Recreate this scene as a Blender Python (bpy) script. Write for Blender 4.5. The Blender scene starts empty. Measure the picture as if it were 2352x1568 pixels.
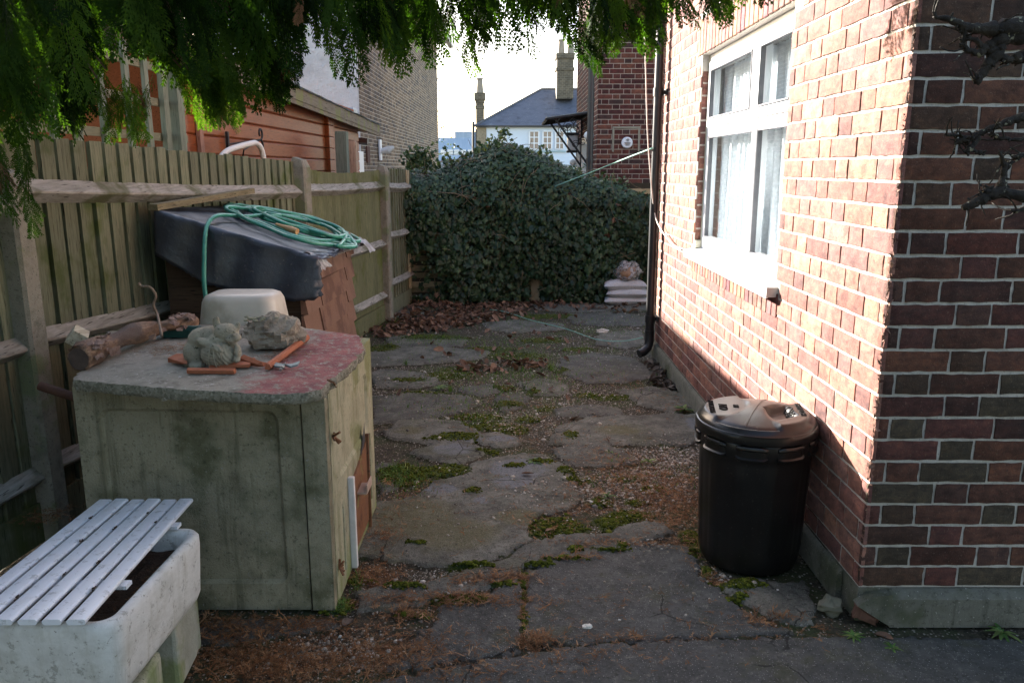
import bpy, bmesh, math, random
import numpy as np
from mathutils import Vector, Matrix, noise as mnoise
random.seed(7); RNG = np.random.default_rng(7)
R = math.radians
C = bpy.context.scene.collection
scene = bpy.context.scene

# ------------------------------------------------------------------ camera
CAM_H = 1.52; PITCH = R(12.3); FPX = 1829.0
cam_d = bpy.data.cameras.new('camera'); cam = bpy.data.objects.new('camera', cam_d); C.objects.link(cam)
cam.location = (0, 0, CAM_H); cam.rotation_euler = (R(90) - PITCH, 0, 0)
cam_d.sensor_width = 36; cam_d.lens = FPX / 2352 * 36; cam_d.clip_start = .02; cam_d.clip_end = 600
scene.camera = cam
# ------------------------------------------------------------------ light
SUN_AZ = R(50); SUN_EL = R(20.4)            # azimuth measured from -X towards +Y
to_sun = Vector((-math.cos(SUN_AZ) * math.cos(SUN_EL), math.sin(SUN_AZ) * math.cos(SUN_EL), math.sin(SUN_EL)))
world = bpy.data.worlds.new('World'); scene.world = world; world.use_nodes = True
wn = world.node_tree; sky = wn.nodes.new('ShaderNodeTexSky'); sky.sky_type = 'NISHITA'; sky.sun_disc = False
sky.sun_elevation = SUN_EL; sky.sun_rotation = math.atan2(to_sun.x, to_sun.y); sky.air_density = 1.0; sky.dust_density = 1.6; sky.ozone_density = 1.2
bg = wn.nodes['Background']; bg.inputs['Strength'].default_value = .065
tint = wn.nodes.new('ShaderNodeMix'); tint.data_type = 'RGBA'; tint.blend_type = 'MULTIPLY'; tint.inputs[0].default_value = 1; tint.inputs[7].default_value = (1.11, 1.0, .92, 1)   # thin bright haze: a whiter sky
wn.links.new(sky.outputs[0], tint.inputs[6]); wn.links.new(tint.outputs[2], bg.inputs[0])
sun_d = bpy.data.lights.new('sun', 'SUN'); sun_d.energy = 3.9; sun_d.angle = R(.55); sun_d.color = (1, .94, .86)
sun = bpy.data.objects.new('sun', sun_d); C.objects.link(sun); sun.location = (-8, 9, 8)
sun.rotation_euler = to_sun.to_track_quat('Z', 'Y').to_euler()
scene.view_settings.view_transform = 'Standard'; scene.view_settings.look = 'None'
scene.view_settings.gamma = 1; scene.view_settings.exposure = 3.3
scene.cycles.max_bounces = 8; scene.cycles.transparent_max_bounces = 8
scene.cycles.use_denoising = True

# ------------------------------------------------------------------ pixel helpers (2352 x 1568 view of the photograph)
_F = np.array([0, math.cos(PITCH), -math.sin(PITCH)]); _U = np.array([0, math.sin(PITCH), math.cos(PITCH)])
def ray(x, y): return _F + np.array([1., 0, 0]) * (x - 1176) / FPX - _U * (y - 784) / FPX
def G(x, y, z=0.):
    d = ray(x, y); t = (z - CAM_H) / d[2]; return Vector((d[0] * t, d[1] * t, z))
def AY(x, y, Y):
    d = ray(x, y); t = Y / d[1]; return Vector((d[0] * t, Y, CAM_H + d[2] * t))
def AX(x, y, X):
    d = ray(x, y); t = X / d[0]; return Vector((X, d[1] * t, CAM_H + d[2] * t))

# ------------------------------------------------------------------ materials
def ramp(nt, fac, stops):
    r = nt.nodes.new('ShaderNodeValToRGB'); nt.links.new(fac, r.inputs[0])
    el = r.color_ramp.elements
    while len(el) < len(stops): el.new(.5)
    for e, (p, c) in zip(el, stops):
        e.position = p; e.color = (*c, 1) if len(c) == 3 else c
    return r.outputs[0]
def pos_node(nt, sc=(1, 1, 1), rot=(0, 0, 0)):
    g = nt.nodes.new('ShaderNodeNewGeometry'); m = nt.nodes.new('ShaderNodeMapping')
    m.inputs['Scale'].default_value = sc; m.inputs['Rotation'].default_value = rot
    nt.links.new(g.outputs['Position'], m.inputs[0]); return m.outputs[0]
def noise(nt, vec, s, det=4, rough=.6, dist=0):
    n = nt.nodes.new('ShaderNodeTexNoise'); n.inputs['Scale'].default_value = s; n.inputs['Detail'].default_value = det
    n.inputs['Roughness'].default_value = rough; n.inputs['Distortion'].default_value = dist
    nt.links.new(vec, n.inputs['Vector']); return n.outputs['Fac']
def voro(nt, vec, s, feat='F1', rnd=1):
    n = nt.nodes.new('ShaderNodeTexVoronoi'); n.inputs['Scale'].default_value = s; n.feature = feat
    n.inputs['Randomness'].default_value = rnd; nt.links.new(vec, n.inputs['Vector']); return n
def mixc(nt, fac, a, b, mode='MIX'):
    m = nt.nodes.new('ShaderNodeMix'); m.data_type = 'RGBA'; m.blend_type = mode
    for s, v in ((m.inputs[0], fac), (m.inputs[6], a), (m.inputs[7], b)):
        if isinstance(v, (int, float)): s.default_value = v
        elif isinstance(v, tuple): s.default_value = (*v, 1) if len(v) == 3 else v
        else: nt.links.new(v, s)
    return m.outputs[2]
def math_(nt, op, a, b=0., clamp=False):
    m = nt.nodes.new('ShaderNodeMath'); m.operation = op; m.use_clamp = clamp
    for s, v in ((m.inputs[0], a), (m.inputs[1], b)):
        if isinstance(v, (int, float)): s.default_value = v
        else: nt.links.new(v, s)
    return m.outputs[0]
def step(nt, v, lo, hi):
    m = nt.nodes.new('ShaderNodeMapRange'); m.interpolation_type = 'SMOOTHSTEP'
    nt.links.new(v, m.inputs[0]); m.inputs[1].default_value = lo; m.inputs[2].default_value = hi
    return m.outputs[0]
def nt_col(nt, s):
    n = nt.nodes.new('ShaderNodeTexNoise'); n.inputs['Scale'].default_value = s; n.inputs['Detail'].default_value = 4; nt.links.new(pos_node(nt), n.inputs['Vector']); return n.outputs['Color']
def attr(nt, name):
    a = nt.nodes.new('ShaderNodeAttribute'); a.attribute_name = name; return a
def new_mat(name):
    m = bpy.data.materials.new(name); m.use_nodes = True; nt = m.node_tree
    return m, nt, nt.nodes['Principled BSDF']
def bump(nt, b, h, strength, dist=.01):
    n = nt.nodes.new('ShaderNodeBump'); n.inputs['Strength'].default_value = strength; n.inputs['Distance'].default_value = dist
    nt.links.new(h, n.inputs['Height']); nt.links.new(n.outputs[0], b.inputs['Normal'])
def surf(name, cols, s=6, sc=(1, 1, 1), rough=.8, spot=None, spots=40, bmp=.3, bs=60, bd=.004, rnd=0, spec=.3, big=None, metal=0, coat=0, det=5):
    """mottled surface: cols = 2-4 colours over noise; spot = (colour, amount) small marks; big = (colour, scale, lo, hi) large patches"""
    m, nt, b = new_mat(name); v = pos_node(nt, sc)
    n = noise(nt, v, s, det, .65)
    k = len(cols); c = ramp(nt, n, [(.3 + .4 * i / max(1, k - 1), cc) for i, cc in enumerate(cols)])
    if big:
        v0 = pos_node(nt); f = step(nt, noise(nt, v0, big[1], 4, .6), big[2], big[3]); c = mixc(nt, f, c, big[0])
    if spot:
        f = noise(nt, v, spots, 3, .7); c = mixc(nt, step(nt, f, .5 + spot[1], .56 + spot[1]), c, spot[0])
    if rnd:
        a = attr(nt, 'rnd').outputs['Fac']; mr = nt.nodes.new('ShaderNodeMapRange'); nt.links.new(a, mr.inputs[0])
        mr.inputs[3].default_value = 1 - rnd; mr.inputs[4].default_value = 1 + rnd
        vm = nt.nodes.new('ShaderNodeVectorMath'); vm.operation = 'SCALE'; nt.links.new(c, vm.inputs[0]); nt.links.new(mr.outputs[0], vm.inputs['Scale'])
        c = vm.outputs[0]
    nt.links.new(c, b.inputs['Base Color']); b.inputs['Roughness'].default_value = rough
    b.inputs['Specular IOR Level'].default_value = spec; b.inputs['Metallic'].default_value = metal; b.inputs['Coat Weight'].default_value = coat
    if bmp: bump(nt, b, noise(nt, v, bs, 4, .7), bmp, bd)
    return m
def wood(name, c1, c2, axis='z', s=9, stretch=14, rough=.85, rnd=.25, bmp=.5, green=None, crack=.35):
    sc = {'x': (1 / stretch, 1, 1), 'y': (1, 1 / stretch, 1), 'z': (1, 1, 1 / stretch)}[axis]
    m, nt, b = new_mat(name); v = pos_node(nt, sc)
    g = noise(nt, v, s * 9, 5, .7, .3); c = ramp(nt, g, [(.3, c1), (.62, c2)])
    c = mixc(nt, step(nt, noise(nt, v, s * 16, 2, .5), .62, .7), c, tuple(x * crack for x in c1))
    if green: c = mixc(nt, step(nt, noise(nt, pos_node(nt), 3.2, 4, .6), green[1], green[1] + .16), c, green[0])
    a = attr(nt, 'rnd').outputs['Fac']; mr = nt.nodes.new('ShaderNodeMapRange'); nt.links.new(a, mr.inputs[0])
    mr.inputs[3].default_value = 1 - rnd; mr.inputs[4].default_value = 1 + rnd
    vm = nt.nodes.new('ShaderNodeVectorMath'); vm.operation = 'SCALE'; nt.links.new(c, vm.inputs[0]); nt.links.new(mr.outputs[0], vm.inputs['Scale'])
    nt.links.new(vm.outputs[0], b.inputs['Base Color']); b.inputs['Roughness'].default_value = rough; b.inputs['Specular IOR Level'].default_value = .25
    bump(nt, b, g, bmp, .004); return m
def leafmat(name, cols, transl=.35, rough=.6, spec=.4, tcol=None):
    m, nt, b = new_mat(name); a = attr(nt, 'rnd').outputs['Fac']
    c = ramp(nt, a, [(i / max(1, len(cols) - 1), cc) for i, cc in enumerate(cols)])
    c = mixc(nt, .5, c, ramp(nt, noise(nt, pos_node(nt), 30, 2), [(.35, (.6, .6, .6)), (.65, (1.3, 1.3, 1.3))]), 'MULTIPLY')
    nt.links.new(c, b.inputs['Base Color']); b.inputs['Roughness'].default_value = rough; b.inputs['Specular IOR Level'].default_value = spec
    if transl:
        t = nt.nodes.new('ShaderNodeBsdfTranslucent'); nt.links.new(mixc(nt, 1., c, tcol or (1.6, 1.9, .5), 'MULTIPLY'), t.inputs[0])
        mx = nt.nodes.new('ShaderNodeMixShader'); mx.inputs[0].default_value = transl
        nt.links.new(b.outputs[0], mx.inputs[1]); nt.links.new(t.outputs[0], mx.inputs[2])
        nt.links.new(mx.outputs[0], nt.nodes['Material Output'].inputs[0])
    return m
def brickmat(name, bmp=.6, soot=.4, rough=.9):
    m, nt, b = new_mat(name); v = pos_node(nt); c = attr(nt, 'col').outputs['Color']
    k = ramp(nt, noise(nt, v, 14, 5, .7), [(.3, (.62, .6, .6)), (.55, (1, 1, 1)), (.75, (1.3, 1.22, 1.12))])
    c = mixc(nt, 1., c, k, 'MULTIPLY')
    c = mixc(nt, .75, c, ramp(nt, noise(nt, pos_node(nt, (1, 1, 1.6)), 26, 4, .65, .5), [(.32, (.48, .5, .55)), (.5, (.95, .95, .95)), (.68, (1.5, 1.35, 1.2))]), 'MULTIPLY')
    c = mixc(nt, math_(nt, 'MULTIPLY', step(nt, noise(nt, v, 5.5, 5, .75), .52, .68), soot), c, (.045, .034, .027))
    c = mixc(nt, math_(nt, 'MULTIPLY', step(nt, noise(nt, v, 120, 2, .7), .6, .75), .25), c, (.3, .22, .16))
    c = mixc(nt, math_(nt, 'MULTIPLY', step(nt, noise(nt, v, 160, 2, .7), .62, .7), .8), c, (.03, .025, .02))
    nt.links.new(c, b.inputs['Base Color']); b.inputs['Roughness'].default_value = rough; b.inputs['Specular IOR Level'].default_value = .2
    bump(nt, b, noise(nt, v, 180, 5, .75), bmp, .003); return m

# ------------------------------------------------------------------ mesh builder
WL = {}                                        # world location of every linked object
class MB:
    def __init__(s): s.v = []; s.f = []; s.r = []; s.c = []
    def add(s, vs, fs, rnd=None, col=None):
        o = len(s.v); rnd = random.random() if rnd is None else rnd
        s.v += [tuple(p) for p in vs]; s.f += [tuple(i + o for i in f) for f in fs]
        s.r += [rnd] * len(fs); s.c += [col or (1, 1, 1)] * len(fs); return s
    def box(s, c, d, rot=None, rnd=None, col=None, bev=0, jit=0):
        hx, hy, hz = d[0] / 2, d[1] / 2, d[2] / 2; M = Matrix.Identity(3)
        if rot is not None:
            from mathutils import Euler
            M = Euler(rot).to_matrix() if not isinstance(rot, Matrix) else rot
        if bev:
            bb = min(bev, hx * .45, hy * .45, hz * .45); vs = []; 
            bm = bmesh.new(); bmesh.ops.create_cube(bm, size=1)
            for v in bm.verts: v.co = Vector((v.co.x * 2 * hx, v.co.y * 2 * hy, v.co.z * 2 * hz))
            bmesh.ops.bevel(bm, geom=bm.edges[:] , offset=bb, segments=2, affect='EDGES', profile=.6)
            bm.verts.index_update(); vs = [v.co.copy() for v in bm.verts]; fs = [[v.index for v in f.verts] for f in bm.faces]; bm.free()
        else:
            vs = [Vector((x * hx, y * hy, z * hz)) for x in (-1, 1) for y in (-1, 1) for z in (-1, 1)]
            fs = [(0, 1, 3, 2), (4, 6, 7, 5), (0, 4, 5, 1), (2, 3, 7, 6), (0, 2, 6, 4), (1, 5, 7, 3)]
        c = Vector(c)
        return s.add([c + M @ (v + Vector([random.uniform(-jit, jit) for _ in range(3)]) if jit else v) for v in vs], fs, rnd, col)
    def prism(s, poly, z0, z1, rnd=None):                 # polygon in xy, extruded in z
        n = len(poly); vs = [(x, y, z0) for x, y in poly] + [(x, y, z1) for x, y in poly]
        fs = [tuple(range(n))[::-1], tuple(range(n, 2 * n))] + [(i, (i + 1) % n, n + (i + 1) % n, n + i) for i in range(n)]
        return s.add(vs, fs, rnd)
    def sweep(s, p0, p1, poly, up=(0, 0, 1), rnd=None):   # polygon (side, up) swept from p0 to p1
        p0, p1 = Vector(p0), Vector(p1); d = (p1 - p0).normalized(); side = d.cross(Vector(up)).normalized(); u = side.cross(d)
        n = len(poly); vs = [p0 + side * a + u * b for a, b in poly] + [p1 + side * a + u * b for a, b in poly]
        fs = [tuple(range(n))[::-1], tuple(range(n, 2 * n))] + [(i, (i + 1) % n, n + (i + 1) % n, n + i) for i in range(n)]
        return s.add(vs, fs, rnd)
    def tube(s, pts, r, n=8, cap=True, rnd=None):
        pts = [Vector(p) for p in pts]; rs = r if isinstance(r, (list, tuple)) else [r] * len(pts)
        vs = []; fs = []; prev = None
        for i, p in enumerate(pts):
            d = (pts[min(i + 1, len(pts) - 1)] - pts[max(i - 1, 0)]).normalized()
            a = (Vector((0, 0, 1)) if abs(d.z) < .9 else Vector((1, 0, 0))) if prev is None else prev
            a = (a - d * a.dot(d)).normalized(); prev = a; b = d.cross(a)
            vs += [p + (a * math.cos(t) + b * math.sin(t)) * rs[i] for t in [2 * math.pi * k / n for k in range(n)]]
        for i in range(len(pts) - 1):
            fs += [(i * n + k, i * n + (k + 1) % n, (i + 1) * n + (k + 1) % n, (i + 1) * n + k) for k in range(n)]
        if cap: fs += [tuple(range(n))[::-1], tuple(range((len(pts) - 1) * n, len(pts) * n))]
        return s.add(vs, fs, rnd)
    def loft(s, rings, cap=(True, True), rnd=None):
        n = len(rings[0]); vs = [p for r in rings for p in r]; fs = []
        for i in range(len(rings) - 1):
            fs += [(i * n + k, i * n + (k + 1) % n, (i + 1) * n + (k + 1) % n, (i + 1) * n + k) for k in range(n)]
        if cap[0]: fs.append(tuple(range(n))[::-1])
        if cap[1]: fs.append(tuple(range((len(rings) - 1) * n, len(rings) * n)))
        return s.add(vs, fs, rnd)
    def build(s, name, mat, parent=None, smooth=False, auto=None):
        return raw_build(name, np.array(s.v, dtype=np.float64).reshape(-1, 3), s.f, mat, parent, np.array(s.r), np.array(s.c), smooth, auto)
def raw_build(name, V, F, mat, parent=None, rnd=None, col=None, smooth=False, auto=None):
    lo, hi = V.min(0), V.max(0); c = np.array([(lo[0] + hi[0]) / 2, (lo[1] + hi[1]) / 2, lo[2]])
    me = bpy.data.meshes.new(name)
    if isinstance(F, np.ndarray):
        nf, k = F.shape; me.vertices.add(len(V)); me.vertices.foreach_set('co', (V - c).astype(np.float32).ravel())
        me.loops.add(nf * k); me.loops.foreach_set('vertex_index', F.astype(np.int32).ravel())
        me.polygons.add(nf); me.polygons.foreach_set('loop_start', np.arange(0, nf * k, k, dtype=np.int32))
        me.update(calc_edges=True)
    else: me.from_pydata((V - c).tolist(), [], F)
    if rnd is not None:
        a = me.attributes.new('rnd', 'FLOAT', 'FACE'); a.data.foreach_set('value', np.asarray(rnd, dtype=np.float32))
    if col is not None and len(col):
        a = me.attributes.new('col', 'FLOAT_COLOR', 'FACE'); a.data.foreach_set('color', np.hstack([col, np.ones((len(col), 1))]).astype(np.float32).ravel())
    if smooth: me.polygons.foreach_set('use_smooth', np.ones(len(me.polygons), dtype=bool))
    o = bpy.data.objects.new(name, me); C.objects.link(o); me.materials.append(mat); WL[o.name] = Vector(c)
    o.location = Vector(c)
    if parent is not None: o.parent = parent; o.location = Vector(c) - WL[parent.name]
    if auto: 
        for p in me.polygons: p.use_smooth = True
        bm = bmesh.new(); bm.from_mesh(me); 
        for e in bm.edges:
            if len(e.link_faces) == 2 and e.calc_face_angle(0) > R(auto): e.smooth = False
        bm.to_mesh(me); bm.free()
    return o
def tag(o, label, cat, group=None, kind=None):
    if label: o['label'] = label
    if cat: o['category'] = cat
    if group: o['group'] = group
    if kind: o['kind'] = kind
    return o
def thing(name, label, cat, loc, group=None):
    o = bpy.data.objects.new(name, None); o.empty_display_size = .1; C.objects.link(o); o.location = loc; WL[o.name] = Vector(loc)
    return tag(o, label, cat, group)
def struct(o): o['kind'] = 'structure'; return o
def lerp(a, b, t): return Vector(a) * (1 - t) + Vector(b) * t
def rrect(cx, cy, z, hx, hy, r, n=6, rot=0):
    pts = []
    for (sx, sy, a0) in ((1, 1, 0), (-1, 1, 90), (-1, -1, 180), (1, -1, 270)):
        for i in range(n + 1):
            a = R(a0 + 90 * i / n); pts.append((sx * (hx - r) + r * math.cos(a), sy * (hy - r) + r * math.sin(a)))
    c, s_ = math.cos(rot), math.sin(rot)
    return [Vector((cx + x * c - y * s_, cy + x * s_ + y * c, z)) for x, y in pts]

# ------------------------------------------------------------------ brickwork (real bricks, Flemish bond)
RED = [(.25, .115, .085), (.22, .10, .078), (.20, .088, .07), (.17, .078, .068), (.27, .135, .095), (.15, .074, .066), (.22, .112, .085), (.20, .105, .088)]
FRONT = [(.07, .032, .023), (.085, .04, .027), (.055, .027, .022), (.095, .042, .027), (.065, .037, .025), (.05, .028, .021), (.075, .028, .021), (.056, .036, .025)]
DRED = [(.105, .034, .028), (.085, .028, .025), (.12, .042, .032), (.065, .024, .023), (.14, .055, .038), (.06, .033, .03)]
STOCK = [(.24, .175, .12), (.2, .145, .1), (.15, .112, .085), (.28, .21, .15), (.11, .09, .08), (.19, .145, .11)]
def bricks(mb, O, u, n, W, z0, z1, pal, holes=(), detail=True, phase=0, jit=.0016, proud=.004, seed=1, dark_z=None, chip=0):
    """rows of bricks on the plane through O (z ignored), u = horizontal unit vector, n = outward normal"""
    rg = random.Random(seed); O = Vector(O); u = Vector(u); n = Vector(n)
    rows = int((z1 - z0) / .075)
    for k in range(rows):
        zb = z0 + k * .075 + .005; zt = zb + .065
        x = -(.16875 if (k + phase) % 2 else 0.); i = 0; cells = []
        while x < W:
            cells.append((x, x + .215)); cells.append((x + .225, x + .3275)); x += .3375
        for a, b in cells:
            a = max(a, 0.0); b = min(b, W)
            if b - a < .025: continue
            segs = [(a, b)]
            for (h0, h1, hz0, hz1) in holes:
                if zt > hz0 + .02 and zb < hz1 - .02:
                    ns = []
                    for s0, s1 in segs:
                        if s1 <= h0 or s0 >= h1: ns.append((s0, s1))
                        else:
                            if s0 < h0 - .02: ns.append((s0, h0))
                            if s1 > h1 + .02: ns.append((h1, s1))
                    segs = ns
            for s0, s1 in segs:
                if s1 - s0 < .02: continue
                c = pal[rg.randrange(len(pal))]; q = rg.uniform(.8, 1.2)
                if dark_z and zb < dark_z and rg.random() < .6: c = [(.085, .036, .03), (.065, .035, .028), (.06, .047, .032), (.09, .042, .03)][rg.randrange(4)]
                c = tuple(x_ * q for x_ in c); pr = proud + rg.uniform(-.0012, .0012)
                if not detail:
                    P = [O + u * s + Vector((0, 0, z)) for s, z in ((s0, zb), (s1, zb), (s1, zt), (s0, zt))]
                    vs = [p - n * .006 for p in P] + [p + n * pr for p in P]
                    mb.add(vs, [(4, 5, 6, 7), (0, 1, 5, 4), (1, 2, 6, 5), (2, 3, 7, 6), (3, 0, 4, 7)], rg.random(), c)
                    continue
                nu = max(2, int((s1 - s0) / .03)); nv = 3; vs = []; fs = []
                for j in range(-1, nv + 2):
                    for i in range(-1, nu + 2):
                        ring = (i in (-1, nu + 1)) or (j in (-1, nv + 1))
                        edge = (i in (0, nu)) or (j in (0, nv))
                        uu = s0 + (s1 - s0) * min(max(i, 0), nu) / nu; zz = zb + .065 * min(max(j, 0), nv) / nv
                        dj = 0
                        if edge and not ring:
                            uu += rg.uniform(-jit, jit); zz += rg.uniform(-jit, jit); dj = -.0022 + rg.uniform(-.0008, .0008)
                        if ring: dj = -.011
                        d = pr + dj if not ring else -.012
                        if chip and not ring and uu < chip + rg.uniform(0, .01): d -= rg.uniform(0, .005); uu += rg.uniform(0, .002)
                        vs.append(O + u * uu + Vector((0, 0, zz)) + n * d)
                w = nu + 3
                for j in range(nv + 2):
                    for i in range(nu + 2):
                        a_ = j * w + i; fs.append((a_, a_ + 1, a_ + w + 1, a_ + w))
                mb.add(vs, fs, rg.random(), c)
def soldiers(mb, O, u, n, u0, u1, z0, h, pal, w=.065, seed=3, proud=.004):
    rg = random.Random(seed); O = Vector(O); u = Vector(u); n = Vector(n); x = u0
    while x < u1 - .03:
        c = pal[rg.randrange(len(pal))]; e = min(x + w, u1); pr = proud + rg.uniform(-.001, .001)
        P = [O + u * (s + rg.uniform(-.001, .001)) + Vector((0, 0, z + rg.uniform(-.001, .001))) for s, z in ((x, z0), (e, z0), (e, z0 + h), (x, z0 + h))]
        I = [O + u * s + Vector((0, 0, z)) for s, z in ((x + .003, z0 + .003), (e - .003, z0 + .003), (e - .003, z0 + h - .003), (x + .003, z0 + h - .003))]
        vs = [p - n * .006 for p in P] + [p + n * (pr - .002) for p in P] + [p + n * pr for p in I]
        fs = [(8, 9, 10, 11)] + [(b + i, b + (i + 1) % 4, b + 4 + (i + 1) % 4, b + 4 + i) for b in (0, 4) for i in range(4)]
        mb.add(vs, fs, rg.random(), tuple(c_ * rg.uniform(.85, 1.15) for c_ in c)); x += w + .01

M = {}
M['brick'] = brickmat('red_brick', .9, .35); M['brick_far'] = brickmat('dark_red_brick', .3, .25); M['stock'] = brickmat('stock_brick', .3, .2)
M['mortar'] = surf('mortar', [(.34, .32, .28), (.44, .41, .36), (.28, .265, .23)], 30, spot=((.25, .23, .2), .12), spots=90, bmp=.8, bs=220, rough=.95)
M['mortar_far'] = surf('mortar_far', [(.45, .42, .36), (.55, .52, .45)], 20, rough=.95)
M['mortar_stock'] = surf('mortar_stock', [(.5, .45, .37), (.62, .56, .47)], 20, rough=.95)
M['plinth'] = surf('plinth_concrete', [(.075, .073, .057), (.13, .125, .10), (.095, .095, .068)], 9, spot=((.34, .32, .28), .14), spots=110, bmp=.7, bs=150, big=((.06, .066, .035), 3, .5, .65), rough=.95)
M['upvc'] = surf('white_plastic', [(.74, .75, .77), (.78, .79, .81)], 5, rough=.35, bmp=0, spec=.5)
M['upvc_dirty'] = surf('white_plastic_dirty', [(.6, .6, .58), (.7, .7, .68), (.55, .56, .52)], 7, rough=.5, bmp=.05)
M['black_plastic'] = surf('black_plastic', [(.012, .012, .013), (.02, .02, .021)], 8, rough=.42, bmp=.08, bs=300, spec=.5)
M['black_iron'] = surf('black_iron', [(.02, .02, .022), (.045, .04, .038)], 40, rough=.6)
def glassmat(name, tint=(.9, .95, .96), refl=.18, rough=.02, trans=.85):
    m, nt, b = new_mat(name); t = nt.nodes.new('ShaderNodeBsdfTransparent'); t.inputs[0].default_value = (*tint, 1)
    g = nt.nodes.new('ShaderNodeBsdfGlossy'); g.inputs['Roughness'].default_value = rough; g.inputs[0].default_value = (1, 1, 1, 1)
    lw = nt.nodes.new('ShaderNodeLayerWeight'); lw.inputs[0].default_value = .5; fz = math_(nt, 'MULTIPLY', math_(nt, 'POWER', lw.outputs['Facing'], 5.), .9)
    mx = nt.nodes.new('ShaderNodeMixShader'); nt.links.new(math_(nt, 'ADD', fz, refl - .04, True), mx.inputs[0])
    nt.links.new(t.outputs[0], mx.inputs[1]); nt.links.new(g.outputs[0], mx.inputs[2]); nt.links.new(mx.outputs[0], nt.nodes['Material Output'].inputs[0]); return m
M['glass'] = glassmat('window_glass', refl=.17)
M['dark'] = surf('dark_interior', [(.03, .03, .035), (.05, .05, .05)], 3, bmp=0)

# ------------------------------------------------------------------ THE BRICK HOUSE ON THE RIGHT
XW, YC, YE, ZT = 1.178, 2.47, 6.42, 5.4
WY0, WY1, WZ0, WZ1 = 3.54, 5.2, .985, 2.2
house = thing('brick_house', 'red brick house with a white window, side wall in bright sun', 'house', (XW + 1.5, 4.4, 0))
PZ = .125                                        # top of the plinth
# mortar body: wall pieces around the opening + front + rest
mb = MB(); T = .012
def wallbox(x0, x1, y0, y1, z0, z1): mb.box(((x0 + x1) / 2, (y0 + y1) / 2, (z0 + z1) / 2), (x1 - x0, y1 - y0, z1 - z0))
XM, YM = XW + .004, YC + .004
wallbox(XM, XW + .28, YM, WY0, PZ, ZT); wallbox(XM, XW + .28, WY1, YE, PZ, ZT)
wallbox(XM, XW + .28, WY0, WY1, PZ, WZ0 - .002); wallbox(XM, XW + .28, WY0, WY1, WZ1, ZT)
wallbox(XW + .28, 5.6, YM, YC + .28, PZ, ZT); wallbox(XW + .28, 5.6, YE - .28, YE, PZ, ZT); wallbox(5.32, 5.6, YC + .28, YE - .28, PZ, ZT)
mb.build('mortar_joints', M['mortar'], house)
mb = MB(); up = Vector((0, 0, 1))
hl = [(WY0 - YC, WY1 - YC, WZ0, WZ1), (WY0 - YC - .05, WY1 - YC + .06, WZ0 - .125, WZ0), (WY0 - YC - .1, WY1 - YC + .1, WZ1, WZ1 + .225)]
bricks(mb, (XW + .002, YC - .001, 0), (0, 1, 0), (-1, 0, 0), YE - YC - .004, PZ + .003, ZT, RED, hl, True, 1, chip=.012)
soldiers(mb, (XW, YC, 0), (0, 1, 0), (-1, 0, 0), WY0 - YC - .045, WY1 - YC + .055, WZ0 - .12, .108, RED, w=.06)
soldiers(mb, (XW, YC, 0), (0, 1, 0), (-1, 0, 0), WY0 - YC - .095, WY1 - YC + .095, WZ1 + .004, .215, RED)
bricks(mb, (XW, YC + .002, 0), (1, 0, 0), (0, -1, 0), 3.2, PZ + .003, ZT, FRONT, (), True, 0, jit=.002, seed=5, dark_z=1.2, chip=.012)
# reveals of the window opening
bricks(mb, (XW + .012, WY1, 0), (1, 0, 0), (0, -1, 0), .04, WZ0, WZ1 - .02, RED, (), True, 0, seed=9)
bricks(mb, (XW, YE, 0), (1, 0, 0), (0, 1, 0), 4, PZ, ZT, RED, (), False, 1, seed=11)
mb.build('wall', M['brick'], house)
mb = MB()
for k in range(230):
    z = PZ + random.random() ** .8 * 2.0; r = random.uniform(.0015, .0055) * (1.5 if .5 < z < 1.3 else .8); c = Vector((XW + random.uniform(-.004, .004), YC + random.uniform(-.003, .002), z))
    mb.add([c + Vector((random.gauss(0, r * .8), random.gauss(0, r * .8), random.gauss(0, r * 1.3))) for _ in range(4)], [(0, 1, 2), (0, 2, 3), (0, 3, 1), (1, 3, 2)])
mb.build('chipped_edge', surf('crumbled_brick', [(.09, .045, .03), (.2, .11, .075), (.14, .09, .065)], 70), house)['kind'] = 'stuff'
# plinth: split face with a broken corner
mb = MB(); pr = .022
prof = [(-.001, 0.), (-pr, 0.), (-pr, PZ - .022), (-pr + .008, PZ - .006), (-.001, PZ)]
mb2 = [(YC - .0, YE)]
ys = [YC - .02 + .14, YC + .3, YC + .9, YC + 1.6, YC + 2.4, YC + 3.2, YE]
rings = [[Vector((XW + a + random.uniform(-.002, .002), y, z + .03 * (y < YC + .2) * 0)) for a, z in prof] for y in ys]
mb.loft(rings)
xs = [XW + .1, XW + .3, XW + .8, XW + 1.6, XW + 4.4]
fr = [[(0., .035), (0., .15), (-.03, .17), (-.001, PZ + .0)]]
rings = [[Vector((x, YC + a * 1.9, z)) for a, z in prof] for x in xs]; mb.loft(rings[::-1])
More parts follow.
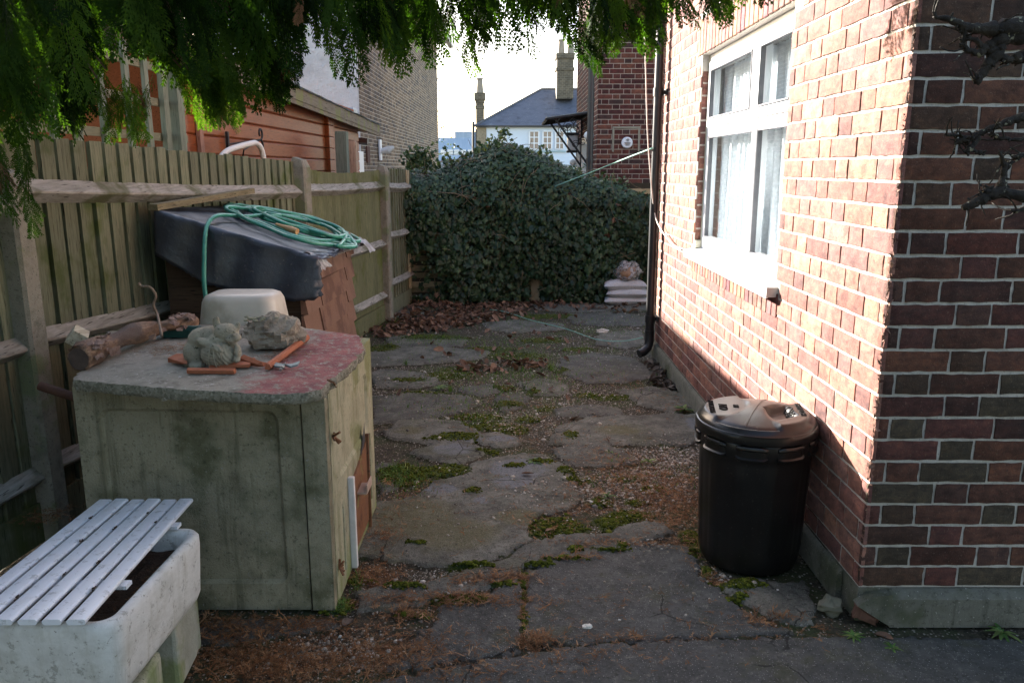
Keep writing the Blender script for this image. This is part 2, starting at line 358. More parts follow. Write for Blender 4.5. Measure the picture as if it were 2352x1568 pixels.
# sloped break at the corner of the front plinth
P = [(XW + .1, 0.005), (XW + .1, PZ - .004), (XW + .03, PZ - .012), (XW - .015, PZ - .045), (XW + .03, PZ - .075), (XW + .075, .02)]
mb.add([(x, YC - pr * 1.9 - .001, z) for x, z in P] + [(x, YC - .001, z) for x, z in P], [tuple(range(6))[::-1]] + [(i, (i + 1) % 6, 6 + (i + 1) % 6, 6 + i) for i in range(6)])
mb.box((XW + .14, YC + .14, PZ / 2), (.28, .28, PZ - .002)); mb.box((XW + 2.4, YC + .14, PZ / 2 - .001), (4.3, .25, PZ - .006)); mb.box((XW + .14, YC + 2, PZ / 2 - .001), (.25, 3.8, PZ - .006))
mb.build('plinth', M['plinth'], house, auto=40)
mb = MB(); mb.box((XW + .03, YC - .012, .035), (.085, .04, .05), rot=(0, .3, .05), jit=.008, bev=.01); mb.build('exposed_brick', surf('broken_brick', [(.07, .035, .025), (.12, .06, .042), (.09, .05, .035)], 25, bmp=1), house)
# roof overhang (above the picture)
mb = MB(); mb.box((3.4, 4.45, ZT + .06), (4.9, 4.5, .12)); mb.build('roof', surf('roof_tile', [(.12, .06, .045), (.17, .08, .06)], 8), house)

# window
FX = XW + .05
win = MB(); fw = .062
def bar(mb_, y0, y1, z0, z1, x=FX, t=.06, bev=.006): mb_.box((x + t / 2, (y0 + y1) / 2, (z0 + z1) / 2), (t, y1 - y0, z1 - z0), bev=bev)
wb = WZ0 + .028
bar(win, WY0, WY1, wb, wb + fw + .01); bar(win, WY0, WY1, WZ1 - fw, WZ1 - .001); bar(win, WY0, WY0 + fw, wb + fw, WZ1 - fw); bar(win, WY1 - fw, WY1, wb + fw, WZ1 - fw)
MY = 4.17
bar(win, MY - .035, MY + .035, wb + fw, WZ1 - fw, FX - .002)
ZTr = 1.745
bar(win, MY + .03, WY1 - fw + .01, ZTr - .035, ZTr + .035, FX + .001)
bar(win, WY0 + fw - .01, MY - .03, ZTr - .035, ZTr + .035, FX + .001)
# opening sashes in front of the frame
def sash(y0, y1, z0, z1, w=.045):
    x = FX - .012
    bar(win, y0, y1, z0, z0 + w, x, .03, .005); bar(win, y0, y1, z1 - w, z1, x, .03, .005); bar(win, y0, y0 + w, z0 + w, z1 - w, x, .03, .005); bar(win, y1 - w, y1, z0 + w, z1 - w, x, .03, .005)
sash(WY0 + .05, MY - .02, ZTr + .02, WZ1 - .05); sash(MY + .02, WY1 - .05, ZTr + .02, WZ1 - .05)
wf = win.build('window', M['upvc'], house)
mb = MB()
for (y0, y1) in ((WY0 + .05, MY - .03), (MY + .03, WY1 - .05)):
    for (z0, z1) in ((wb + .06, ZTr - .03), (ZTr + .03, WZ1 - .055)): mb.add([(FX + .03, y0, z0), (FX + .03, y0, z1), (FX + .03, y1, z1), (FX + .03, y1, z0)], [(0, 1, 2, 3)])
mb.build('pane', M['glass'], wf)
M['seal'] = surf('grey_seal', [(.10, .10, .11), (.15, .15, .16)], 9, bmp=0)
for (y0, y1) in ((WY0 + .0635, MY - .0365), (MY + .0365, WY1 - .0635)):
    for (z0, z1, w_) in ((wb + .0735, ZTr - .0365, .0), (ZTr + .0365, WZ1 - .0635, .0335)):
        mb = MB(); a_, b_, c_, d_ = y0 + w_, y1 - w_, z0 + w_, z1 - w_; xx = FX - .0145 if w_ else FX + .004
        for (p, q, r_, t_) in ((a_, b_, c_, c_ + .007), (a_, b_, d_ - .007, d_), (a_, a_ + .007, c_, d_), (b_ - .007, b_, c_, d_)): mb.box((xx + .012, (p + q) / 2, (r_ + t_) / 2), (.026, q - p, t_ - r_))
        mb.build('gasket', M['seal'], wf)
        if w_:      # shadow gap round the opening sash
            mb = MB()
            for (p, q, r_, t_) in ((y0 - .004, y1 + .004, z0 - .006, z0 - .001), (y0 - .006, y0 - .001, z0, z1), (y1 + .001, y1 + .006, z0, z1)): mb.box((FX - .001, (p + q) / 2, (r_ + t_) / 2), (.006, q - p, t_ - r_))
            mb.build('sash_gap', M['seal'], wf)
# net curtains with folds
m, nt, b = new_mat('net_curtain'); v = pos_node(nt)
b.inputs['Base Color'].default_value = (.74, .76, .79, 1); b.inputs['Roughness'].default_value = .9
tr = nt.nodes.new('ShaderNodeBsdfTransparent'); mx = nt.nodes.new('ShaderNodeMixShader')
nt.links.new(math_(nt, 'MULTIPLY', step(nt, voro(nt, v, 60, 'F1').outputs[0], .2, .8), .12), mx.inputs[0])
nt.links.new(b.outputs[0], mx.inputs[1]); nt.links.new(tr.outputs[0], mx.inputs[2]); nt.links.new(mx.outputs[0], nt.nodes['Material Output'].inputs[0])
M['net'] = m
def curtain(y0, y1, sk, skz):
    vs = []; fs = []; nu, nv = 120, 26
    for j in range(nv + 1):
        t = j / nv; z = WZ1 - .08 - t * (WZ1 - WZ0 - .16)
        for i in range(nu + 1):
            s = i / nu; y = y0 + (y1 - y0) * (s * (1 - sk * t ** 1.3) + skz * t)
            vs.append((FX + .10 + .014 * math.sin(s * 75 + math.sin(t * 3 + s * 9) * .9) + .008 * math.sin(s * 31 + 1) + .01 * t * math.sin(s * 40), y, z))
    fs = [(j * (nu + 1) + i, j * (nu + 1) + i + 1, (j + 1) * (nu + 1) + i + 1, (j + 1) * (nu + 1) + i) for j in range(nv) for i in range(nu)]
    MB().add(vs, fs).build('net_curtain', M['net'], wf, smooth=True)
curtain(WY0 + .03, MY + .14, .12, .0); curtain(MY - .06, WY1 - .02, .14, .10)
mb = MB()      # sill: sloped board with turned-down nose and an end cap
sp = [(.0, -.002), (.0, .026), (-.088, .008), (-.097, .0), (-.097, -.036), (-.087, -.036), (-.085, -.004)]
mb.loft([[Vector((FX + a, y, WZ0 + z + .002)) for a, z in sp] for y in (WY0 - .03, WY1 + .055)])
mb.build('window_sill', M['upvc'], wf)
mb = MB(); mb.box((FX - .048, WY0 - .034, WZ0 - .006), (.102, .008, .046), bev=.002); mb.build('sill_end_cap', surf('grey_cap', [(.45, .44, .42), (.5, .49, .47)], 5, bmp=0), wf)
mb = MB()
mb.box((XW + 1.0, 4.37, 1.6), (.02, 1.9, 1.9)); mb.box((XW + .64, 3.5, 1.6), (.7, .02, 1.9)); mb.box((XW + .64, 5.25, 1.6), (.7, .02, 1.9)); mb.box((XW + .64, 4.37, .93), (.7, 1.9, .02)); mb.box((XW + .64, 4.37, 2.4), (.7, 1.9, .02))
mb.build('room', surf('room_wall', [(.4, .38, .36), (.45, .43, .4)], 3, bmp=0), wf)
# sealant strip round the frame
mb = MB(); mb.box((FX + .004, WY1 - .006, (WZ0 + WZ1) / 2), (.02, .016, WZ1 - WZ0), jit=.002); mb.box((FX - .02, WY1 - .012, WZ0 + .05), (.04, .03, .05), jit=.004)
mb.build('sealant', surf('sealant', [(.3, .29, .22), (.4, .38, .3)], 30, bmp=.6), wf)

# drainpipe at the house end
dp = thing('drainpipe', 'black plastic drainpipe with a shoe at the far corner of the sunlit brick wall', 'drainpipe', (1.114, 6.32, 0))
px_, py_ = 1.114, 6.32
mb = MB(); mb.tube([(px_, py_, .2), (px_, py_, 5.3)], .034, 16)
for z in (2.08, .33): mb.tube([(px_, py_, z - .03), (px_, py_, z + .03)], .040, 16)
mb.build('pipe', M['black_plastic'], dp, auto=40)
mb = MB(); mb.tube([(px_, py_, .235), (px_, py_, .14), (px_ - .012, py_ - .012, .095), (px_ - .05, py_ - .03, .06), (px_ - .085, py_ - .045, .05)], [.039, .038, .037, .036, .036], 14)
mb.build('shoe', M['black_plastic'], dp, auto=40)
for z in (2.08, .33):
    mb = MB(); mb.box((px_ + .045, py_ + .01, z), (.06, .02, .03), bev=.003); mb.box((XW - .006, py_ + .01, z), (.008, .1, .045), bev=.002); mb.build('bracket', M['black_plastic'], dp)
def cable(name, pts, r, mat, label, cat, sub=6):
    # Catmull-Rom through the points
    P = [Vector(p) for p in pts]; P = [P[0] * 2 - P[1]] + P + [P[-1] * 2 - P[-2]]; out = []
    for i in range(1, len(P) - 2):
        for k in range(sub):
            t = k / sub; a, b_, c, d = P[i - 1:i + 3]
            out.append(.5 * ((2 * b_) + (c - a) * t + (2 * a - 5 * b_ + 4 * c - d) * t * t + (3 * b_ - a - 3 * c + d) * t ** 3))
    out.append(P[-2]); mb = MB(); mb.tube(out, r, 6); o = mb.build(name, mat, smooth=True); 
    return tag(o, label, cat) if label else (o, out)
M['white_cable'] = surf('white_cable', [(.6, .57, .5), (.7, .66, .6)], 9, bmp=0)
cable('hanging_cable', [AY(1478, 0, 6.2), AY(1483, 160, 6.2), AY(1487, 300, 6.2), AY(1494, 400, 6.22), AX(1506, 500, 1.12), AX(1540, 556, 1.14), AX(1572, 574, 1.14)], .0045, M['white_cable'], 'thin pale cable hanging past the black drainpipe to the window corner', 'cable')
M['line'] = surf('green_cord', [(.16, .38, .3), (.3, .52, .42)], 15, bmp=0)
cable('washing_line', [AY(1500, 340, 6.26), AY(1430, 367, 7.0), AY(1350, 399, 8.2), AY(1275, 428, 9.0)], .006, M['line'], 'pale green washing line slanting from the drainpipe down into the ivy', 'washing line')
cable('green_string', [G(1110, 709, .01), G(1160, 716, .02), G(1220, 735, .015), G(1300, 755, .02), G(1370, 779, .02), G(1430, 783, .06), G(1476, 775, .25)], .0035, M['line'], 'thin green string lying across the ground to the drainpipe', 'string')

# ------------------------------------------------------------------ HOUSES BEHIND
rh = thing('rear_brick_house', 'dark red brick house behind the hedge with round white vent', 'house', (2.6, 15, 0))
mb = MB(); mb.box((3.33, 14.9, 3.4), (4.0, 4.2, 6.8)); mb.build('mortar_joints', M['mortar_far'], rh)
mb = MB(); bricks(mb, (1.33, 12.8, 0), (1, 0, 0), (0, -1, 0), 2.2, .6, 6.7, DRED, (), False, 0, proud=.008, seed=21)
bricks(mb, (1.33, 12.8, 0), (0, 1, 0), (-1, 0, 0), 4.2, .6, 6.7, DRED, [(1.5, 2.4, 0, 2.05), (3.0, 3.7, .4, 1.95)], False, 1, proud=.002, seed=22); mb.build('wall', M['brick_far'], rh)
mb = MB(); mb.box((3.4, 14.9, 6.9), (4.4, 4.6, .16)); mb.build('roof', surf('roof_slate', [(.06, .065, .08), (.1, .105, .12)], 6), rh)
mb = MB()
mb.tube([AY(1440, 328, 12.79), AY(1440, 328, 12.76), AY(1440, 328, 12.74)], [.088, .088, .075], 24); v_ = mb.build('vent', M['upvc'], rh, auto=40)
mb = MB(); c_ = AY(1440, 328, 12.735)
for i, (w, dz) in enumerate(((.03, .055), (.05, .04), (.03, .025), (.1, .0), (.085, -.018), (.06, -.036))): mb.box((c_.x + .012, 12.735, c_.z + dz), (w, .006, .009))
mb.build('grille', M['dark'], v_)
mb = MB()      # patch of newer mortar
for (x, z, w, h) in ((1.8, 2.13, .42, .03), (1.6, 1.95, .03, .38), (2.0, 1.95, .03, .38)): mb.box((AY(1438, 330, 12.79).x + x - 1.8, 12.789, z), (w, .01, h), jit=.008)
mb.build('mortar_patch', surf('patch', [(.22, .2, .15), (.28, .25, .19)], 9), rh)
mb = MB(); pxx = AY(1361, 200, 12.72).x; mb.tube([(pxx - .02, 12.74, .4), (pxx - .02, 12.74, 6.7)], .05, 12)
for z in (1.6, 2.5, 3.6): mb.tube([(pxx - .02, 12.74, z), (pxx - .02, 12.74, z + .06)], .06, 12)
mb.build('drainpipe', M['black_plastic'], rh, auto=40)
for y0, y1, z1 in ((14.3, 15.2, 2.05), (15.8, 16.5, 1.95)):
    mb = MB()
    for zz in (.6, z1 - .05, 1.3): mb.box((1.33, (y0 + y1) / 2, zz), (.08, y1 - y0, .07))
    for yy in (y0 + .03, (y0 + y1) / 2, y1 - .03): mb.box((1.33, yy, (z1 + .5) / 2), (.08, .06, z1 - .5))
    mb.box((1.36, (y0 + y1) / 2, (z1 + .5) / 2), (.02, y1 - y0, z1 - .5), rnd=0)
    mb.build('window', M['upvc_dirty'], rh)
cn = thing('porch_canopy', 'iron and glass porch canopy with scroll brackets on the rear brick house', 'canopy', (.9, 14.6, 2.0))
mb = MB(); A = AY(1243, 284, 13.9); B = AY(1343, 272, 13.9); A.x, B.x = .55, 1.33
A = Vector((.58, 13.9, 2.32)); B = Vector((1.32, 13.9, 2.42)); A2 = Vector((.58, 15.6, 2.32)); B2 = Vector((1.32, 15.6, 2.42))
for a, b_ in ((A, B), (A2, B2), (A, A2), (B, B2)): mb.tube([a, b_], .022, 6)
for k in range(1, 6): mb.tube([lerp(A, A2, k / 6), lerp(B, B2, k / 6)], .012, 5)
for k in range(1, 3): mb.tube([lerp(A, B, k / 3), lerp(A2, B2, k / 3)], .012, 5)
mb.build('frame', M['black_iron'], cn)
mb = MB(); mb.add([A + up * .02, B + up * .02, B2 + up * .02, A2 + up * .02, A + up * .03, B + up * .03, B2 + up * .03, A2 + up * .03], [(0, 1, 2, 3), (4, 7, 6, 5), (0, 4, 5, 1), (1, 5, 6, 2), (2, 6, 7, 3), (3, 7, 4, 0)])
mb.build('glazing', surf('dirty_glazing', [(.2, .24, .24), (.33, .38, .37)], 9, rough=.3, bmp=0), cn)
for y in (13.95, 15.5):
    mb = MB(); mb.tube([(.72, y, 2.34), (1.31, y, 1.55)], .018, 6); mb.tube([(1.31, y, 1.4), (1.31, y, 2.42)], .018, 6)
    for (cx, cz, r0) in ((.95, 2.2, .1), (1.14, 2.2, .13), (1.2, 1.95, .08), (1.05, 2.28, .05)):
        mb.tube([(cx + r0 * (1 - a / 14) * math.cos(a), y, cz + r0 * (1 - a / 14) * math.sin(a)) for a in [i * .5 for i in range(22)]], .007, 5)
    mb.build('bracket', M['black_iron'], cn)
def ball(mb_, c, r, sq=(1, 1, 1), seg=10, rn=6):
    c = Vector(c); mb_.loft([[c + Vector((r * sq[0] * math.sin(t) * math.cos(a), r * sq[1] * math.sin(t) * math.sin(a), -r * sq[2] * math.cos(t))) for a in [2 * math.pi * k / seg for k in range(seg)]] for t in [math.pi * (i + .001) / (rn) for i in range(rn)] + [math.pi * .999]])
mb = MB(); mb.box((1.2, 16.3, 2.0), (.2, .26, .3), bev=.04); o = mb.build('wall_lantern', surf('lamp_glass', [(.5, .5, .5), (.6, .6, .62)], 9, rough=.2, bmp=0)); tag(o, 'boxy grey wall lantern under the porch canopy', 'lamp')
mb = MB(); mb.box((1.2, 16.3, 2.17), (.24, .3, .05)); mb.box((1.2, 16.3, 1.83), (.22, .28, .04)); mb.box((1.29, 16.3, 1.98), (.06, .05, .3)); mb.build('lamp_cap', M['black_iron'], o)
for (y, z, lb) in ((13.4, 2.03, 'round white globe lamp beside the black pipe of the rear house'), (16.6, 1.62, 'small round white lamp low under the porch canopy')):
    mb = MB(); ball(mb, (1.24, y, z), .07); mb.box((1.31, y, z), (.06, .05, .08)); tag(mb.build('globe_lamp', M['upvc_dirty'], auto=50), lb, 'lamp')

# rendered house with yellow brick side wall on the left
M['render'] = surf('pale_render', [(.54, .52, .52), (.62, .60, .60), (.5, .48, .48)], 2, bmp=1, bs=26, bd=.05, rough=.95, big=((.56, .54, .53), 1.2, .5, .7))
lh = thing('rendered_house', 'tall grey rendered house with a yellow brick side wall behind the shed', 'house', (-4.4, 23, 0))
mb = MB(); mb.box((-4.19, 23.05, 3.0), (2.8, 16.1, 6.0)); mb.build('mortar_joints', M['mortar_stock'], lh)
mb = MB(); bricks(mb, (-2.79, 15.02, 0), (0, 1, 0), (1, 0, 0), 16.05, .5, 5.9, STOCK, (), False, 0, proud=.0015, seed=31); mb.build('brick_wall', M['stock'], lh)
mb = MB(); vs = [(-5.95, 14.93, 0), (-2.775, 14.93, 0), (-2.775, 14.93, 6), (-5.95, 14.93, 6)]
nx, nz = 80, 110; V = [(-5.6 + 2.828 * i / nx, 14.94 + .012 * mnoise.noise((i * .55, j * .9, 2.)), 6.0 * j / nz) for j in range(nz + 1) for i in range(nx + 1)]
mb.add(V, [(j * (nx + 1) + i, j * (nx + 1) + i + 1, (j + 1) * (nx + 1) + i + 1, (j + 1) * (nx + 1) + i) for j in range(nz) for i in range(nx)])
mb.box((-4.186, 15.0, 3.0), (2.822, .09, 6.0)); mb.build('render_coat', M['render'], lh)
mb = MB(); mb.sweep((-2.35, 14.6, 6.05), (-2.35, 31.6, 6.05), [(-3.3, 0), (.1, 0), (.1, .14), (-1.6, 1.0), (-3.3, .1)]); mb.build('roof', surf('slate_roof', [(.07, .075, .09), (.11, .11, .13)], 5), lh)
mb = MB(); mb.sweep((-2.3, 14.6, 5.9), (-2.3, 31.6, 5.9), [(-.08, 0), (.08, 0), (.08, .12), (-.08, .12)]); mb.build('gutter', M['black_plastic'], lh)
mb = MB(); w0 = (-4.75, -3.85, 3.08, 4.7)
for (x0, x1, z0, z1) in ((w0[0], w0[1], w0[2], w0[2] + .09), (w0[0], w0[1], w0[3] - .07, w0[3]), (w0[0], w0[0] + .07, w0[2], w0[3]), (w0[1] - .07, w0[1], w0[2], w0[3]), (-4.33, -4.27, w0[2], w0[3])):
    mb.box(((x0 + x1) / 2, 14.9, (z0 + z1) / 2), (x1 - x0, .1, z1 - z0))
wf2 = mb.build('window', M['upvc'], lh)
m, nt, b = new_mat('sky_glass'); b.inputs['Base Color'].default_value = (.03, .05, .07, 1); b.inputs['Roughness'].default_value = .05; b.inputs['Specular IOR Level'].default_value = 1; b.inputs['Coat Weight'].default_value = 1; M['skyglass'] = m
MB().box((-4.3, 14.92, 3.9), (.86, .03, 1.6)).build('pane', M['skyglass'], wf2)
# lean-to with gutter at its foot
lt = thing('lean_to', 'white lean-to with a black gutter beside the shed end', 'lean-to', (-2.85, 14.3, 0))
mb = MB(); mb.box((-2.9, 14.2, .9), (.5, .8, 1.8)); mb.box((-2.72, 13.75, 1.9), (.26, .1, .14)); mb.build('wall', M['upvc'], lt)
mb = MB(); mb.sweep((-3.1, 13.78, 2.0), (-2.42, 13.78, 1.95), [(-.07, .05), (-.06, -.03), (0, -.06), (.06, -.03), (.07, .05)]); mb.build('gutter', M['black_plastic'], lt)
mb = MB(); mb.box((-2.8, 14.0, 2.25), (.3, .4, .5), bev=.02); mb.build('roof_pane', surf('lead_grey', [(.2, .23, .27), (.3, .33, .37)], 4, rough=.4), lt)
sl = thing('security_light', 'small white security light on a white bracket on the yellow brick wall', 'light', (-2.7, 17.4, 1.8))
MB().box((-2.75, 17.1, 1.88), (.04, .22, .42), bev=.01).build('backplate', M['upvc'], sl)
mb = MB(); mb.tube([(-2.74, 17.15, 1.86), (-2.6, 17.15, 1.88), (-2.48, 17.2, 1.94)], [.05, .08, .03], 10); mb.build('lamp_head', M['upvc_dirty'], sl, auto=40)
mb = MB(); mb.box((-2.77, 15.75, 1.77), (.03, .3, .3)); o = mb.build('wall_vent', surf('brown_vent', [(.09, .04, .03), (.13, .06, .04)], 9)); tag(o, 'small brown air vent low on the yellow brick wall', 'vent')

# white house far away
wh = thing('white_house', 'white rendered house with a slate hip roof seen over the hedge', 'house', (2.0, 70, 0))
K = 65 / 1829
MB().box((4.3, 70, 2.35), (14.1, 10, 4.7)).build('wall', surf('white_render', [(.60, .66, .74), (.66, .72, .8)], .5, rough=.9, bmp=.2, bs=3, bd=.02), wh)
mb = MB(); e = 4.72
V = [(-2.95, 64.7, e), (11.6, 64.7, e), (11.6, 75.3, e), (-2.95, 75.3, e), (2.45, 70, 7.95), (8.5, 70, 7.95)]
mb.add(V, [(0, 1, 5, 4), (1, 2, 5), (2, 3, 4, 5), (3, 0, 4), (3, 2, 1, 0)])
m = surf('slate', [(.06, .07, .095), (.095, .105, .135), (.045, .052, .07)], .9, sc=(1, 1, 2.5), big=((.2, .22, .24), .35, .55, .75), rough=.6, spot=((.2, .22, .22), .13), spots=8, bmp=.3, bs=5, bd=.05)
rf = mb.build('roof', m, wh)
mb = MB(); mb.tube([(-2.95, 64.62, e - .02), (11.6, 64.62, e - .02)], .07, 6); mb.build('gutter', M['black_plastic'], wh)
mb = MB()
for a, b_ in (((-2.95, 64.7, e), (2.45, 70, 7.95)), ((2.45, 70, 7.97), (8.5, 70, 7.97))): mb.tube([a, b_], .1, 5)
mb.build('ridge', surf('ridge_tile', [(.09, .09, .1), (.14, .14, .15)], 3), rf)
mb = MB(); mb.box((-2.4, 64.96, 2.3), (.75, .1, 4.6)); mb.build('brick_edge', surf('stock_edge', [(.2, .165, .11), (.28, .23, .16), (.16, .13, .09)], 4, bmp=0), wh)
def casement(x0, x1, cols_, rows_, sash2=False):
    z0, z1 = 2.95, 4.32; mb = MB(); y = 64.92; f = .07
    for z in (z0, z1): mb.box(((x0 + x1) / 2, y, z), (x1 - x0, .08, f * 1.2))
    for k in range(cols_ + 1): mb.box((x0 + (x1 - x0) * k / cols_, y, (z0 + z1) / 2), (f if 0 < k < cols_ else f * 1.6, .08, z1 - z0))
    for k in range(1, rows_): mb.box(((x0 + x1) / 2, y, z0 + (z1 - z0) * k / rows_), (x1 - x0, .07, f))
    w = mb.build('window', M['upvc'], wh); MB().box(((x0 + x1) / 2, 64.97, (z0 + z1) / 2), (x1 - x0 - .02, .04, z1 - z0 - .02)).build('pane', surf('curtained_pane', [(.25, .19, .15), (.36, .28, .22), (.2, .17, .16)], 3, sc=(3, 1, .4), rough=.2, bmp=0), w)
casement(1.38, 2.12, 2, 3); casement(2.45, 3.15, 2, 3); casement(3.45, 4.1, 2, 3)
mb = MB(); mb.box((2.7, 64.93, 2.78), (3.2, .14, .1)); mb.build('window_sill', surf('blue_sill', [(.3, .42, .45), (.35, .46, .48)], 4, bmp=0), wh)
mb = MB(); mb.tube([(-.72, 64.95, 3.9), (-.72, 64.8, 3.9)], .34, 6); tag(mb.build('alarm_box', surf('cream_box', [(.7, .68, .58), (.74, .72, .62)], 3, bmp=0)), 'cream hexagonal alarm box high on the white house wall', 'alarm box')
def chimney(cx, cy, w, d, z0, z1, corb, pots, nm):
    mb = MB(); mb.box((cx, cy, (z0 + z1) / 2), (w, d, z1 - z0))
    for (za, zb, ex) in corb: mb.box((cx, cy, (za + zb) / 2), (w + ex, d + ex, zb - za))
    ch = mb.build('chimney', M['chim'], wh)
    for p in pots:
        mb = MB(); mb.tube([(cx + p, cy, corb[-1][1] - .05), (cx + p, cy, corb[-1][1] + 1.0), (cx + p, cy, corb[-1][1] + 1.02), (cx + p, cy, corb[-1][1] + 1.15)], [.3, .22, .27, .27], 10); mb.build('chimney_pot', surf('pot', [(.26, .22, .17), (.32, .27, .21)], 3, bmp=0), ch, auto=40)
m, nt, b = new_mat('chimney_brick'); br = nt.nodes.new('ShaderNodeTexBrick'); nt.links.new(pos_node(nt, (1, 1, 1), (R(90), 0, 0)), br.inputs[0])
br.inputs['Scale'].default_value = 1; br.inputs['Brick Width'].default_value = .34; br.inputs['Row Height'].default_value = .14; br.inputs['Mortar Size'].default_value = .014
br.inputs['Color1'].default_value = (.09, .073, .05, 1); br.inputs['Color2'].default_value = (.15, .12, .08, 1); br.inputs['Mortar'].default_value = (.2, .175, .13, 1)
nt.links.new(mixc(nt, .6, br.outputs[0], ramp(nt, noise(nt, pos_node(nt), 1.6, 4), [(.35, (.5, .5, .5)), (.65, (1.2, 1.2, 1.2))]), 'MULTIPLY'), b.inputs['Base Color']); b.inputs['Roughness'].default_value = .9; M['chim'] = m
chimney(-2.55, 66, .62, .9, 3.2, 6.6, ((6.1, 6.3, .12), (6.55, 6.75, .1), (6.75, 7.3, .25)), (0,), 'a')
chimney(4.3, 68.2, 1.35, 1.6, 7.0, 10.3, ((9.2, 9.4, .15), (10.1, 10.5, .15)), (-.3, .45), 'b')
mb = MB(); mb.tube([(3.5, 68, 9), (3.5, 68, 12.4)], .03, 5); mb.tube([(2.6, 68, 12.3), (3.9, 68, 12.3)], .02, 4)
for k in range(7): mb.tube([(2.7 + .18 * k, 68, 12.1), (2.7 + .18 * k, 68, 12.5)], .015, 4)
tag(mb.build('tv_aerial', M['black_iron']), 'thin television aerial beside the broad chimney of the white house', 'aerial')
gb = thing('office_building', 'distant grey metal-roofed building between the yellow wall and the ivy', 'building', (-7.5, 112, 0))
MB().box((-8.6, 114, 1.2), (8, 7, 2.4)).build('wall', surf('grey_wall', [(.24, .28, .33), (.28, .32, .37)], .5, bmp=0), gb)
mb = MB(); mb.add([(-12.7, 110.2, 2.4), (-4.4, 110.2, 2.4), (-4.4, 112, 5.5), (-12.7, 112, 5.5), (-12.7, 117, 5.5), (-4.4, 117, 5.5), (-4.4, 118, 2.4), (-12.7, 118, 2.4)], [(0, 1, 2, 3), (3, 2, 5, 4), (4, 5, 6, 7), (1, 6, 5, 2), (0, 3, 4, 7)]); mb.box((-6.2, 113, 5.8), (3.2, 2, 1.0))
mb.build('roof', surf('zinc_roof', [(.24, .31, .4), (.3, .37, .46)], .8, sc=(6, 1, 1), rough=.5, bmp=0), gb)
for x in (-9.3, -8.35, -7.5, -6.6, -5.6):
    MB().box((x, 110.9, 3.45), (.72, .5, .9)).build('dormer', M['upvc_dirty'], gb)
mb = MB(); mb.tube([AY(1087, 280, 60), AY(1087, 350, 60)], .1, 6); mb.tube([AY(1093, 297, 60), AY(1093, 345, 60)], .05, 5); tag(mb.build('flue_pipe', M['black_iron']), 'thin dark flue pipe standing left of the white house', 'pipe')

# ------------------------------------------------------------------ BOUNDARY FENCE (left)
M['fboard'] = wood('fence_board', (.082, .092, .055), (.165, .172, .112), 'z', green=((.07, .09, .028), .53), rnd=.22)
M['fboard2'] = wood('fence_board_far', (.09, .098, .048), (.155, .155, .08), 'z', green=((.085, .10, .025), .5), rnd=.12)
M['rail'] = wood('fence_rail', (.16, .148, .12), (.34, .322, .28), 'y', s=6, stretch=12, green=((.10, .10, .05), .5), rnd=.08, bmp=.8)
M['post'] = surf('concrete_post', [(.13, .122, .095), (.24, .225, .18), (.175, .165, .125)], 12, spot=((.1, .1, .08), .1), spots=100, bmp=1, bs=160, rough=.95, big=((.16, .18, .1), 4, .5, .62))
M['fshade'] = surf('fence_gap_shade', [(.03, .03, .022), (.045, .045, .03)], 9, bmp=0)
P0, P1, P2, P3, P4 = (-2.19, 1.1), (-1.965, 3.12), (-1.575, 5.92), (-1.30, 8.0), (-1.18, 9.12)
fence = thing('wooden_fence', 'weathered green feather-edge fence with concrete posts and arris rails', 'fence', (-1.6, 5, 0))
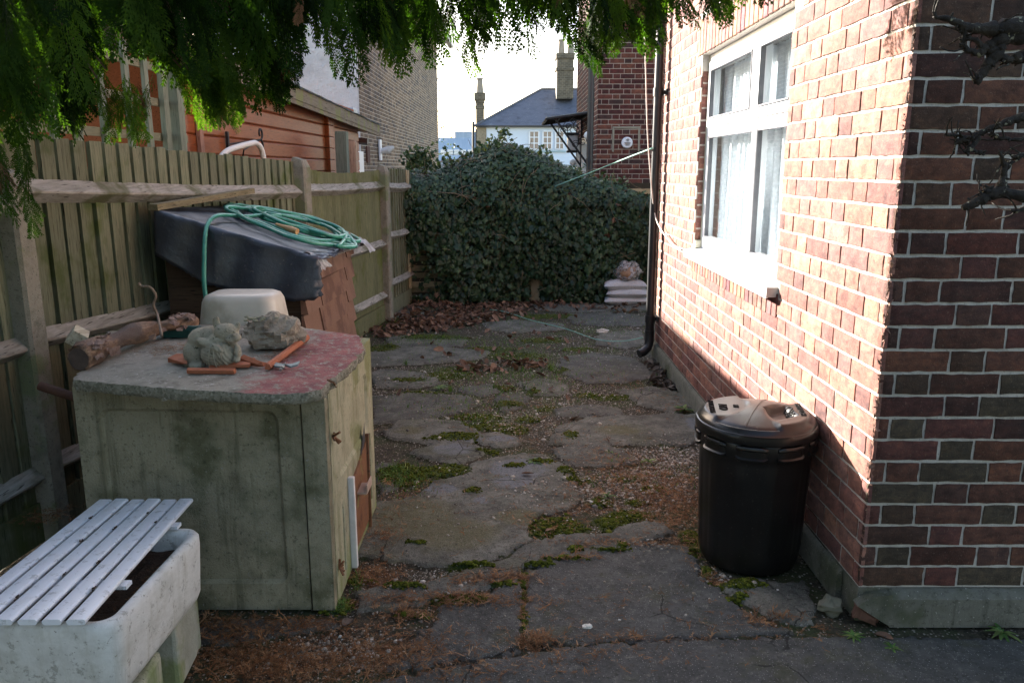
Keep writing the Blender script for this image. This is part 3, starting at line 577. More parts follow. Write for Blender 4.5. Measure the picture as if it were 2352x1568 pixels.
def fpanel(a, b, zt0, zt1, bw=.098, mat='fboard', gap=.010, sag=0, tip=.006, rails=(1.42, .82, .3), zb=.17):
    a = Vector((*a, 0)); b = Vector((*b, 0)); d = (b - a); L = d.length; d.normalize(); nrm = Vector((d.y, -d.x, 0)) # towards the garden (+x)
    yaw = math.atan2(d.y, d.x); mb = MB(); n = int(L / bw)
    for i in range(n):
        s = (i + .5) * L / n; w = L / n - gap; zt = zt0 + (zt1 - zt0) * s / L + random.uniform(-tip, tip) - sag * math.sin(math.pi * s / L); off = random.uniform(-.003, .003) - sag * .6 * math.sin(math.pi * s / L)
        c = a + d * s; h = w / 2
        P = [(-h, .014), (h, .004), (h, -.01), (-h, -.006)] if mat == 'fboard' else [(-h, .006), (h, .014), (h, -.008), (-h, -.006)]
        V = [c + d * (u_ + random.uniform(-.001, .001)) + nrm * (v_ + off) + Vector((0, 0, z)) for z in (zb, zt) for u_, v_ in P]
        V[4:] = [v + Vector((0, 0, random.uniform(-.003, .003))) for v in V[4:]]
        mb.add(V, [(0, 1, 2, 3)[::-1], (4, 5, 6, 7)] + [(i_, (i_ + 1) % 4, 4 + (i_ + 1) % 4, 4 + i_) for i_ in range(4)])
    mb.build('board_panel', M[mat], fence)
    mb = MB(); c = (a + b) / 2 - nrm * .022; mb.box((c.x, c.y, (zb + min(zt0, zt1)) / 2 - .03), (L, .012, min(zt0, zt1) - zb - .03), rot=(0, 0, yaw)); mb.build('gap_shade', M['fshade'], fence)  # dark sheet standing in for the shade between the boards
    for z in rails:
        mb = MB(); r = .048 if z > 1 else .042; N = 14; rings = []
        for k in range(N + 1):
            t = k / N; q = a + d * (L * t) + Vector((0, 0, z + (zt1 - zt0) * t * .9 - .012 * math.sin(math.pi * t * 1.0) + random.uniform(-.0015, .0015)))
            q += nrm * (.012 - sag * .6 * math.sin(math.pi * t))
            rings.append([q + Vector((0, 0, r)), q + nrm * (r * 1.15) + Vector((0, 0, -.001)), q + nrm * (r * 1.15) + Vector((0, 0, -.009)), q + nrm * .0 + Vector((0, 0, -r))])
        mb.loft(rings); mb.build('rail', M['rail'], fence)
    mb = MB(); c = (a + b) / 2 + nrm * .004; mb.box((c.x, c.y, .085), (L, .035, .17), rot=(0, 0, yaw)); mb.build('gravel_board', M['fboard2'] if mat != 'fboard' else M['fboard'], fence)
fpanel(P0, P1, 1.66, 1.62, .11, rails=(1.42, .86, .32))
fpanel(P1, P2, 1.655, 1.56, .102, rails=(1.435, .84, .3))
fpanel(P2, P3, 1.52, 1.50, .10, 'fboard2', .0015, .035, .002, rails=(1.36, .80, .28))
fpanel(P3, P4, 1.53, 1.50, .10, 'fboard', .008, 0, .008, rails=(1.34, .85, .36))
def cpost(p, z, yaw, w=.1, lean=0, cap=.0):
    mb = MB(); c, s_ = math.cos(yaw), math.sin(yaw); rings = []; h = w / 2
    prof = [(-h, -h), (h - .012, -h), (h, -h + .012), (h, h - .012), (h - .012, h), (-h, h)]
    for k in range(13):
        t = k / 12; zz = t * (z - .05); rings.append([Vector((p[0] + (x + random.uniform(-.0015, .0015)) * c - y * s_ + lean * zz, p[1] + x * s_ + y * c, zz)) for x, y in prof])
    rings.append([Vector((p[0] + (x * .6) * c - y * .8 * s_ + lean * z, p[1] + x * s_ * .6 + y * .8 * c, z + (.0 if x > 0 else .02))) for x, y in prof])
    mb.loft(rings); mb.build('concrete_post', M['post'], fence)
cpost((P1[0] + .03, P1[1]), 1.50, R(-8)); cpost((P2[0] + .035, P2[1]), 1.575, R(-8), .115); cpost((P3[0] + .03, P3[1]), 1.535, R(-8), .105)
mb = MB(); mb.box((-1.19, 9.07, .83), (.075, .09, 1.32), bev=.004, rnd=.9); mb.build('timber_post', wood('post_timber', (.25, .21, .13), (.36, .31, .2), 'z', green=((.17, .18, .06), .5)), fence)
mb = MB(); mb.box((-1.225, 9.16, 1.36), (.15, .05, .26), rnd=.3); mb.build('end_board', M['fboard'], fence)
# plank lying along the rail above the hutch
mb = MB(); mb.sweep((-1.742, 3.9, 1.335), (-1.60, 4.95, 1.385), [(-.02, -.018), (.03, -.018), (.03, .012), (-.02, .012)]); tag(mb.build('batten', wood('batten_wood', (.13, .11, .06), (.22, .19, .115), 'y')), 'yellowish timber batten nailed under the fence rail above the tarpaulin', 'batten')

# trellis behind the fence
M['sage'] = wood('sage_wood', (.13, .155, .115), (.2, .225, .17), 'z', rnd=.12, crack=.6)
M['sage_y'] = wood('sage_rail', (.14, .145, .09), (.21, .21, .14), 'y', rnd=.1, crack=.6)
tl = thing('trellis', 'sage green garden trellis with square openings behind the fence', 'trellis', (-2.15, 4.4, 1.4))
XT = -2.1
for px1 in (40, 110, 165, 228, 288, 332, 368):
    a = AX(px1, 175, XT); mb = MB(); mb.box((XT, a.y, 1.72), (.022, .05, .95), rnd=random.uniform(.3, .7)); mb.build('slat', M['sage'], tl)
for z in (1.70, 1.90, 2.10):
    mb = MB(); mb.box((XT - .022, 4.1, z), (.02, 2.5, .045)); mb.build('rail', M['sage_y'], tl)
for y, w, t in ((4.98, .07, .03), (5.12, .09, .09)):
    mb = MB(); mb.box((XT + .01, y, 1.35), (t, w, 1.58), bev=.003); mb.build('post', M['sage'], tl)

# ------------------------------------------------------------------ ORANGE SHED
M['shed'] = wood('orange_wood', (.19, .048, .014), (.29, .078, .022), 'y', s=5, stretch=10, rnd=.06, bmp=.25, rough=.45, crack=.55)
M['fascia'] = wood('fascia_wood', (.16, .125, .085), (.26, .21, .15), 'y', s=4, green=((.22, .22, .08), .48), rnd=.05)
XS = -2.3
shed = thing('garden_shed', 'orange-brown plank shed with a felt roof behind the fence', 'shed', (-3.3, 9, 0))
mb = MB()
for k in range(15):
    z = .1 + k * .138
    for (y0, y1) in ((5.55, 10.05), (10.35, 12.25)): mb.sweep((XS, y0, z), (XS, y1, z), [(-.05, .003), (.0, .0), (.012, .012), (.012, .122), (.0, .134), (-.05, .134)])
    mb.box((XS + .01, 10.2, z + .067), (.1, .26, .13), bev=.006); mb.box((XS + .01, 5.62, z + .067), (.1, .13, .13), bev=.006)
mb.build('plank_wall', M['shed'], shed)
mb = MB(); mb.box((XS - 1.0, 5.65, 1.25), (2.0, .08, 2.5)); mb.box((XS - 1.0, 12.2, 1.15), (2.0, .08, 2.15)); mb.box((XS - .04, 8.9, 1.2), (.03, 6.5, 2.3)); mb.box((XS - 2, 8.9, 1.2), (.08, 6.5, 2.3)); mb.build('inner_wall', wood('shed_board', (.25, .08, .035), (.34, .11, .05), 'y'), shed)
M['pinkb'] = wood('pink_batten', (.26, .13, .09), (.36, .2, .14), 'z')
MB().box((XS + .03, 5.98, 1.25), (.03, .07, 2.2), bev=.003).build('trim_batten', M['pinkb'], shed); MB().box((XS + .03, 10.42, 1.25), (.03, .05, 2.0), bev=.003).build('trim_batten', M['pinkb'], shed)
XF = -2.15
mb = MB(); mb.sweep((XF, 4.6, 2.30), (XF, 13.35, 2.10), [(-.014, -.085), (.014, -.085), (.014, .085), (-.014, .085)]); mb.build('fascia', M['fascia'], shed)
mb = MB(); N = 60; vs = []; fs = []
for i in range(N + 1):
    y = 4.55 + 8.85 * i / N; zz = 2.30 - .2 * (y - 4.6) / 8.75
    for (dx, dz) in ((.025, .082), (.03, .1), (-.02, .112), (-.9, .2), (-2.6, .34)): vs.append((XF + dx + random.uniform(-.006, .006) * (dx > -.5), y, zz + dz + random.uniform(-.004, .004)))
fs = [(i * 5 + k, (i + 1) * 5 + k, (i + 1) * 5 + k + 1, i * 5 + k + 1) for i in range(N) for k in range(4)]
mb.add(vs, fs); mb.add([(XF - 2.6, 4.55, 2.5), (XF - 2.6, 13.4, 2.3), (XF + .02, 13.4, 2.06), (XF + .02, 4.55, 2.26)], [(0, 1, 2, 3)])
mb.build('felt_roof', surf('roof_felt', [(.05, .055, .06), (.12, .125, .13)], 30, spot=((.4, .4, .3), .12), spots=60, big=((.1, .13, .04), 8, .56, .66), bmp=1, bs=60, bd=.01), shed)
hb = thing('hanging_bracket', 'black iron scroll bracket on the orange shed wall', 'bracket', (XS + .1, 7.0, 1.6))
mb = MB(); y0 = 6.55; mb.box((XS + .03, y0, 1.62), (.02, .03, .36)); p0 = Vector((XS + .03, y0, 1.70)); p1 = AX(598, 321, XS + .12)
mb.tube([p0, p1], .007, 6)
mb.tube([Vector((XS + .03, y0 + .3, 1.55)), AX(560, 345, XS + .1), p1], .006, 6)
for sgn, c0 in ((1, AX(598, 307, XS + .12)), (-1, AX(600, 336, XS + .12))):
    mb.tube([c0 + Vector((0, .05 * math.cos(a) * (1 - a / 9), sgn * .045 * math.sin(a) * (1 - a / 9))) for a in [-1.6 + i * .4 for i in range(15)]], .009, 6)
mb.build('scroll', M['black_iron'], hb)
cable('arched_tube', [AX(505, 375, -1.95), AX(512, 356, -1.95), AX(530, 343, -1.95), AX(575, 330, -1.95), AX(590, 330, -1.95), AX(601, 345, -1.95), AX(608, 380, -1.95)], .021, surf('white_tube', [(.66, .63, .58), (.72, .69, .64)], 6, bmp=0), 'bent white metal tube rising behind the fence top in front of the shed', 'tube', 8)
o = MB().box((-1.99, 9.6, 1.0), (.13, .15, 1.9 - .06 + .02), bev=.005, rnd=.2).build('timber_stack', M['sage']); tag(o, 'grey-green square timber post standing beside the shed end', 'post')
o = MB().box((-1.97, 10.1, .98), (.10, .12, 1.72), bev=.01, jit=.004, rnd=.9).build('rough_plank', wood('rough_wood', (.32, .2, .13), (.45, .3, .2), 'z', rnd=.1)); tag(o, 'rough split brown plank leaning just behind the grey-green timber post', 'plank')

# ------------------------------------------------------------------ SLATTED FENCE UNDER THE IVY
sf = thing('slatted_fence', 'old slatted fence panel mostly hidden by the ivy hedge', 'fence', (.2, 9.3, 0))
mb = MB(); M['oldslat'] = wood('old_slat', (.2, .17, .1), (.33, .28, .17), 'x', green=((.14, .16, .05), .5), rnd=.3)
for k in range(13):
    z = .1 + k * .095 + random.uniform(-.01, .01); mb.box((.2, 9.27 + random.uniform(-.01, .02), z), (2.78, .012, .062), rot=(random.uniform(-.2, .2), random.uniform(-.012, .012), 0))
mb.build('slat', M['oldslat'], sf)
mb = MB(); mb.box((.2, 9.31, .7), (2.8, .01, 1.3)); mb.build('gap_shade', M['fshade'], sf)  # dark sheet for the shade between the slats
mb = MB(); mb.box((AY(1230, 660, 9.18).x, 9.2, .6), (.11, .1, 1.2), bev=.006); mb.build('concrete_post', surf('mossy_post', [(.2, .19, .12), (.28, .26, .18)], 9, bmp=.7), sf)

# ------------------------------------------------------------------ leaf scatter helpers
def instance(T, Tf, mats, rnds):
    """T: template verts (n,3); Tf: faces (m,k); mats: (N,3,3) and offsets (N,3)"""
    A, O = mats; V = np.einsum('nij,kj->nki', A, T) + O[:, None, :]; N = len(O)
    F = (Tf[None] + (np.arange(N) * len(T))[:, None, None]).reshape(-1, Tf.shape[1])
    return V.reshape(-1, 3), F, np.repeat(rnds, len(Tf))
def merge(parts):
    Vs, Fs, Rs = [], [], []; o = 0
    for V, F, r in parts: Vs.append(V); Fs.append(F + o); Rs.append(r); o += len(V)
    return np.vstack(Vs), np.vstack(Fs), np.concatenate(Rs)
def frames(nrm, up_, roll):
    n = nrm / np.linalg.norm(nrm, axis=1, keepdims=True); x = np.cross(up_, n); x /= np.linalg.norm(x, axis=1, keepdims=True) + 1e-9
    y = np.cross(n, x); c, s_ = np.cos(roll)[:, None], np.sin(roll)[:, None]
    return np.stack([x * c + y * s_, -x * s_ + y * c, n], axis=2)
# ivy leaf: quads, tip at -Y, lobes, folded along the midrib
def ivy_leaf():
    half = [(0, .18), (.20, .42), (.46, .30), (.36, .08), (.58, -.10), (.34, -.22), (.16, -.40), (0, -.72)]
    V = [(0, .18, 0), (0, -.25, .03), (0, -.72, -.05)]
    out = []
    for sx in (1, -1):
        b = len(V); V += [(sx * .20, .42, -.05), (sx * .50, .28, -.13), (sx * .36, .06, -.08), (sx * .56, -.12, -.16), (sx * .30, -.30, -.08), (sx * .13, -.5, -.04)]
        q = [(0, b, b + 1, b + 2), (0, b + 2, b + 4, 1), (b + 2, b + 3, b + 4, b + 4), (1, b + 4, b + 5, 2)]
        out += [f if sx > 0 else f[::-1] for f in q]
    return np.array(V, float), np.array(out)
IV, IF = ivy_leaf()
IF = np.array([f if len(set(f)) == 4 else f for f in IF])
# replace degenerate quads by splitting differently
IF[2] = (5, 6, 7, 5) if False else IF[2]
prof_px = [(925, 420), (938, 392), (955, 380), (985, 382), (1010, 375), (1040, 365), (1070, 352), (1100, 337), (1130, 327), (1165, 323), (1200, 330), (1240, 345), (1275, 362), (1310, 380), (1345, 397), (1380, 408), (1430, 420), (1470, 438), (1520, 450)]
prof_w = [AY(x, y + 9, 9.55) for x, y in prof_px]; pxs = np.array([p.x for p in prof_w]); pzs = np.array([p.z for p in prof_w])
def top_z(x): return np.interp(x, pxs, pzs)
N = 19000
u = RNG.uniform(-1.22, 1.95, N); t = RNG.uniform(0, 1, N) ** .95
H = top_z(u); zf = 1.12                                      # front face height; above it the mound rolls back
s = t * (zf + 1.0 + (H - zf) * 1.1); 
front = s < zf
z = np.where(front, s, 0); y = np.zeros(N)
y = np.where(front, 9.02 - .07 * np.sin(z * 2.6) + .05 * np.sin(u * 5 + z * 3), 0)
w = np.clip((s - zf) / (1.0 + (H - zf) * 1.1), 0, 1); ang = w * math.pi * .62
y = np.where(front, y, 9.0 + .62 * (1 - np.cos(ang)) + .05 * np.sin(u * 7)); z = np.where(front, z, zf + (H - zf) * np.sin(np.clip(ang, 0, 1.57)) - .25 * np.clip(ang - 1.57, 0, 1))
nz = np.where(front, .22, .22 + np.sin(ang) * 1.1); ny = np.where(front, -1, -np.cos(ang) - .15)
lump = np.array([mnoise.noise(Vector((a * 2.2, b * 2.2, c * 2.2))) for a, b, c in zip(u, y, z)])
dep = RNG.uniform(-.12, .035, N) + lump * .09
P = np.stack([u, y + ny * -dep * -1 * 1.0, z + nz * dep * .5], 1)
keep = ~((u < -.86 + .15 * RNG.uniform(size=N)) & (z < .62) & (z > .08) & (RNG.uniform(size=N) < .85)) & (z > .02 + 0 * u)
keep &= ~((np.abs(u - AY(1230, 660, 9.18).x) < .07) & (z < .3) & (RNG.uniform(size=N) < .95))
keep &= RNG.uniform(size=N) < np.where(z < .35, .75, 1)
P = P[keep]; nn = np.stack([RNG.normal(0, .38, len(P)), ny[keep] + RNG.normal(0, .22, len(P)), nz[keep] + RNG.normal(0, .32, len(P))], 1)
sz = np.clip(RNG.lognormal(-3.02, .38, len(P)), .022, .105) * np.where(P[:, 2] > 1.15, .8, 1.0)
A = frames(nn, np.tile([0, 0, 1.], (len(P), 1)), RNG.normal(0, .45, len(P))) * sz[:, None, None]
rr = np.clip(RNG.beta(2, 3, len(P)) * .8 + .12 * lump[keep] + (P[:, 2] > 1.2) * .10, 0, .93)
hedge = thing('ivy_hedge', 'thick dark green ivy hedge closing the far end of the yard', 'hedge', (.3, 9.1, 0))
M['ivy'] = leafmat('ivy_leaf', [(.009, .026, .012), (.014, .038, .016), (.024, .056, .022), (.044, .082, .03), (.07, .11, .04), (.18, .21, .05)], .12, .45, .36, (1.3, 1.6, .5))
V, F, r_ = instance(IV, IF, (A, P), rr)
# shoots along the crest
sp = []
for k in range(90):
    x = random.uniform(-1.15, 1.85); b0 = Vector((x, random.uniform(9.2, 9.6), float(top_z(x)) - .02)); L = random.uniform(.04, .13) * (2.2 if random.random() < .1 else 1)
    d = Vector((random.uniform(-.6, .6), random.uniform(-.4, .2), random.uniform(.3, 1))).normalized()
    sp += [b0 + d * L * q / 6 + Vector([random.uniform(-.015, .015) for _ in range(3)]) for q in range(7)]
for k in range(36): b0 = AY(1157 + random.uniform(-14, 16), 322 - 0, 9.5); sp.append(b0 + Vector((0, 0, random.uniform(0, .13))) + Vector([random.uniform(-.03, .03) for _ in range(3)]))
for k in range(650): b0 = AY(random.gauss(965, 17), random.gauss(375, 17), 10.0); sp.append(b0 + Vector([random.uniform(-.04, .04) for _ in range(3)]))
Q = np.array([tuple(p) for p in sp]); nq = RNG.normal(0, 1, (len(Q), 3)) + [0, -.9, .4]
A2 = frames(nq, np.tile([0, 0, 1.], (len(Q), 1)), RNG.normal(0, .8, len(Q))) * RNG.uniform(.025, .055, len(Q))[:, None, None]
V2, F2, r2 = instance(IV, IF, (A2, Q), RNG.uniform(.3, .95, len(Q)))
V, F, r_ = merge([(V, F, r_), (V2, F2, r2)])
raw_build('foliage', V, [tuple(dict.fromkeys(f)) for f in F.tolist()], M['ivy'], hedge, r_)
# dark body and brown stems inside
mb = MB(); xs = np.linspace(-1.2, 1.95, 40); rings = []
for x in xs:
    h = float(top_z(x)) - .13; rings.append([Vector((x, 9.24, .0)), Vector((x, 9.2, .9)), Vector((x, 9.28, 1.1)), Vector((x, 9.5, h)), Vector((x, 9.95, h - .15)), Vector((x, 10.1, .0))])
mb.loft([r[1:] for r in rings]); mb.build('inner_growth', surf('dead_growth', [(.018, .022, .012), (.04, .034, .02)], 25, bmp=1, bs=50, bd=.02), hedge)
mb = MB()
for k in range(110):
    x = random.uniform(-1.15, 1.9); z0_ = random.uniform(.0, 1.3); p = Vector((x, 9.0, z0_)); pts = [p]
    d = Vector((random.uniform(-1, 1), random.uniform(-.2, .1), random.uniform(-.2, 1))).normalized()
    if k > 60: p = Vector((x, 9.35, float(top_z(x)) - .1)); pts = [p]; d = Vector((random.uniform(-1, 1), random.uniform(-.8, 0), random.uniform(-.1, .5))).normalized()
    for q in range(6): d = (d + Vector([random.uniform(-.35, .35) for _ in range(3)])).normalized(); pts.append(pts[-1] + d * .055)
    mb.tube(pts, .003, 4)
for (p0, p1) in ((AY(1000, 700 - 100, 8.98), AY(1008, 520, 8.97)), (AY(985, 440, 9.0), AY(1100, 462, 9.0)), (AY(960, 450, 9.0), AY(1000, 480, 9.0))): mb.tube([p0, lerp(p0, p1, .5) + Vector((.02, 0, .03)), p1], .006, 5)
mb.build('stem', surf('ivy_stem', [(.1, .075, .045), (.2, .16, .1)], 30), hedge)
# brown dead leaves caught in the ivy
Q = np.stack([RNG.uniform(-1, 1.6, 60), np.full(60, 9.03), RNG.uniform(.05, 1.3, 60)], 1)
A3 = frames(RNG.normal(0, .5, (60, 3)) + [0, -1, .2], np.tile([0, 0, 1.], (60, 1)), RNG.uniform(0, 6, 60)) * RNG.uniform(.04, .075, 60)[:, None, None]
V, F, r_ = instance(IV, IF, (A3, Q), RNG.uniform(0, 1, 60)); 
M['deadleaf'] = leafmat('dead_leaf', [(.05, .03, .022), (.11, .066, .045), (.18, .11, .075), (.27, .18, .125)], .12, .8, .2, (1.3, 1.1, .8))
raw_build('caught_leaves', V, [tuple(dict.fromkeys(f)) for f in F.tolist()], M['deadleaf'], hedge, r_)

# ------------------------------------------------------------------ SANDBAGS AND RUBBLE BAG
M['bag'] = surf('white_sack', [(.42, .42, .42), (.54, .54, .54), (.48, .48, .49)], 14, spot=((.1, .1, .095), .13), spots=70, rough=.6, bmp=.4, bs=40, bd=.01)
def sack(cx, cy, z, w, d, h, yaw, label, seed):
    rg = random.Random(seed); mb = MB(); n = 26; m_ = 14; vs = []; top = []
    def P(u, v, sgn):
        e = (1 - abs(u) ** 3.2) * (1 - abs(v) ** 3.2); e = max(e, 0) ** .55
        pin = 1 - .10 * (abs(v) > 2) - .05 * abs(u) ** 6
        x = u * w / 2 * (1 - .07 * (1 - v * v) * abs(u) ** 8); y = v * d / 2 * (1 - .10 * (1 - u * u) * abs(v) ** 8)
        zz = h / 2 * e * (1 + .13 * mnoise.noise((u * 2.5, v * 2.5, seed + sgn))) * sgn + .006 * mnoise.noise((u * 9, v * 9, seed)) * e
        c, s_ = math.cos(yaw), math.sin(yaw); return Vector((cx + x * c - y * s_, cy + x * s_ + y * c, z + h * .42 + (zz if sgn > 0 else max(zz, -h * .42))))
    for sgn in (1, -1):
        vs = [P(2 * i / n - 1, 2 * j / m_ - 1, sgn) for j in range(m_ + 1) for i in range(n + 1)]
        fs = [(j * (n + 1) + i, j * (n + 1) + i + 1, (j + 1) * (n + 1) + i + 1, (j + 1) * (n + 1) + i) for j in range(m_) for i in range(n)]
        mb.add(vs, fs if sgn > 0 else [f[::-1] for f in fs])
    return tag(mb.build('sandbag', M['bag'], smooth=True), label, 'sandbag', 'white sandbags stacked against the ivy')
sack(1.29, 9.0, .0, .52, .34, .12, .02, 'bottom white sandbag of the stack by the drainpipe', 1)
sack(1.31, 8.98, .085, .50, .32, .12, -.04, 'middle white sandbag of the stack by the drainpipe', 2)
sack(1.27, 9.0, .165, .50, .33, .14, .05, 'top white sandbag carrying the bag of rubble', 3)
bag = thing('rubble_bag', 'clear plastic bag of brown rubble on top of the white sandbags', 'bag', (1.31, 8.96, .28))
def blob(name, c, r, sq, mat, parent=None, seed=0, amp=.25, f=1.6, seg=22, rn=14, flat=None, ridge=0, rot=0, smooth=True, lo=None):
    c = Vector(c); rings = []
    for i in range(rn + 1):
        t = max(.001, min(math.pi - .001, math.pi * i / rn)); ring = []
        for k in range(seg):
            a = 2 * math.pi * k / seg; d = Vector((math.sin(t) * math.cos(a), math.sin(t) * math.sin(a), -math.cos(t)))
            q = 1 + amp * mnoise.noise(d * f + Vector((seed * 7.1, 3, seed))) + amp * .4 * mnoise.noise(d * f * 3 + Vector((seed, 0, 5)))
            if ridge: q += ridge * abs(mnoise.noise(d * f * 2 + Vector((seed, 9, 0))))
            p = Vector((d.x * sq[0], d.y * sq[1], d.z * sq[2])) * r * q; p = Matrix.Rotation(rot, 3, 'Z') @ p
            if flat is not None: p.z = max(p.z, flat)
            ring.append(c + p)
        rings.append(ring)
    return MB().loft(rings).build(name, mat, parent, smooth=smooth)
blob('rubble', (1.30, 8.93, .365), .105, (1.0, .75, .8), surf('brown_rubble', [(.18, .1, .05), (.36, .2, .1), (.24, .15, .1)], 22, bmp=.6, rough=.5), bag, 4, .45, 1.6)
m, nt, b = new_mat('clear_film'); b.inputs['Base Color'].default_value = (.5, .47, .45, 1); b.inputs['Roughness'].default_value = .3
tr = nt.nodes.new('ShaderNodeBsdfTransparent'); mx = nt.nodes.new('ShaderNodeMixShader'); nt.links.new(ramp(nt, noise(nt, pos_node(nt), 30, 3), [(.4, (.2,) * 3), (.62, (.85,) * 3)]), mx.inputs[0])
nt.links.new(tr.outputs[0], mx.inputs[1]); nt.links.new(b.outputs[0], mx.inputs[2]); nt.links.new(mx.outputs[0], nt.nodes['Material Output'].inputs[0])
bump(nt, b, noise(nt, pos_node(nt), 40, 4), 1, .02)
blob('film', (1.31, 8.95, .37), .135, (1.05, .8, .82), m, bag, 9, .5, 1.5)

# ------------------------------------------------------------------ CONCRETE BUNKER
M['conc'] = surf('mossy_concrete', [(.155, .136, .09), (.275, .25, .17), (.21, .188, .125)], 7, spot=((.25, .24, .2), .13), spots=110, bmp=1, bs=150, big=((.10, .10, .055), 5, .46, .7), rough=.95)
M['conc2'] = surf('pale_concrete', [(.22, .21, .135), (.33, .315, .215), (.27, .26, .17)], 7, spot=((.34, .32, .26), .13), spots=110, big=((.17, .18, .08), 3.5, .52, .66), bmp=.5, bs=200, rough=.95)
def streak(mat, col, amt=.6, lo=.5, hi=.66, fine=60):
    nt = mat.node_tree; b = nt.nodes['Principled BSDF']; l = b.inputs['Base Color'].links[0].from_socket
    f = step(nt, noise(nt, pos_node(nt, (1, 1, .07)), 16, 5, .75), lo, hi); c = mixc(nt, math_(nt, 'MULTIPLY', f, amt), l, col)
    f2 = step(nt, noise(nt, pos_node(nt), fine, 5, .8), .56, .63); c = mixc(nt, math_(nt, 'MULTIPLY', f2, .55), c, tuple(x * .45 for x in col))
    nt.links.new(c, b.inputs['Base Color'])
def grad_green(mat, z0=.45, col=(.14, .2, .05)):
    nt = mat.node_tree; b = nt.nodes['Principled BSDF']; l = b.inputs['Base Color'].links[0].from_socket
    g = nt.nodes.new('ShaderNodeNewGeometry'); s_ = nt.nodes.new('ShaderNodeSeparateXYZ'); nt.links.new(g.outputs['Position'], s_.inputs[0])
    f = math_(nt, 'SUBTRACT', math_(nt, 'MULTIPLY', noise(nt, pos_node(nt, (1, 1, .5)), 7, 4), 1.1), s_.outputs['Z'])
    nt.links.new(mixc(nt, math_(nt, 'MULTIPLY', step(nt, f, z0 - .1, z0 + .22), .8), l, col), b.inputs['Base Color'])
streak(M['conc'], (.09, .083, .046)); streak(M['conc2'], (.15, .155, .075), .6, .46, .6)
grad_green(M['conc2'], .42)
streak(M['plinth'], (.05, .05, .036), .5)
bk = thing('concrete_bunker', 'mossy concrete coal bunker with a rusty hatch and broken top slab', 'bunker', (-1.03, 2.95, 0))
BX0, BX1, BY0, BY1, BZ = -1.455, -.62, 2.54, 3.40, .815
mb = MB()      # front panel with raised border, inset field
def panel(mb, O, u, n, W, H, bw=.075, dep=.012, r=.04, bwb=.1, t=.05, slope=0):
    O, u, n = Vector(O), Vector(u), Vector(n)
    def rr(x0, x1, z0, z1, rad, d):
        pts = []
        for (cx, cz, a0) in ((x1 - rad, z1 - rad, 0), (x0 + rad, z1 - rad, 90), (x0 + rad, z0 + rad, 180), (x1 - rad, z0 + rad, 270)):
            for i in range(6): a = R(a0 + 18 * i); pts.append(O + u * (cx + rad * math.cos(a)) + Vector((0, 0, cz + rad * math.sin(a) - slope * (cx / W) * (cz > H / 2))) + n * d)
        return pts
    mb.loft([rr(0, W, 0, H, .004, -t), rr(0, W, 0, H, .004, 0), rr(bw, W - bw, bwb, H - bw, r, 0), rr(bw + .012, W - bw - .012, bwb + .012, H - bw - .012, r - .008, -dep)], (True, True))
panel(mb, (BX0, BY0, 0), (1, 0, 0), (0, -1, 0), BX1 - BX0 - .085, BZ, slope=.01); mb.build('front_panel', M['conc'], bk)
mb = MB(); mb.box((BX1 - .0405, BY0 + .016, BZ / 2 - .004), (.079, .046, BZ - .01), bev=.003); mb.build('corner_pillar', M['conc'], bk)
mb = MB(); panel(mb, (BX1, BY0 + .042, 0), (0, 1, 0), (1, 0, 0), BY1 - BY0 - .042, BZ - .02, bw=.12, bwb=.42, t=.05, dep=.01)
mb.tube([(BX1 + .001, 2.72, .06), (BX1 + .001, 2.72, .31), (BX1 - .005, 2.73, .33)], .006, 6); mb.tube([(BX1 + .001, 3.28, .1), (BX1 + .001, 3.28, .40)], .007, 6)
mb.build('side_panel', M['conc2'], bk)
mb = MB(); mb.box((BX0 + .025, 2.98, .4), (.05, .82, .8)); mb.box((-1.03, BY1 - .03, .4), (.8, .05, .78)); mb.build('rear_panels', M['conc'], bk)
M['rust'] = surf('rusty_steel', [(.09, .04, .022), (.19, .085, .04), (.14, .07, .04)], 12, spot=((.1, .05, .03), .1), rough=.75, metal=.1, big=((.2, .2, .06), 9, .55, .68))
mb = MB(); y0, y1 = 2.85, 3.17
mb.add([(BX1 + .008, y0, .05), (BX1 + .008, y1, .05), (BX1 + .008, y1, .40), (BX1 + .008, (y0 + y1) / 2, .36), (BX1 + .008, y0, .335), (BX1 - .004, y0, .05), (BX1 - .004, y1, .05), (BX1 - .004, y1, .40), (BX1 - .004, (y0 + y1) / 2, .36), (BX1 - .004, y0, .335)], [(0, 1, 2, 3, 4), (1, 6, 7, 2), (2, 7, 8, 3), (3, 8, 9, 4), (4, 9, 5, 0)])
ht = mb.build('hatch', M['rust'], bk)
mb = MB(); mb.box((BX1 + .025, 3.0, .262), (.04, .10, .012), bev=.003); mb.box((BX1 + .046, 3.0, .278), (.006, .10, .035), bev=.002); mb.build('hatch_handle', surf('handle_steel', [(.3, .2, .14), (.42, .33, .27)], 20), ht)
mb = MB(); mb.add([(BX1 + .004, y1 - .11, .365), (BX1 + .004, y1 + .004, .395), (BX1 + .004, y1 + .004, .49), (BX1 + .004, y1 - .03, .45)], [(0, 1, 2, 3)]); mb.build('hatch_opening', M['dark'], bk)
mb = MB(); mb.box((BX1 + .012, 2.83, .195), (.024, .024, .37), bev=.004); mb.build('white_channel', surf('white_channel', [(.5, .48, .45), (.62, .6, .57)], 20), bk)
mb = MB(); mb.box((BX1 + .01, 3.185, .22), (.014, .012, .42), bev=.003); mb.build('guide_rail', M['rust'], bk)
for (y, z) in ((2.60, .62), (2.60, .13)):
    mb = MB(); c = Vector((BX1 + .006, y, z))
    for k in range(6): mb.tube([c, c + Vector((random.uniform(.0, .03), random.uniform(-.025, .025), random.uniform(-.03, .03)))], .0045, 5)
    mb.build('rusted_bolt', M['rust'], bk)
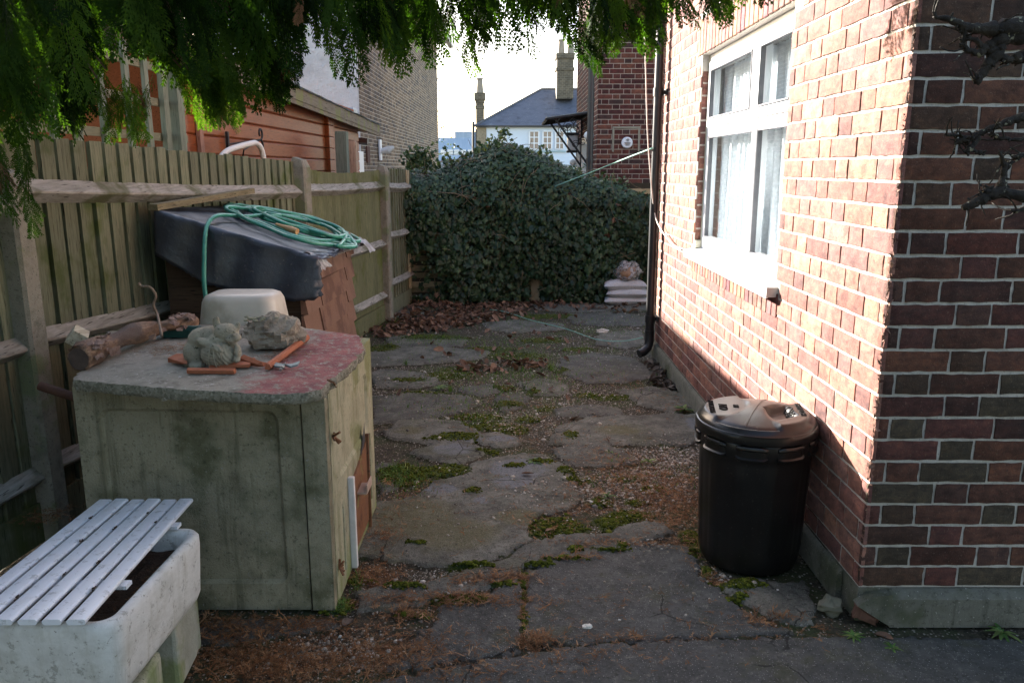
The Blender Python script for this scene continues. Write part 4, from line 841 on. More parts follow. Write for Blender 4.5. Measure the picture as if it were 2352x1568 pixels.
# top slab, broken edge at the right-front, exposed aggregate
top_out = [G(166, 872, .862), G(400, 893, .862), G(560, 902, .862), G(640, 905, .862), G(696, 902, .862), G(738, 893, .862), G(768, 866, .862), G(812, 828, .862), G(838, 800, .862), G(826, 770, .862), G(700, 752, .862), G(470, 745, .862), G(250, 760, .862)]
pts = []
for i in range(len(top_out)):
    a, b_ = top_out[i], top_out[(i + 1) % len(top_out)]; k = max(1, int((b_ - a).length / .02)); j = .0008 if i in (0, 1, 2) else .004
    for q in range(k): p = lerp(a, b_, q / k); pts.append((p.x + random.gauss(0, j), p.y + random.gauss(0, j)))
n = len(pts); cx_, cy_ = sum(p[0] for p in pts) / n, sum(p[1] for p in pts) / n
def sc_(f, z, jj=0): return [Vector((cx_ + (x - cx_) * f + random.gauss(0, jj), cy_ + (y - cy_) * f + random.gauss(0, jj), z + random.gauss(0, jj))) for x, y in pts]
mb = MB(); rings = [sc_(.97, .824), sc_(.990, .826, .001), sc_(1, .836, .0022), sc_(1.0, .854, .0018), sc_(.996, .8615, .0008)]
for f in (.96, .88, .78, .66, .52, .38, .22, .08): rings.append([p + Vector((0, 0, .003 * mnoise.noise((p.x * 14, p.y * 14, 0)))) for p in sc_(f, .862)])
mb.loft(rings)
m = surf('slab_top', [(.12, .112, .088), (.27, .255, .21), (.18, .17, .135)], 11, spot=((.42, .4, .37), .11), spots=60, bmp=1, bs=130, bd=.006, rough=.95)
nt = m.node_tree; b = nt.nodes['Principled BSDF']; l = b.inputs['Base Color'].links[0].from_socket
gg = nt.nodes.new('ShaderNodeNewGeometry'); sx = nt.nodes.new('ShaderNodeSeparateXYZ'); nt.links.new(gg.outputs['Position'], sx.inputs[0]); sn = nt.nodes.new('ShaderNodeSeparateXYZ'); nt.links.new(gg.outputs['Normal'], sn.inputs[0])
# flaking red paint on the right-hand half of the slab
f = math_(nt, 'ADD', sx.outputs['X'], math_(nt, 'MULTIPLY', noise(nt, pos_node(nt), 5, 6, .75), .5)); f = step(nt, f, -.62, -.52)
f = math_(nt, 'MULTIPLY', f, step(nt, noise(nt, pos_node(nt), 35, 5, .8), .36, .5)); f = math_(nt, 'MULTIPLY', f, step(nt, sn.outputs['Z'], .6, .8))
c = mixc(nt, f, l, ramp(nt, noise(nt, pos_node(nt), 12, 4), [(.35, (.16, .06, .062)), (.65, (.28, .105, .095))]))
side = math_(nt, 'SUBTRACT', 1.0, step(nt, sn.outputs['Z'], .3, .7)); vv = voro(nt, pos_node(nt), 130)
c = mixc(nt, math_(nt, 'MULTIPLY', side, .8), c, ramp(nt, vv.outputs[1], [(.0, (.07, .07, .045)), (.4, (.17, .16, .11)), (.8, (.26, .24, .18)), (1, (.34, .33, .28))]))
nt.links.new(c, b.inputs['Base Color']); mb.build('top_slab', m, bk, auto=50)
mb = MB(); mb.tube([G(652, 899, .852) + Vector((0, -.012, 0)), G(700, 896, .852) + Vector((0, -.016, 0)), G(742, 890, .852)], .0035, 6); mb.tube([G(752, 872, .864), G(766, 878, .858) , AY(772, 888, 2.52)], .0035, 6); mb.build('reinforcing_wire', M['rust'], bk)
# crumbs of aggregate along the broken edge
mb = MB()
for k in range(140):
    i = random.randrange(len(pts)); x, y = pts[i]
    if y > 3.0 and x < -.7: continue
    c = Vector((x * .997 - .003, y + .003, random.uniform(.826, .86))); r = random.uniform(.002, .005)
    mb.add([c + Vector((random.gauss(0, r), random.gauss(0, r), random.gauss(0, r * .8))) for _ in range(4)], [(0, 1, 2), (0, 2, 3), (0, 3, 1), (1, 3, 2)])
mb.build('broken_aggregate', surf('aggregate', [(.12, .11, .08), (.3, .28, .22), (.2, .18, .13)], 60), bk)['kind'] = 'stuff'

# things on the bunker
ZS = .865
def remesh(name, balls, mat, parent=None, voxel=.004, disp=None):
    bm = bmesh.new()
    for (c, r, sq, rot) in balls:
        Mx = Matrix.Translation(Vector(c)) @ rot.to_4x4() @ Matrix.Diagonal((*[r * q for q in sq], 1))
        bmesh.ops.create_uvsphere(bm, u_segments=20, v_segments=12, radius=1, matrix=Mx)
    me = bpy.data.meshes.new(name); bm.to_mesh(me); bm.free(); o = bpy.data.objects.new(name, me); C.objects.link(o)
    md = o.modifiers.new('r', 'REMESH'); md.mode = 'VOXEL'; md.voxel_size = voxel; sm = o.modifiers.new('s', 'SMOOTH'); sm.factor = .5; sm.iterations = 3
    dg = bpy.context.evaluated_depsgraph_get(); ev = o.evaluated_get(dg); m2 = ev.to_mesh()
    V = [v.co.copy() for v in m2.vertices]; F = [tuple(p.vertices) for p in m2.polygons]; N = [v.normal.copy() for v in m2.vertices]
    ev.to_mesh_clear(); bpy.data.objects.remove(o); bpy.data.meshes.remove(me)
    if disp: V = [v + nn * disp(v) for v, nn in zip(V, N)]
    return raw_build(name, np.array([tuple(v) for v in V]), F, mat, parent, smooth=True)
I3 = Matrix.Identity(3)
def rot(ax, ay=0, az=0):
    from mathutils import Euler
    return Euler((ax, ay, az)).to_matrix()
cb = G(500, 845, ZS + .018); cx, cy = cb.x, 2.625
def rel(px, py, dy=0): return AY(px, py, cy + dy)
stone_cat = surf('cast_stone', [(.19, .17, .125), (.30, .275, .205), (.24, .22, .16)], 18, spot=((.06, .065, .035), .12), spots=60, bmp=.8, bs=160, rough=.95)
yc = rel(505, 811, -.012); yarn_c = Vector((yc.x, yc.y, yc.z)); balls = [
    (yarn_c + Vector((0, .022, 0)), .056, (1, .8, .75), I3),
    (rel(452, 808, .03), .050, (.86, 1.1, 1.0), I3), (rel(462, 780, .035), .048, (.9, 1, .85), I3), (rel(486, 770, .03), .044, (1.05, .95, .75), I3),
    (rel(440, 832, .01), .024, (1.1, 1.3, .7), I3),
    (rel(520, 763, -.005), .039, (1.06, .95, .80), I3), (rel(507, 779, .0), .040, (1.1, 1, .55), I3),
    (rel(541, 775, -.03), .019, (1.0, 1, .75), I3), (rel(530, 780, -.035), .018, (1, 1, .7), I3), (rel(534, 788, -.03), .014, (1.2, .9, .6), I3),
    (rel(498, 746, .0), .024, (.55, .34, 1.15), rot(0, -.25)), (rel(500, 737, .0), .014, (.45, .4, 1.3), rot(0, -.1)), (rel(545, 752, .0), .019, (.5, .36, 1.1), rot(0, .35)),
    (rel(478, 790, -.03), .022, (1.9, .9, .75), rot(0, .4)), (rel(498, 800, -.058), .016, (1.3, .9, .85), rot(0, .6)), (rel(505, 805, -.064), .011, (1.2, .8, .8), I3),
    (rel(546, 808, -.03), .017, (.7, 1, 1.5), I3), (rel(543, 825, -.035), .015, (.9, 1, .8), I3),
    (rel(452, 838, -.02), .022, (1.3, 1.3, .6), I3)]
def cdisp(v):
    d = (v - yarn_c).length; q = 0
    if .045 < d < .070 and v.z < yarn_c.z + .035: a = math.atan2(v.z - yarn_c.z, v.x - yarn_c.x); q += .0011 * math.sin((v.x * 1.6 + v.z) * 300)
    q += .0009 * mnoise.noise(v * 130) + 0; return q
cat = thing('cat_statue', 'weathered stone cat hugging a ball of wool on the bunker', 'statue', (cx, cy, ZS + .01))
remesh('body', balls, stone_cat, cat, .0028, cdisp)
mb = MB()
for (a, b_) in (((505, 784), (512, 842)), ((520, 790), (525, 815)), ((525, 815), (538, 838)), ((498, 790), (494, 842)), ((508, 786), (522, 812))):
    p, q = rel(*a, 0), rel(*b_, 0); out = []
    for k in range(6):
        m_ = lerp(p, q, k / 5); d = (m_ - yarn_c); d.y = -.92 * math.sqrt(max(.0655 ** 2 - d.x ** 2 - (d.z / .8) ** 2, 1e-6)); out.append(yarn_c + d)
    mb.tube(out, .0022, 6)
mb.build('yarn_strand', stone_cat, cat, smooth=True)
def wool(v):
    d = v - yarn_c; return .0016 * math.sin((d.x * .9 + d.z * .5) * 560 if d.x > .0 else (d.x * .2 + d.z) * 560) + .0006 * mnoise.noise(v * 150)
remesh('wool_ball', [(yarn_c, .062, (1, .92, .80), I3)], stone_cat, cat, .003, wool)
mb = MB(); 
for p in (rel(521, 760, -.040), rel(538, 762, -.037)): ball(mb, p, .0042)
ball(mb, rel(537, 770, -.048), .005, (1.3, 1, .8)); mb.build('face', stone_cat, cat, smooth=True)
# planter rock
rk = G(612, 806, ZS); rock = thing('planter_rock', 'rough grey-brown rock with a hollow of pebbles and moss beside the cat', 'rock', (rk.x, rk.y + .07, ZS))
blob('stone', (rk.x + .005, rk.y + .075, ZS + .05), .102, (1.02, .8, .66), surf('rock', [(.14, .11, .08), (.29, .25, .19), (.21, .175, .13)], 12, spot=((.3, .28, .22), .13), spots=40, bmp=1, bs=70, bd=.008), rock, 3, .30, 1.7, 34, 22, flat=-.045, ridge=.3, smooth=False)
mb = MB()
for k in range(26):
    c = Vector((rk.x - .03 + random.gauss(0, .025), rk.y + .055 + random.gauss(0, .02), ZS + .112 + random.uniform(-.004, .004))); ball(mb, c, random.uniform(.005, .010), (1.4, 1, .6), 7, 4)
mb.build('pebbles', surf('mossy_pebble', [(.14, .15, .08), (.26, .25, .17), (.2, .2, .12)], 40), rock, smooth=True)
# terracotta pieces
M['terra'] = surf('terracotta', [(.27, .085, .04), (.34, .115, .055), (.22, .075, .036)], 16, bmp=.4, bs=150)
def shard(name, p0, p1, th, label):
    mb = MB(); mb.sweep(p0, p1, [(-th, -th * .9), (th * .6, -th), (th, -th * .2), (th * .5, th * .9), (-th * .6, th)]); return tag(mb.build(name, M['terra'], auto=50), label, 'tile piece')
shard('broken_tile', G(615, 842, ZS + .012), G(706, 774, ZS + .015), .0105, 'long orange terracotta rim piece lying beside the secateurs')
o = MB().sweep(G(432, 851, ZS + .008), G(540, 852, ZS + .008), [(-.009, -.008), (.009, -.008), (.012, .004), (0, .010), (-.01, .006)]); o.box((cx + .01, cy, ZS + .008), (.13, .10, .010), rot=(0, 0, .1)); tag(o.build('terracotta_tile', M['terra'], auto=50), 'orange terracotta tile lying under the stone cat', 'tile piece')
mb = MB(); a = G(386, 832, ZS); mb.add([a, G(430, 838, ZS), G(430, 822, ZS + .012), G(392, 820, ZS + .018), a + Vector((0, 0, .016)), G(430, 836, ZS + .018), G(430, 812, ZS + .024), G(405, 812, ZS + .024)], [(0, 1, 5, 4), (4, 5, 6, 7), (0, 4, 7, 3), (1, 2, 6, 5), (2, 3, 7, 6)]); tag(mb.build('terracotta_corner', M['terra']), 'broken orange terracotta corner to the left of the stone cat', 'tile piece')
mb = MB(); mb.add([G(548, 822, ZS + .02), G(590, 836, ZS + .012), G(606, 842, ZS + .004), G(620, 834, ZS + .006), G(600, 830, ZS + .02), G(560, 814, ZS + .03), G(552, 834, ZS), G(590, 842, ZS)], [(0, 1, 4, 5), (1, 2, 3, 4), (6, 7, 1, 0), (7, 2, 1)]); tag(mb.build('terracotta_shard', M['terra']), 'thin curved terracotta shard between the cat and the rock', 'tile piece')
# secateurs
sc = thing('secateurs', 'grey-blue metal secateurs lying open on the flaking red paint', 'secateurs', tuple(G(650, 842, ZS)))
def blade(name, P, mat):
    V = [G(x, y, ZS + .004 + h) for x, y, h in P]; mb = MB(); n = len(V); mb.add(V + [v + Vector((0, 0, .006)) for v in V], [tuple(range(n)), tuple(range(n, 2 * n))] + [(i, (i + 1) % n, n + (i + 1) % n, n + i) for i in range(n)]); return mb.build(name, mat, sc, auto=40)
M['blue_metal'] = surf('blue_metal', [(.09, .13, .14), (.16, .21, .21), (.12, .15, .15)], 40, rough=.55, metal=.1)
blade('blade', [(620, 838, 0), (628, 834, .004), (648, 839, .004), (650, 845, 0), (632, 844, 0)], M['blue_metal']); blade('blade', [(646, 840, 0), (654, 838, .004), (656, 833, .01), (653, 846, .0)], M['blue_metal'])
blade('handle', [(655, 840, .002), (672, 838, .006), (684, 834, .01), (689, 832, .012), (684, 840, .006), (668, 845, .001)], M['blue_metal'])
mb = MB(); p = G(648, 844, ZS + .01); mb.tube([p - Vector((0, .01, .0)), p + Vector((0, .008, 0))], .0075, 10); mb.tube([p + Vector((0, -.02, -.003)), p + Vector((0, -.005, 0))], .005, 8); mb.build('pivot', surf('steel', [(.15, .15, .14), (.22, .22, .21)], 30, metal=.6, rough=.4), sc, auto=40)
# dark green tray
mb = MB(); c = G(405, 776, ZS); mb.loft([rrect(c.x, c.y + .04, ZS + .001, .055, .04, .012), rrect(c.x, c.y + .04, ZS + .028, .066, .05, .014), rrect(c.x, c.y + .04, ZS + .031, .07, .054, .015), rrect(c.x, c.y + .04, ZS + .029, .062, .046, .014), rrect(c.x, c.y + .04, ZS + .006, .052, .037, .012)])
tag(mb.build('plant_tray', surf('green_plastic', [(.015, .06, .05), (.025, .08, .065)], 9, rough=.4, bmp=0), auto=40), 'shallow dark green plastic tray between the log and the cat', 'tray')
# log
L0 = G(182, 824, ZS + .035); L1 = G(300, 770, ZS + .045); L2 = G(438, 738, ZS + .03)
log = thing('log', 'peeling brown log with torn bark lying along the bunker edge', 'log', tuple(lerp(L0, L2, .5) - Vector((0, 0, .05))))
m, nt, b = new_mat('stripped_log'); v = pos_node(nt, (1, .35, 1), (0, 0, -.35)); g = noise(nt, v, 45, 5, .75)
c = ramp(nt, g, [(.3, (.04, .024, .018)), (.45, (.13, .075, .045)), (.62, (.24, .15, .09)), (.75, (.32, .22, .14))]); c = mixc(nt, step(nt, noise(nt, v, 9, 4), .48, .6), c, (.08, .055, .042)); nt.links.new(c, b.inputs['Base Color']); b.inputs['Roughness'].default_value = .85; bump(nt, b, g, 1, .008)
rings = []; N = 34
for k in range(N + 1):
    t = k / N; p = L0 * (1 - t) ** 2 + (L1 * 2 - (L0 + L2) / 2) * 2 * t * (1 - t) + L2 * t * t; d = (L2 - L0).normalized(); side = d.cross(up).normalized(); rad = .040 - .012 * t + .006 * math.sin(t * 14)
    rings.append([p + (side * math.cos(a) + up * math.sin(a)) * rad * (1 + .22 * mnoise.noise((math.cos(a) * 1.5, math.sin(a) * 1.5, t * 9)) + (.35 if t < .16 else 0) * max(0, mnoise.noise((a * 2, t * 60, 3)))) for a in [2 * math.pi * q / 22 for q in range(22)]])
MB().loft(rings).build('trunk', m, log, smooth=True)
mb = MB()
for k in range(34):
    t = random.choice([random.uniform(0, .22), random.uniform(.75, 1), random.uniform(0, 1)]); p = lerp(L0, L2, t); a = random.uniform(-.2, 2.6); side = (L2 - L0).normalized().cross(up).normalized()
    c0 = p + (side * math.cos(a) + up * math.sin(a)) * .041; d = (L2 - L0).normalized(); w = random.uniform(.01, .03); o2 = (side * -math.sin(a) + up * math.cos(a))
    V = [c0 + d * (w * x_) + o2 * (w * .5 * y_) + Vector((random.gauss(0, .004), random.gauss(0, .004), random.gauss(.003, .004))) for x_, y_ in ((-1, -.6), (0, -.8), (1, -.5), (1.1, .5), (0, .8), (-1, .6))]; mb.add(V + [q + Vector((0, 0, .003)) for q in V], [(0, 1, 4, 5), (1, 2, 3, 4), (6, 7, 10, 11), (7, 8, 9, 10), (0, 6, 7, 1), (1, 7, 8, 2), (3, 9, 10, 4), (4, 10, 11, 5)])
mb.build('bark', surf('bark', [(.07, .045, .035), (.16, .11, .09), (.24, .18, .15)], 50, bmp=1, bs=120), log)
mb = MB(); c = L0 - (L2 - L0).normalized() * .004; d = (L2 - L0).normalized(); side = d.cross(up).normalized(); mb.add([c + (side * math.cos(a) + up * math.sin(a)) * .037 for a in [2 * math.pi * q / 16 for q in range(16)]], [tuple(range(16))]); mb.build('cut_end', surf('dark_end', [(.05, .035, .03), (.1, .07, .055)], 30, bmp=.5), log)
tg = cable('twig', [G(370, 752, .95) - Vector((0, 0, .03)), AY(362, 725, 3.12), AY(352, 700, 3.12), AY(358, 680, 3.12), AY(345, 660, 3.12), AY(325, 657, 3.12), AY(318, 650, 3.12)], [.0065] * 1 and .0055, surf('twig_bark', [(.14, .1, .07), (.24, .18, .13)], 40), 'crooked brown twig standing up behind the log', 'twig', 5)
mb = MB(); c = AY(178, 770, 2.83); mb.box((c.x, c.y, ZS + .055), (.055, .07, .055), rot=(.2, .65, .5), bev=.003); tag(mb.build('wood_wedge', wood('sawn_block', (.22, .19, .13), (.38, .34, .25), 'y', s=8)), 'sawn grey wood offcut leaning behind the near end of the log', 'wood block')
rp0 = AY(92, 886, 2.62); rp1 = AY(182, 915, 2.60)
mb = MB(); mb.tube([rp0, rp1 + (rp1 - rp0) * .3], .0155, 14, cap=False); mb.tube([rp1 + (rp1 - rp0) * .3, rp0 + (rp1 - rp0) * .004], .0125, 14, cap=False); tag(mb.build('rusty_pipe', surf('dark_rust', [(.05, .022, .015), (.09, .042, .026)], 20, bmp=.4), auto=40), 'short rusty steel pipe sticking out between the fence post and the bunker', 'pipe')
# upturned cream tub behind the slab
tc = AY(552, 770, 3.42); m = surf('cream_plastic', [(.46, .43, .36), (.54, .51, .43)], 9, big=((.34, .31, .24), 5, .54, .72), rough=.38, bmp=.03, bs=200, spot=((.3, .27, .2), .2), spots=60, spec=.5)
mb = MB(); zt = AY(552, 676, 3.42).z; w = (AY(640, 760, 3.42).x - AY(462, 760, 3.42).x) / 2
mb.loft([rrect(tc.x, tc.y + .08, zt - .34, w * 1.20, .16, .05, 8), rrect(tc.x, tc.y + .08, zt - .3, w * 1.14, .15, .055, 8), rrect(tc.x, tc.y + .08, zt - .10, w * 1.0, .125, .06, 8), rrect(tc.x, tc.y + .08, zt - .035, w * .95, .118, .06, 8), rrect(tc.x, tc.y + .08, zt - .01, w * .88, .105, .055, 8), rrect(tc.x, tc.y + .08, zt, w * .76, .085, .05, 8), rrect(tc.x, tc.y + .08, zt - .004, w * .4, .04, .03, 8)], (False, True))
tag(mb.build('upturned_tub', m, smooth=True), 'upturned cream plastic tub standing behind the stone cat', 'tub')
o = MB().box((tc.x, tc.y + .1, (zt - .34) / 2), (.42, .28, zt - .345), bev=.004).build('timber_block', M['oldslat']); tag(o, 'dark old timber block under the cream tub', 'wood block')

# ------------------------------------------------------------------ HUTCH, TARPAULIN, HOSE
hu = thing('wooden_hutch', 'brown shingled wooden hutch under the black tarpaulin', 'hutch', (-1.42, 4.6, 0))
M['hutch'] = surf('hutch_brown', [(.105, .058, .04), (.165, .095, .066), (.135, .075, .052)], 5, spot=((.3, .22, .17), .2), spots=70, big=((.10, .052, .036), 4, .5, .6), bmp=.5, bs=90, rough=.7)
HX0, HX1, HY0, HY1 = -1.72, -1.06, 3.96, 5.18
def hz(x, y): return 1.305 - .30 * (x - HX0) - .03 * (y - HY0)
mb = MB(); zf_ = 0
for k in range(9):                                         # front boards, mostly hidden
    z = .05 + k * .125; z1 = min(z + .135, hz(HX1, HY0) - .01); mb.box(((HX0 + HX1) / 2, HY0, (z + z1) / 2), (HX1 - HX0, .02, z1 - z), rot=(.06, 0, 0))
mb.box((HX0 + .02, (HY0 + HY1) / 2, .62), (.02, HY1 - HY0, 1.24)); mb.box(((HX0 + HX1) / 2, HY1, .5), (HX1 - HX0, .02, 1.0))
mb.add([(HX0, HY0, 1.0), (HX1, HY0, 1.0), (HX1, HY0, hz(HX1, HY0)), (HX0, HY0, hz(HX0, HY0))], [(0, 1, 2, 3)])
mb.build('front_wall', wood('shaded_boards', (.03, .02, .014), (.06, .04, .026), 'x'), hu)  # boards coloured darker to carry the shade on the hutch front
MB().box((HX1 - .012, (HY0 + HY1) / 2, .5), (.01, HY1 - HY0, .98)).build('lining', M['dark'], hu)
mb = MB(); cols_ = [HY0 - .02, HY0 + .30, HY0 + .98, HY1 + .01]
for ci in range(3):
    for k in range(8):
        z = hz(HX1, HY0) - .03 - (k + 1) * .142 + (.04 if ci == 2 else 0) + random.uniform(-.006, .006); 
        if z < -.02: continue
        y0, y1 = cols_[ci], cols_[ci + 1] - .008; tl_ = -.012 * (y1 - y0); x = HX1 + .012 + .006 * (ci == 1)
        V = [(x + .022, y0, z), (x + .022, y1, z + tl_), (x, y1, z + .135 + tl_), (x, y0, z + .135), (x - .012, y0, z), (x - .012, y1, z + tl_), (x - .014, y1, z + .135 + tl_), (x - .014, y0, z + .135)]
        V = [Vector(v) + Vector([random.uniform(-.003, .003) for _ in range(3)]) for v in V]
        mb.add(V, [(0, 1, 2, 3), (4, 7, 6, 5), (0, 4, 5, 1), (1, 5, 6, 2), (2, 6, 7, 3), (3, 7, 4, 0)])
mb.build('shingle_wall', M['hutch'], hu)
mb = MB(); z = hz(HX1, HY0)
mb.add([(HX0, HY0 - .05, hz(HX0, HY0)), (HX1 + .09, HY0 - .05, hz(HX1 + .09, HY0)), (HX1 + .09, HY1 + .05, hz(HX1 + .09, HY1)), (HX0, HY1 + .05, hz(HX0, HY1))] + [(HX0, HY0 - .05, hz(HX0, HY0) - .02), (HX1 + .09, HY0 - .05, hz(HX1 + .09, HY0) - .02), (HX1 + .09, HY1 + .05, hz(HX1 + .09, HY1) - .02), (HX0, HY1 + .05, hz(HX0, HY1) - .02)], [(0, 1, 2, 3), (4, 7, 6, 5), (0, 4, 5, 1), (1, 5, 6, 2), (2, 6, 7, 3), (3, 7, 4, 0)])
mb.build('roof', surf('grey_felt', [(.14, .135, .12), (.2, .19, .17)], 50, bmp=1, bs=200), hu)
# tarpaulin: a draped sheet over the roof and the front
m, nt, b = new_mat('black_tarpaulin'); v = pos_node(nt)
c = ramp(nt, noise(nt, v, 7, 4), [(.35, (.009, .013, .022)), (.65, (.018, .026, .042))]); c = mixc(nt, step(nt, noise(nt, v, 60, 4, .7), .6, .72), c, (.09, .085, .075)); nt.links.new(c, b.inputs['Base Color'])  # blue in the base colour stands in for the sky's sheen
nt.links.new(ramp(nt, noise(nt, v, 9, 3), [(.3, (.30,) * 3), (.7, (.5,) * 3)]), b.inputs['Roughness']); b.inputs['Specular IOR Level'].default_value = .7; bump(nt, b, noise(nt, v, 22, 5, .6, .4), .4, .008); M['tarp'] = m
nu, nv = 60, 70; vs = []
for j in range(nv + 1):
    s = j / nv                                            # 0 hem of the front drop, 1 back of the roof
    for i in range(nu + 1):
        t = i / nu; x = HX0 - .015 + (HX1 + .10 - HX0 + .03) * t
        drop = .225 + .075 * math.sin(math.pi * t) - .03 * t - .01 * math.cos(t * 11)
        Ltop = 1.16 - .12 * t + .03 * math.sin(t * 13); tot = drop + Ltop; d = s * tot
        if d < drop: q = (drop - d); bulge = .04 + .07 * math.sin(min(1, q / drop) * 1.5) * (.5 + .6 * t) * .6; p = Vector((x + .05 * q * (t - .2), HY0 - .06 - bulge * q * 1.9 - .008 * math.sin(x * 30 + q * 9), hz(x, HY0) + .012 - q * .985)); cr = 1
        else:
            q = d - drop; p = Vector((x + .04 * t * mnoise.noise((q * 3, 1, 0)), HY0 - .06 + q, hz(x, HY0 + q) + .012)); cr = .45
        cr2 = mnoise.noise((x * 3 + d * 2, d * 7, 1)) * .008 + mnoise.noise((x * 7, d * 16 - x * 6, 4)) * .003
        if d < drop: p.y -= cr2 * .55 + .003
        else: p.z += max(cr2 * cr, -.004) + .004
        if i >= nu - 2: p.z += random.uniform(-.012, .006); p.x += random.uniform(-.01, .02)
        if j < 1: p.z += random.uniform(-.006, .006)
        vs.append(p)
fs = [(j * (nu + 1) + i, j * (nu + 1) + i + 1, (j + 1) * (nu + 1) + i + 1, (j + 1) * (nu + 1) + i) for j in range(nv) for i in range(nu)]
mb = MB(); mb.add(vs, fs); tp = mb.build('tarpaulin', M['tarp'], smooth=True); tag(tp, 'wrinkled black plastic tarpaulin draped over the brown hutch', 'tarpaulin')
sm = tp.modifiers.new('t', 'SOLIDIFY'); sm.thickness = .002
rg = random.Random(5); M['flap'] = surf('grey_plastic', [(.14, .145, .155), (.3, .3, .31)], 20, rough=.35, spec=.8)
for (x0, y0, w, h) in ((HX1 + .06, HY0 + .0, .09, .3), (HX1 + .07, HY1 - .05, .12, .22)):       # torn silver-grey flaps at the right edge
    vs = []; mb = MB()
    for j in range(9):
        for i in range(7):
            x = x0 + w * (i / 6 - .3); y = y0 + .2 * j / 8 - .04; vs.append((x + rg.uniform(-.006, .006), y, hz(min(x, HX1 + .1), y) + .014 - .18 * max(0, i / 6 - .55) ** 1.2 + rg.uniform(-.008, .008)))
    mb.add(vs, [(j * 7 + i, j * 7 + i + 1, (j + 1) * 7 + i + 1, (j + 1) * 7 + i) for j in range(8) for i in range(6)]); mb.build('torn_flap', M['flap'], tp)
# hose coils
M['hose'] = surf('green_hose', [(.015, .16, .115), (.03, .22, .16), (.06, .27, .19)], 18, rough=.35, bmp=.05, spec=.5)
ho = thing('garden_hose', 'coiled green garden hose lying on the black tarpaulin', 'hose', (-1.3, 4.5, 1.2))
def on_roof(px_, py_, lift=0):
    d = Vector(ray(px_, py_)); o_ = Vector((0, 0, CAM_H))
    # plane z = 1.305-.30(x-HX0)-.03(y-HY0)+.03
    k0 = 1.305 + .30 * HX0 + .03 * HY0 + .032 + lift; t = (k0 - CAM_H) / (d.z + .30 * d.x + .03 * d.y); return o_ + d * t
rg = random.Random(12); pts = []
ca, cb_ = (585, 492), (765, 545)
for k in range(7):
    for q in range(16):
        a = 2 * math.pi * q / 16 + .35; s_ = 1 - (.05, .22, .12, .3, .0, .17, .4)[k] + rg.uniform(-.035, .035)
        cx0 = 668 + (0, 14, -10, 22, 4, -16, 30)[k] + rg.uniform(-5, 5); cy0 = 514 + (0, -4, 3, -6, 2, -3, 1)[k] + rg.uniform(-2.5, 2.5)
        u_ = math.cos(a) * 152 * s_; v_ = math.sin(a) * (22 + 3 * (k % 3)) * s_ * (1.0 + .25 * math.cos(a))
        x = cx0 + u_ + v_ * .15; y = cy0 + u_ * .27 + v_ * 1.0
        pts.append(on_roof(x, y, .012 * (k % 4) + .004 * math.sin(q * 2.3 + k)))
pts = pts[::-1]; pts += [on_roof(640, 500, .03), on_roof(560, 497, .015), on_roof(520, 494, .02)]
e = on_roof(496, 496, .02); zt0 = e.z
pts += [e, AY(478, 512, e.y - .10), AY(471, 545, e.y - .19), AY(469, 600, e.y - .27), AY(469, 650, e.y - .32), AY(473, 686, e.y - .34)]
_, out = cable('hose_tmp', pts, .0105, M['hose'], None, None, 7); bpy.data.objects.remove(_)
mb = MB(); mb.tube(out, .0105, 8); mb.build('hose_pipe', M['hose'], ho, smooth=True)
pe = pts[-1]; mb = MB(); mb.tube([pe, pe + Vector((0, -.002, -.035))], [.016, .014], 10); mb.build('hose_end', surf('grey_joint', [(.2, .19, .17), (.3, .28, .25)], 9), ho, auto=40)
mb = MB(); a, b_ = on_roof(655, 522, .03), on_roof(683, 532, .03); mb.tube([a, lerp(a, b_, .4), lerp(a, b_, .45), b_], [.013, .016, .018, .017], 12); mb.tube([on_roof(634, 515, .03), a], [.008, .012], 8); mb.build('hose_connector', surf('orange_connector', [(.42, .25, .1), (.5, .33, .16)], 30, rough=.5), ho, auto=40)

# ------------------------------------------------------------------ WHITE TROUGH WITH SLATTED LID
M['trough'] = surf('stained_white_trough', [(.46, .45, .41), (.6, .59, .55), (.42, .41, .36)], 9, sc=(1, .6, 1), spot=((.25, .24, .19), .15), spots=60, big=((.33, .31, .24), 6, .56, .74), bmp=.35, bs=70, rough=.75)
streak(M['trough'], (.38, .36, .29), .5, .5, .66, 30)
tr_ = thing('planter_trough', 'stained white stone trough planter with rounded corners', 'planter', (-1.24, 1.98, .22))
TX0, TX1, TY0, TY1, TZ0, TZ1 = -1.37, -.942, 1.715, 2.255, .235, .452
cx, cy, hx, hy = (TX0 + TX1) / 2, (TY0 + TY1) / 2, (TX1 - TX0) / 2, (TY1 - TY0) / 2; yw = R(-1.5)
def tring(z, ins, r): return [p + Vector((.0015 * mnoise.noise(p * 12), .0015 * mnoise.noise(p * 12 + Vector((5, 0, 0))), 0)) for p in rrect(cx, cy, z, hx - ins, hy - ins, r, 8, yw)]
mb = MB(); mb.loft([tring(TZ0, .03, .03), tring(TZ0 + .008, .018, .04), tring(TZ0 + .03, .010, .045), tring(TZ0 + .12, .004, .05), tring(TZ1 - .03, .0, .055), tring(TZ1 - .012, .001, .055), tring(TZ1 - .002, .008, .05), tring(TZ1, .018, .045), tring(TZ1 - .004, .028, .04), tring(TZ1 - .02, .036, .045), tring(TZ1 - .12, .045, .06), tring(TZ0 + .06, .06, .06)], (True, False)); mb.build('basin', M['trough'], tr_, smooth=True)
mb = MB(); n = 26; vs = [(cx + (hx - .05) * (2 * i / n - 1), cy + (hy - .05) * (2 * j / n - 1), TZ1 - .055 + .012 * mnoise.noise((i * .4, j * .4, 0))) for j in range(n + 1) for i in range(n + 1)]
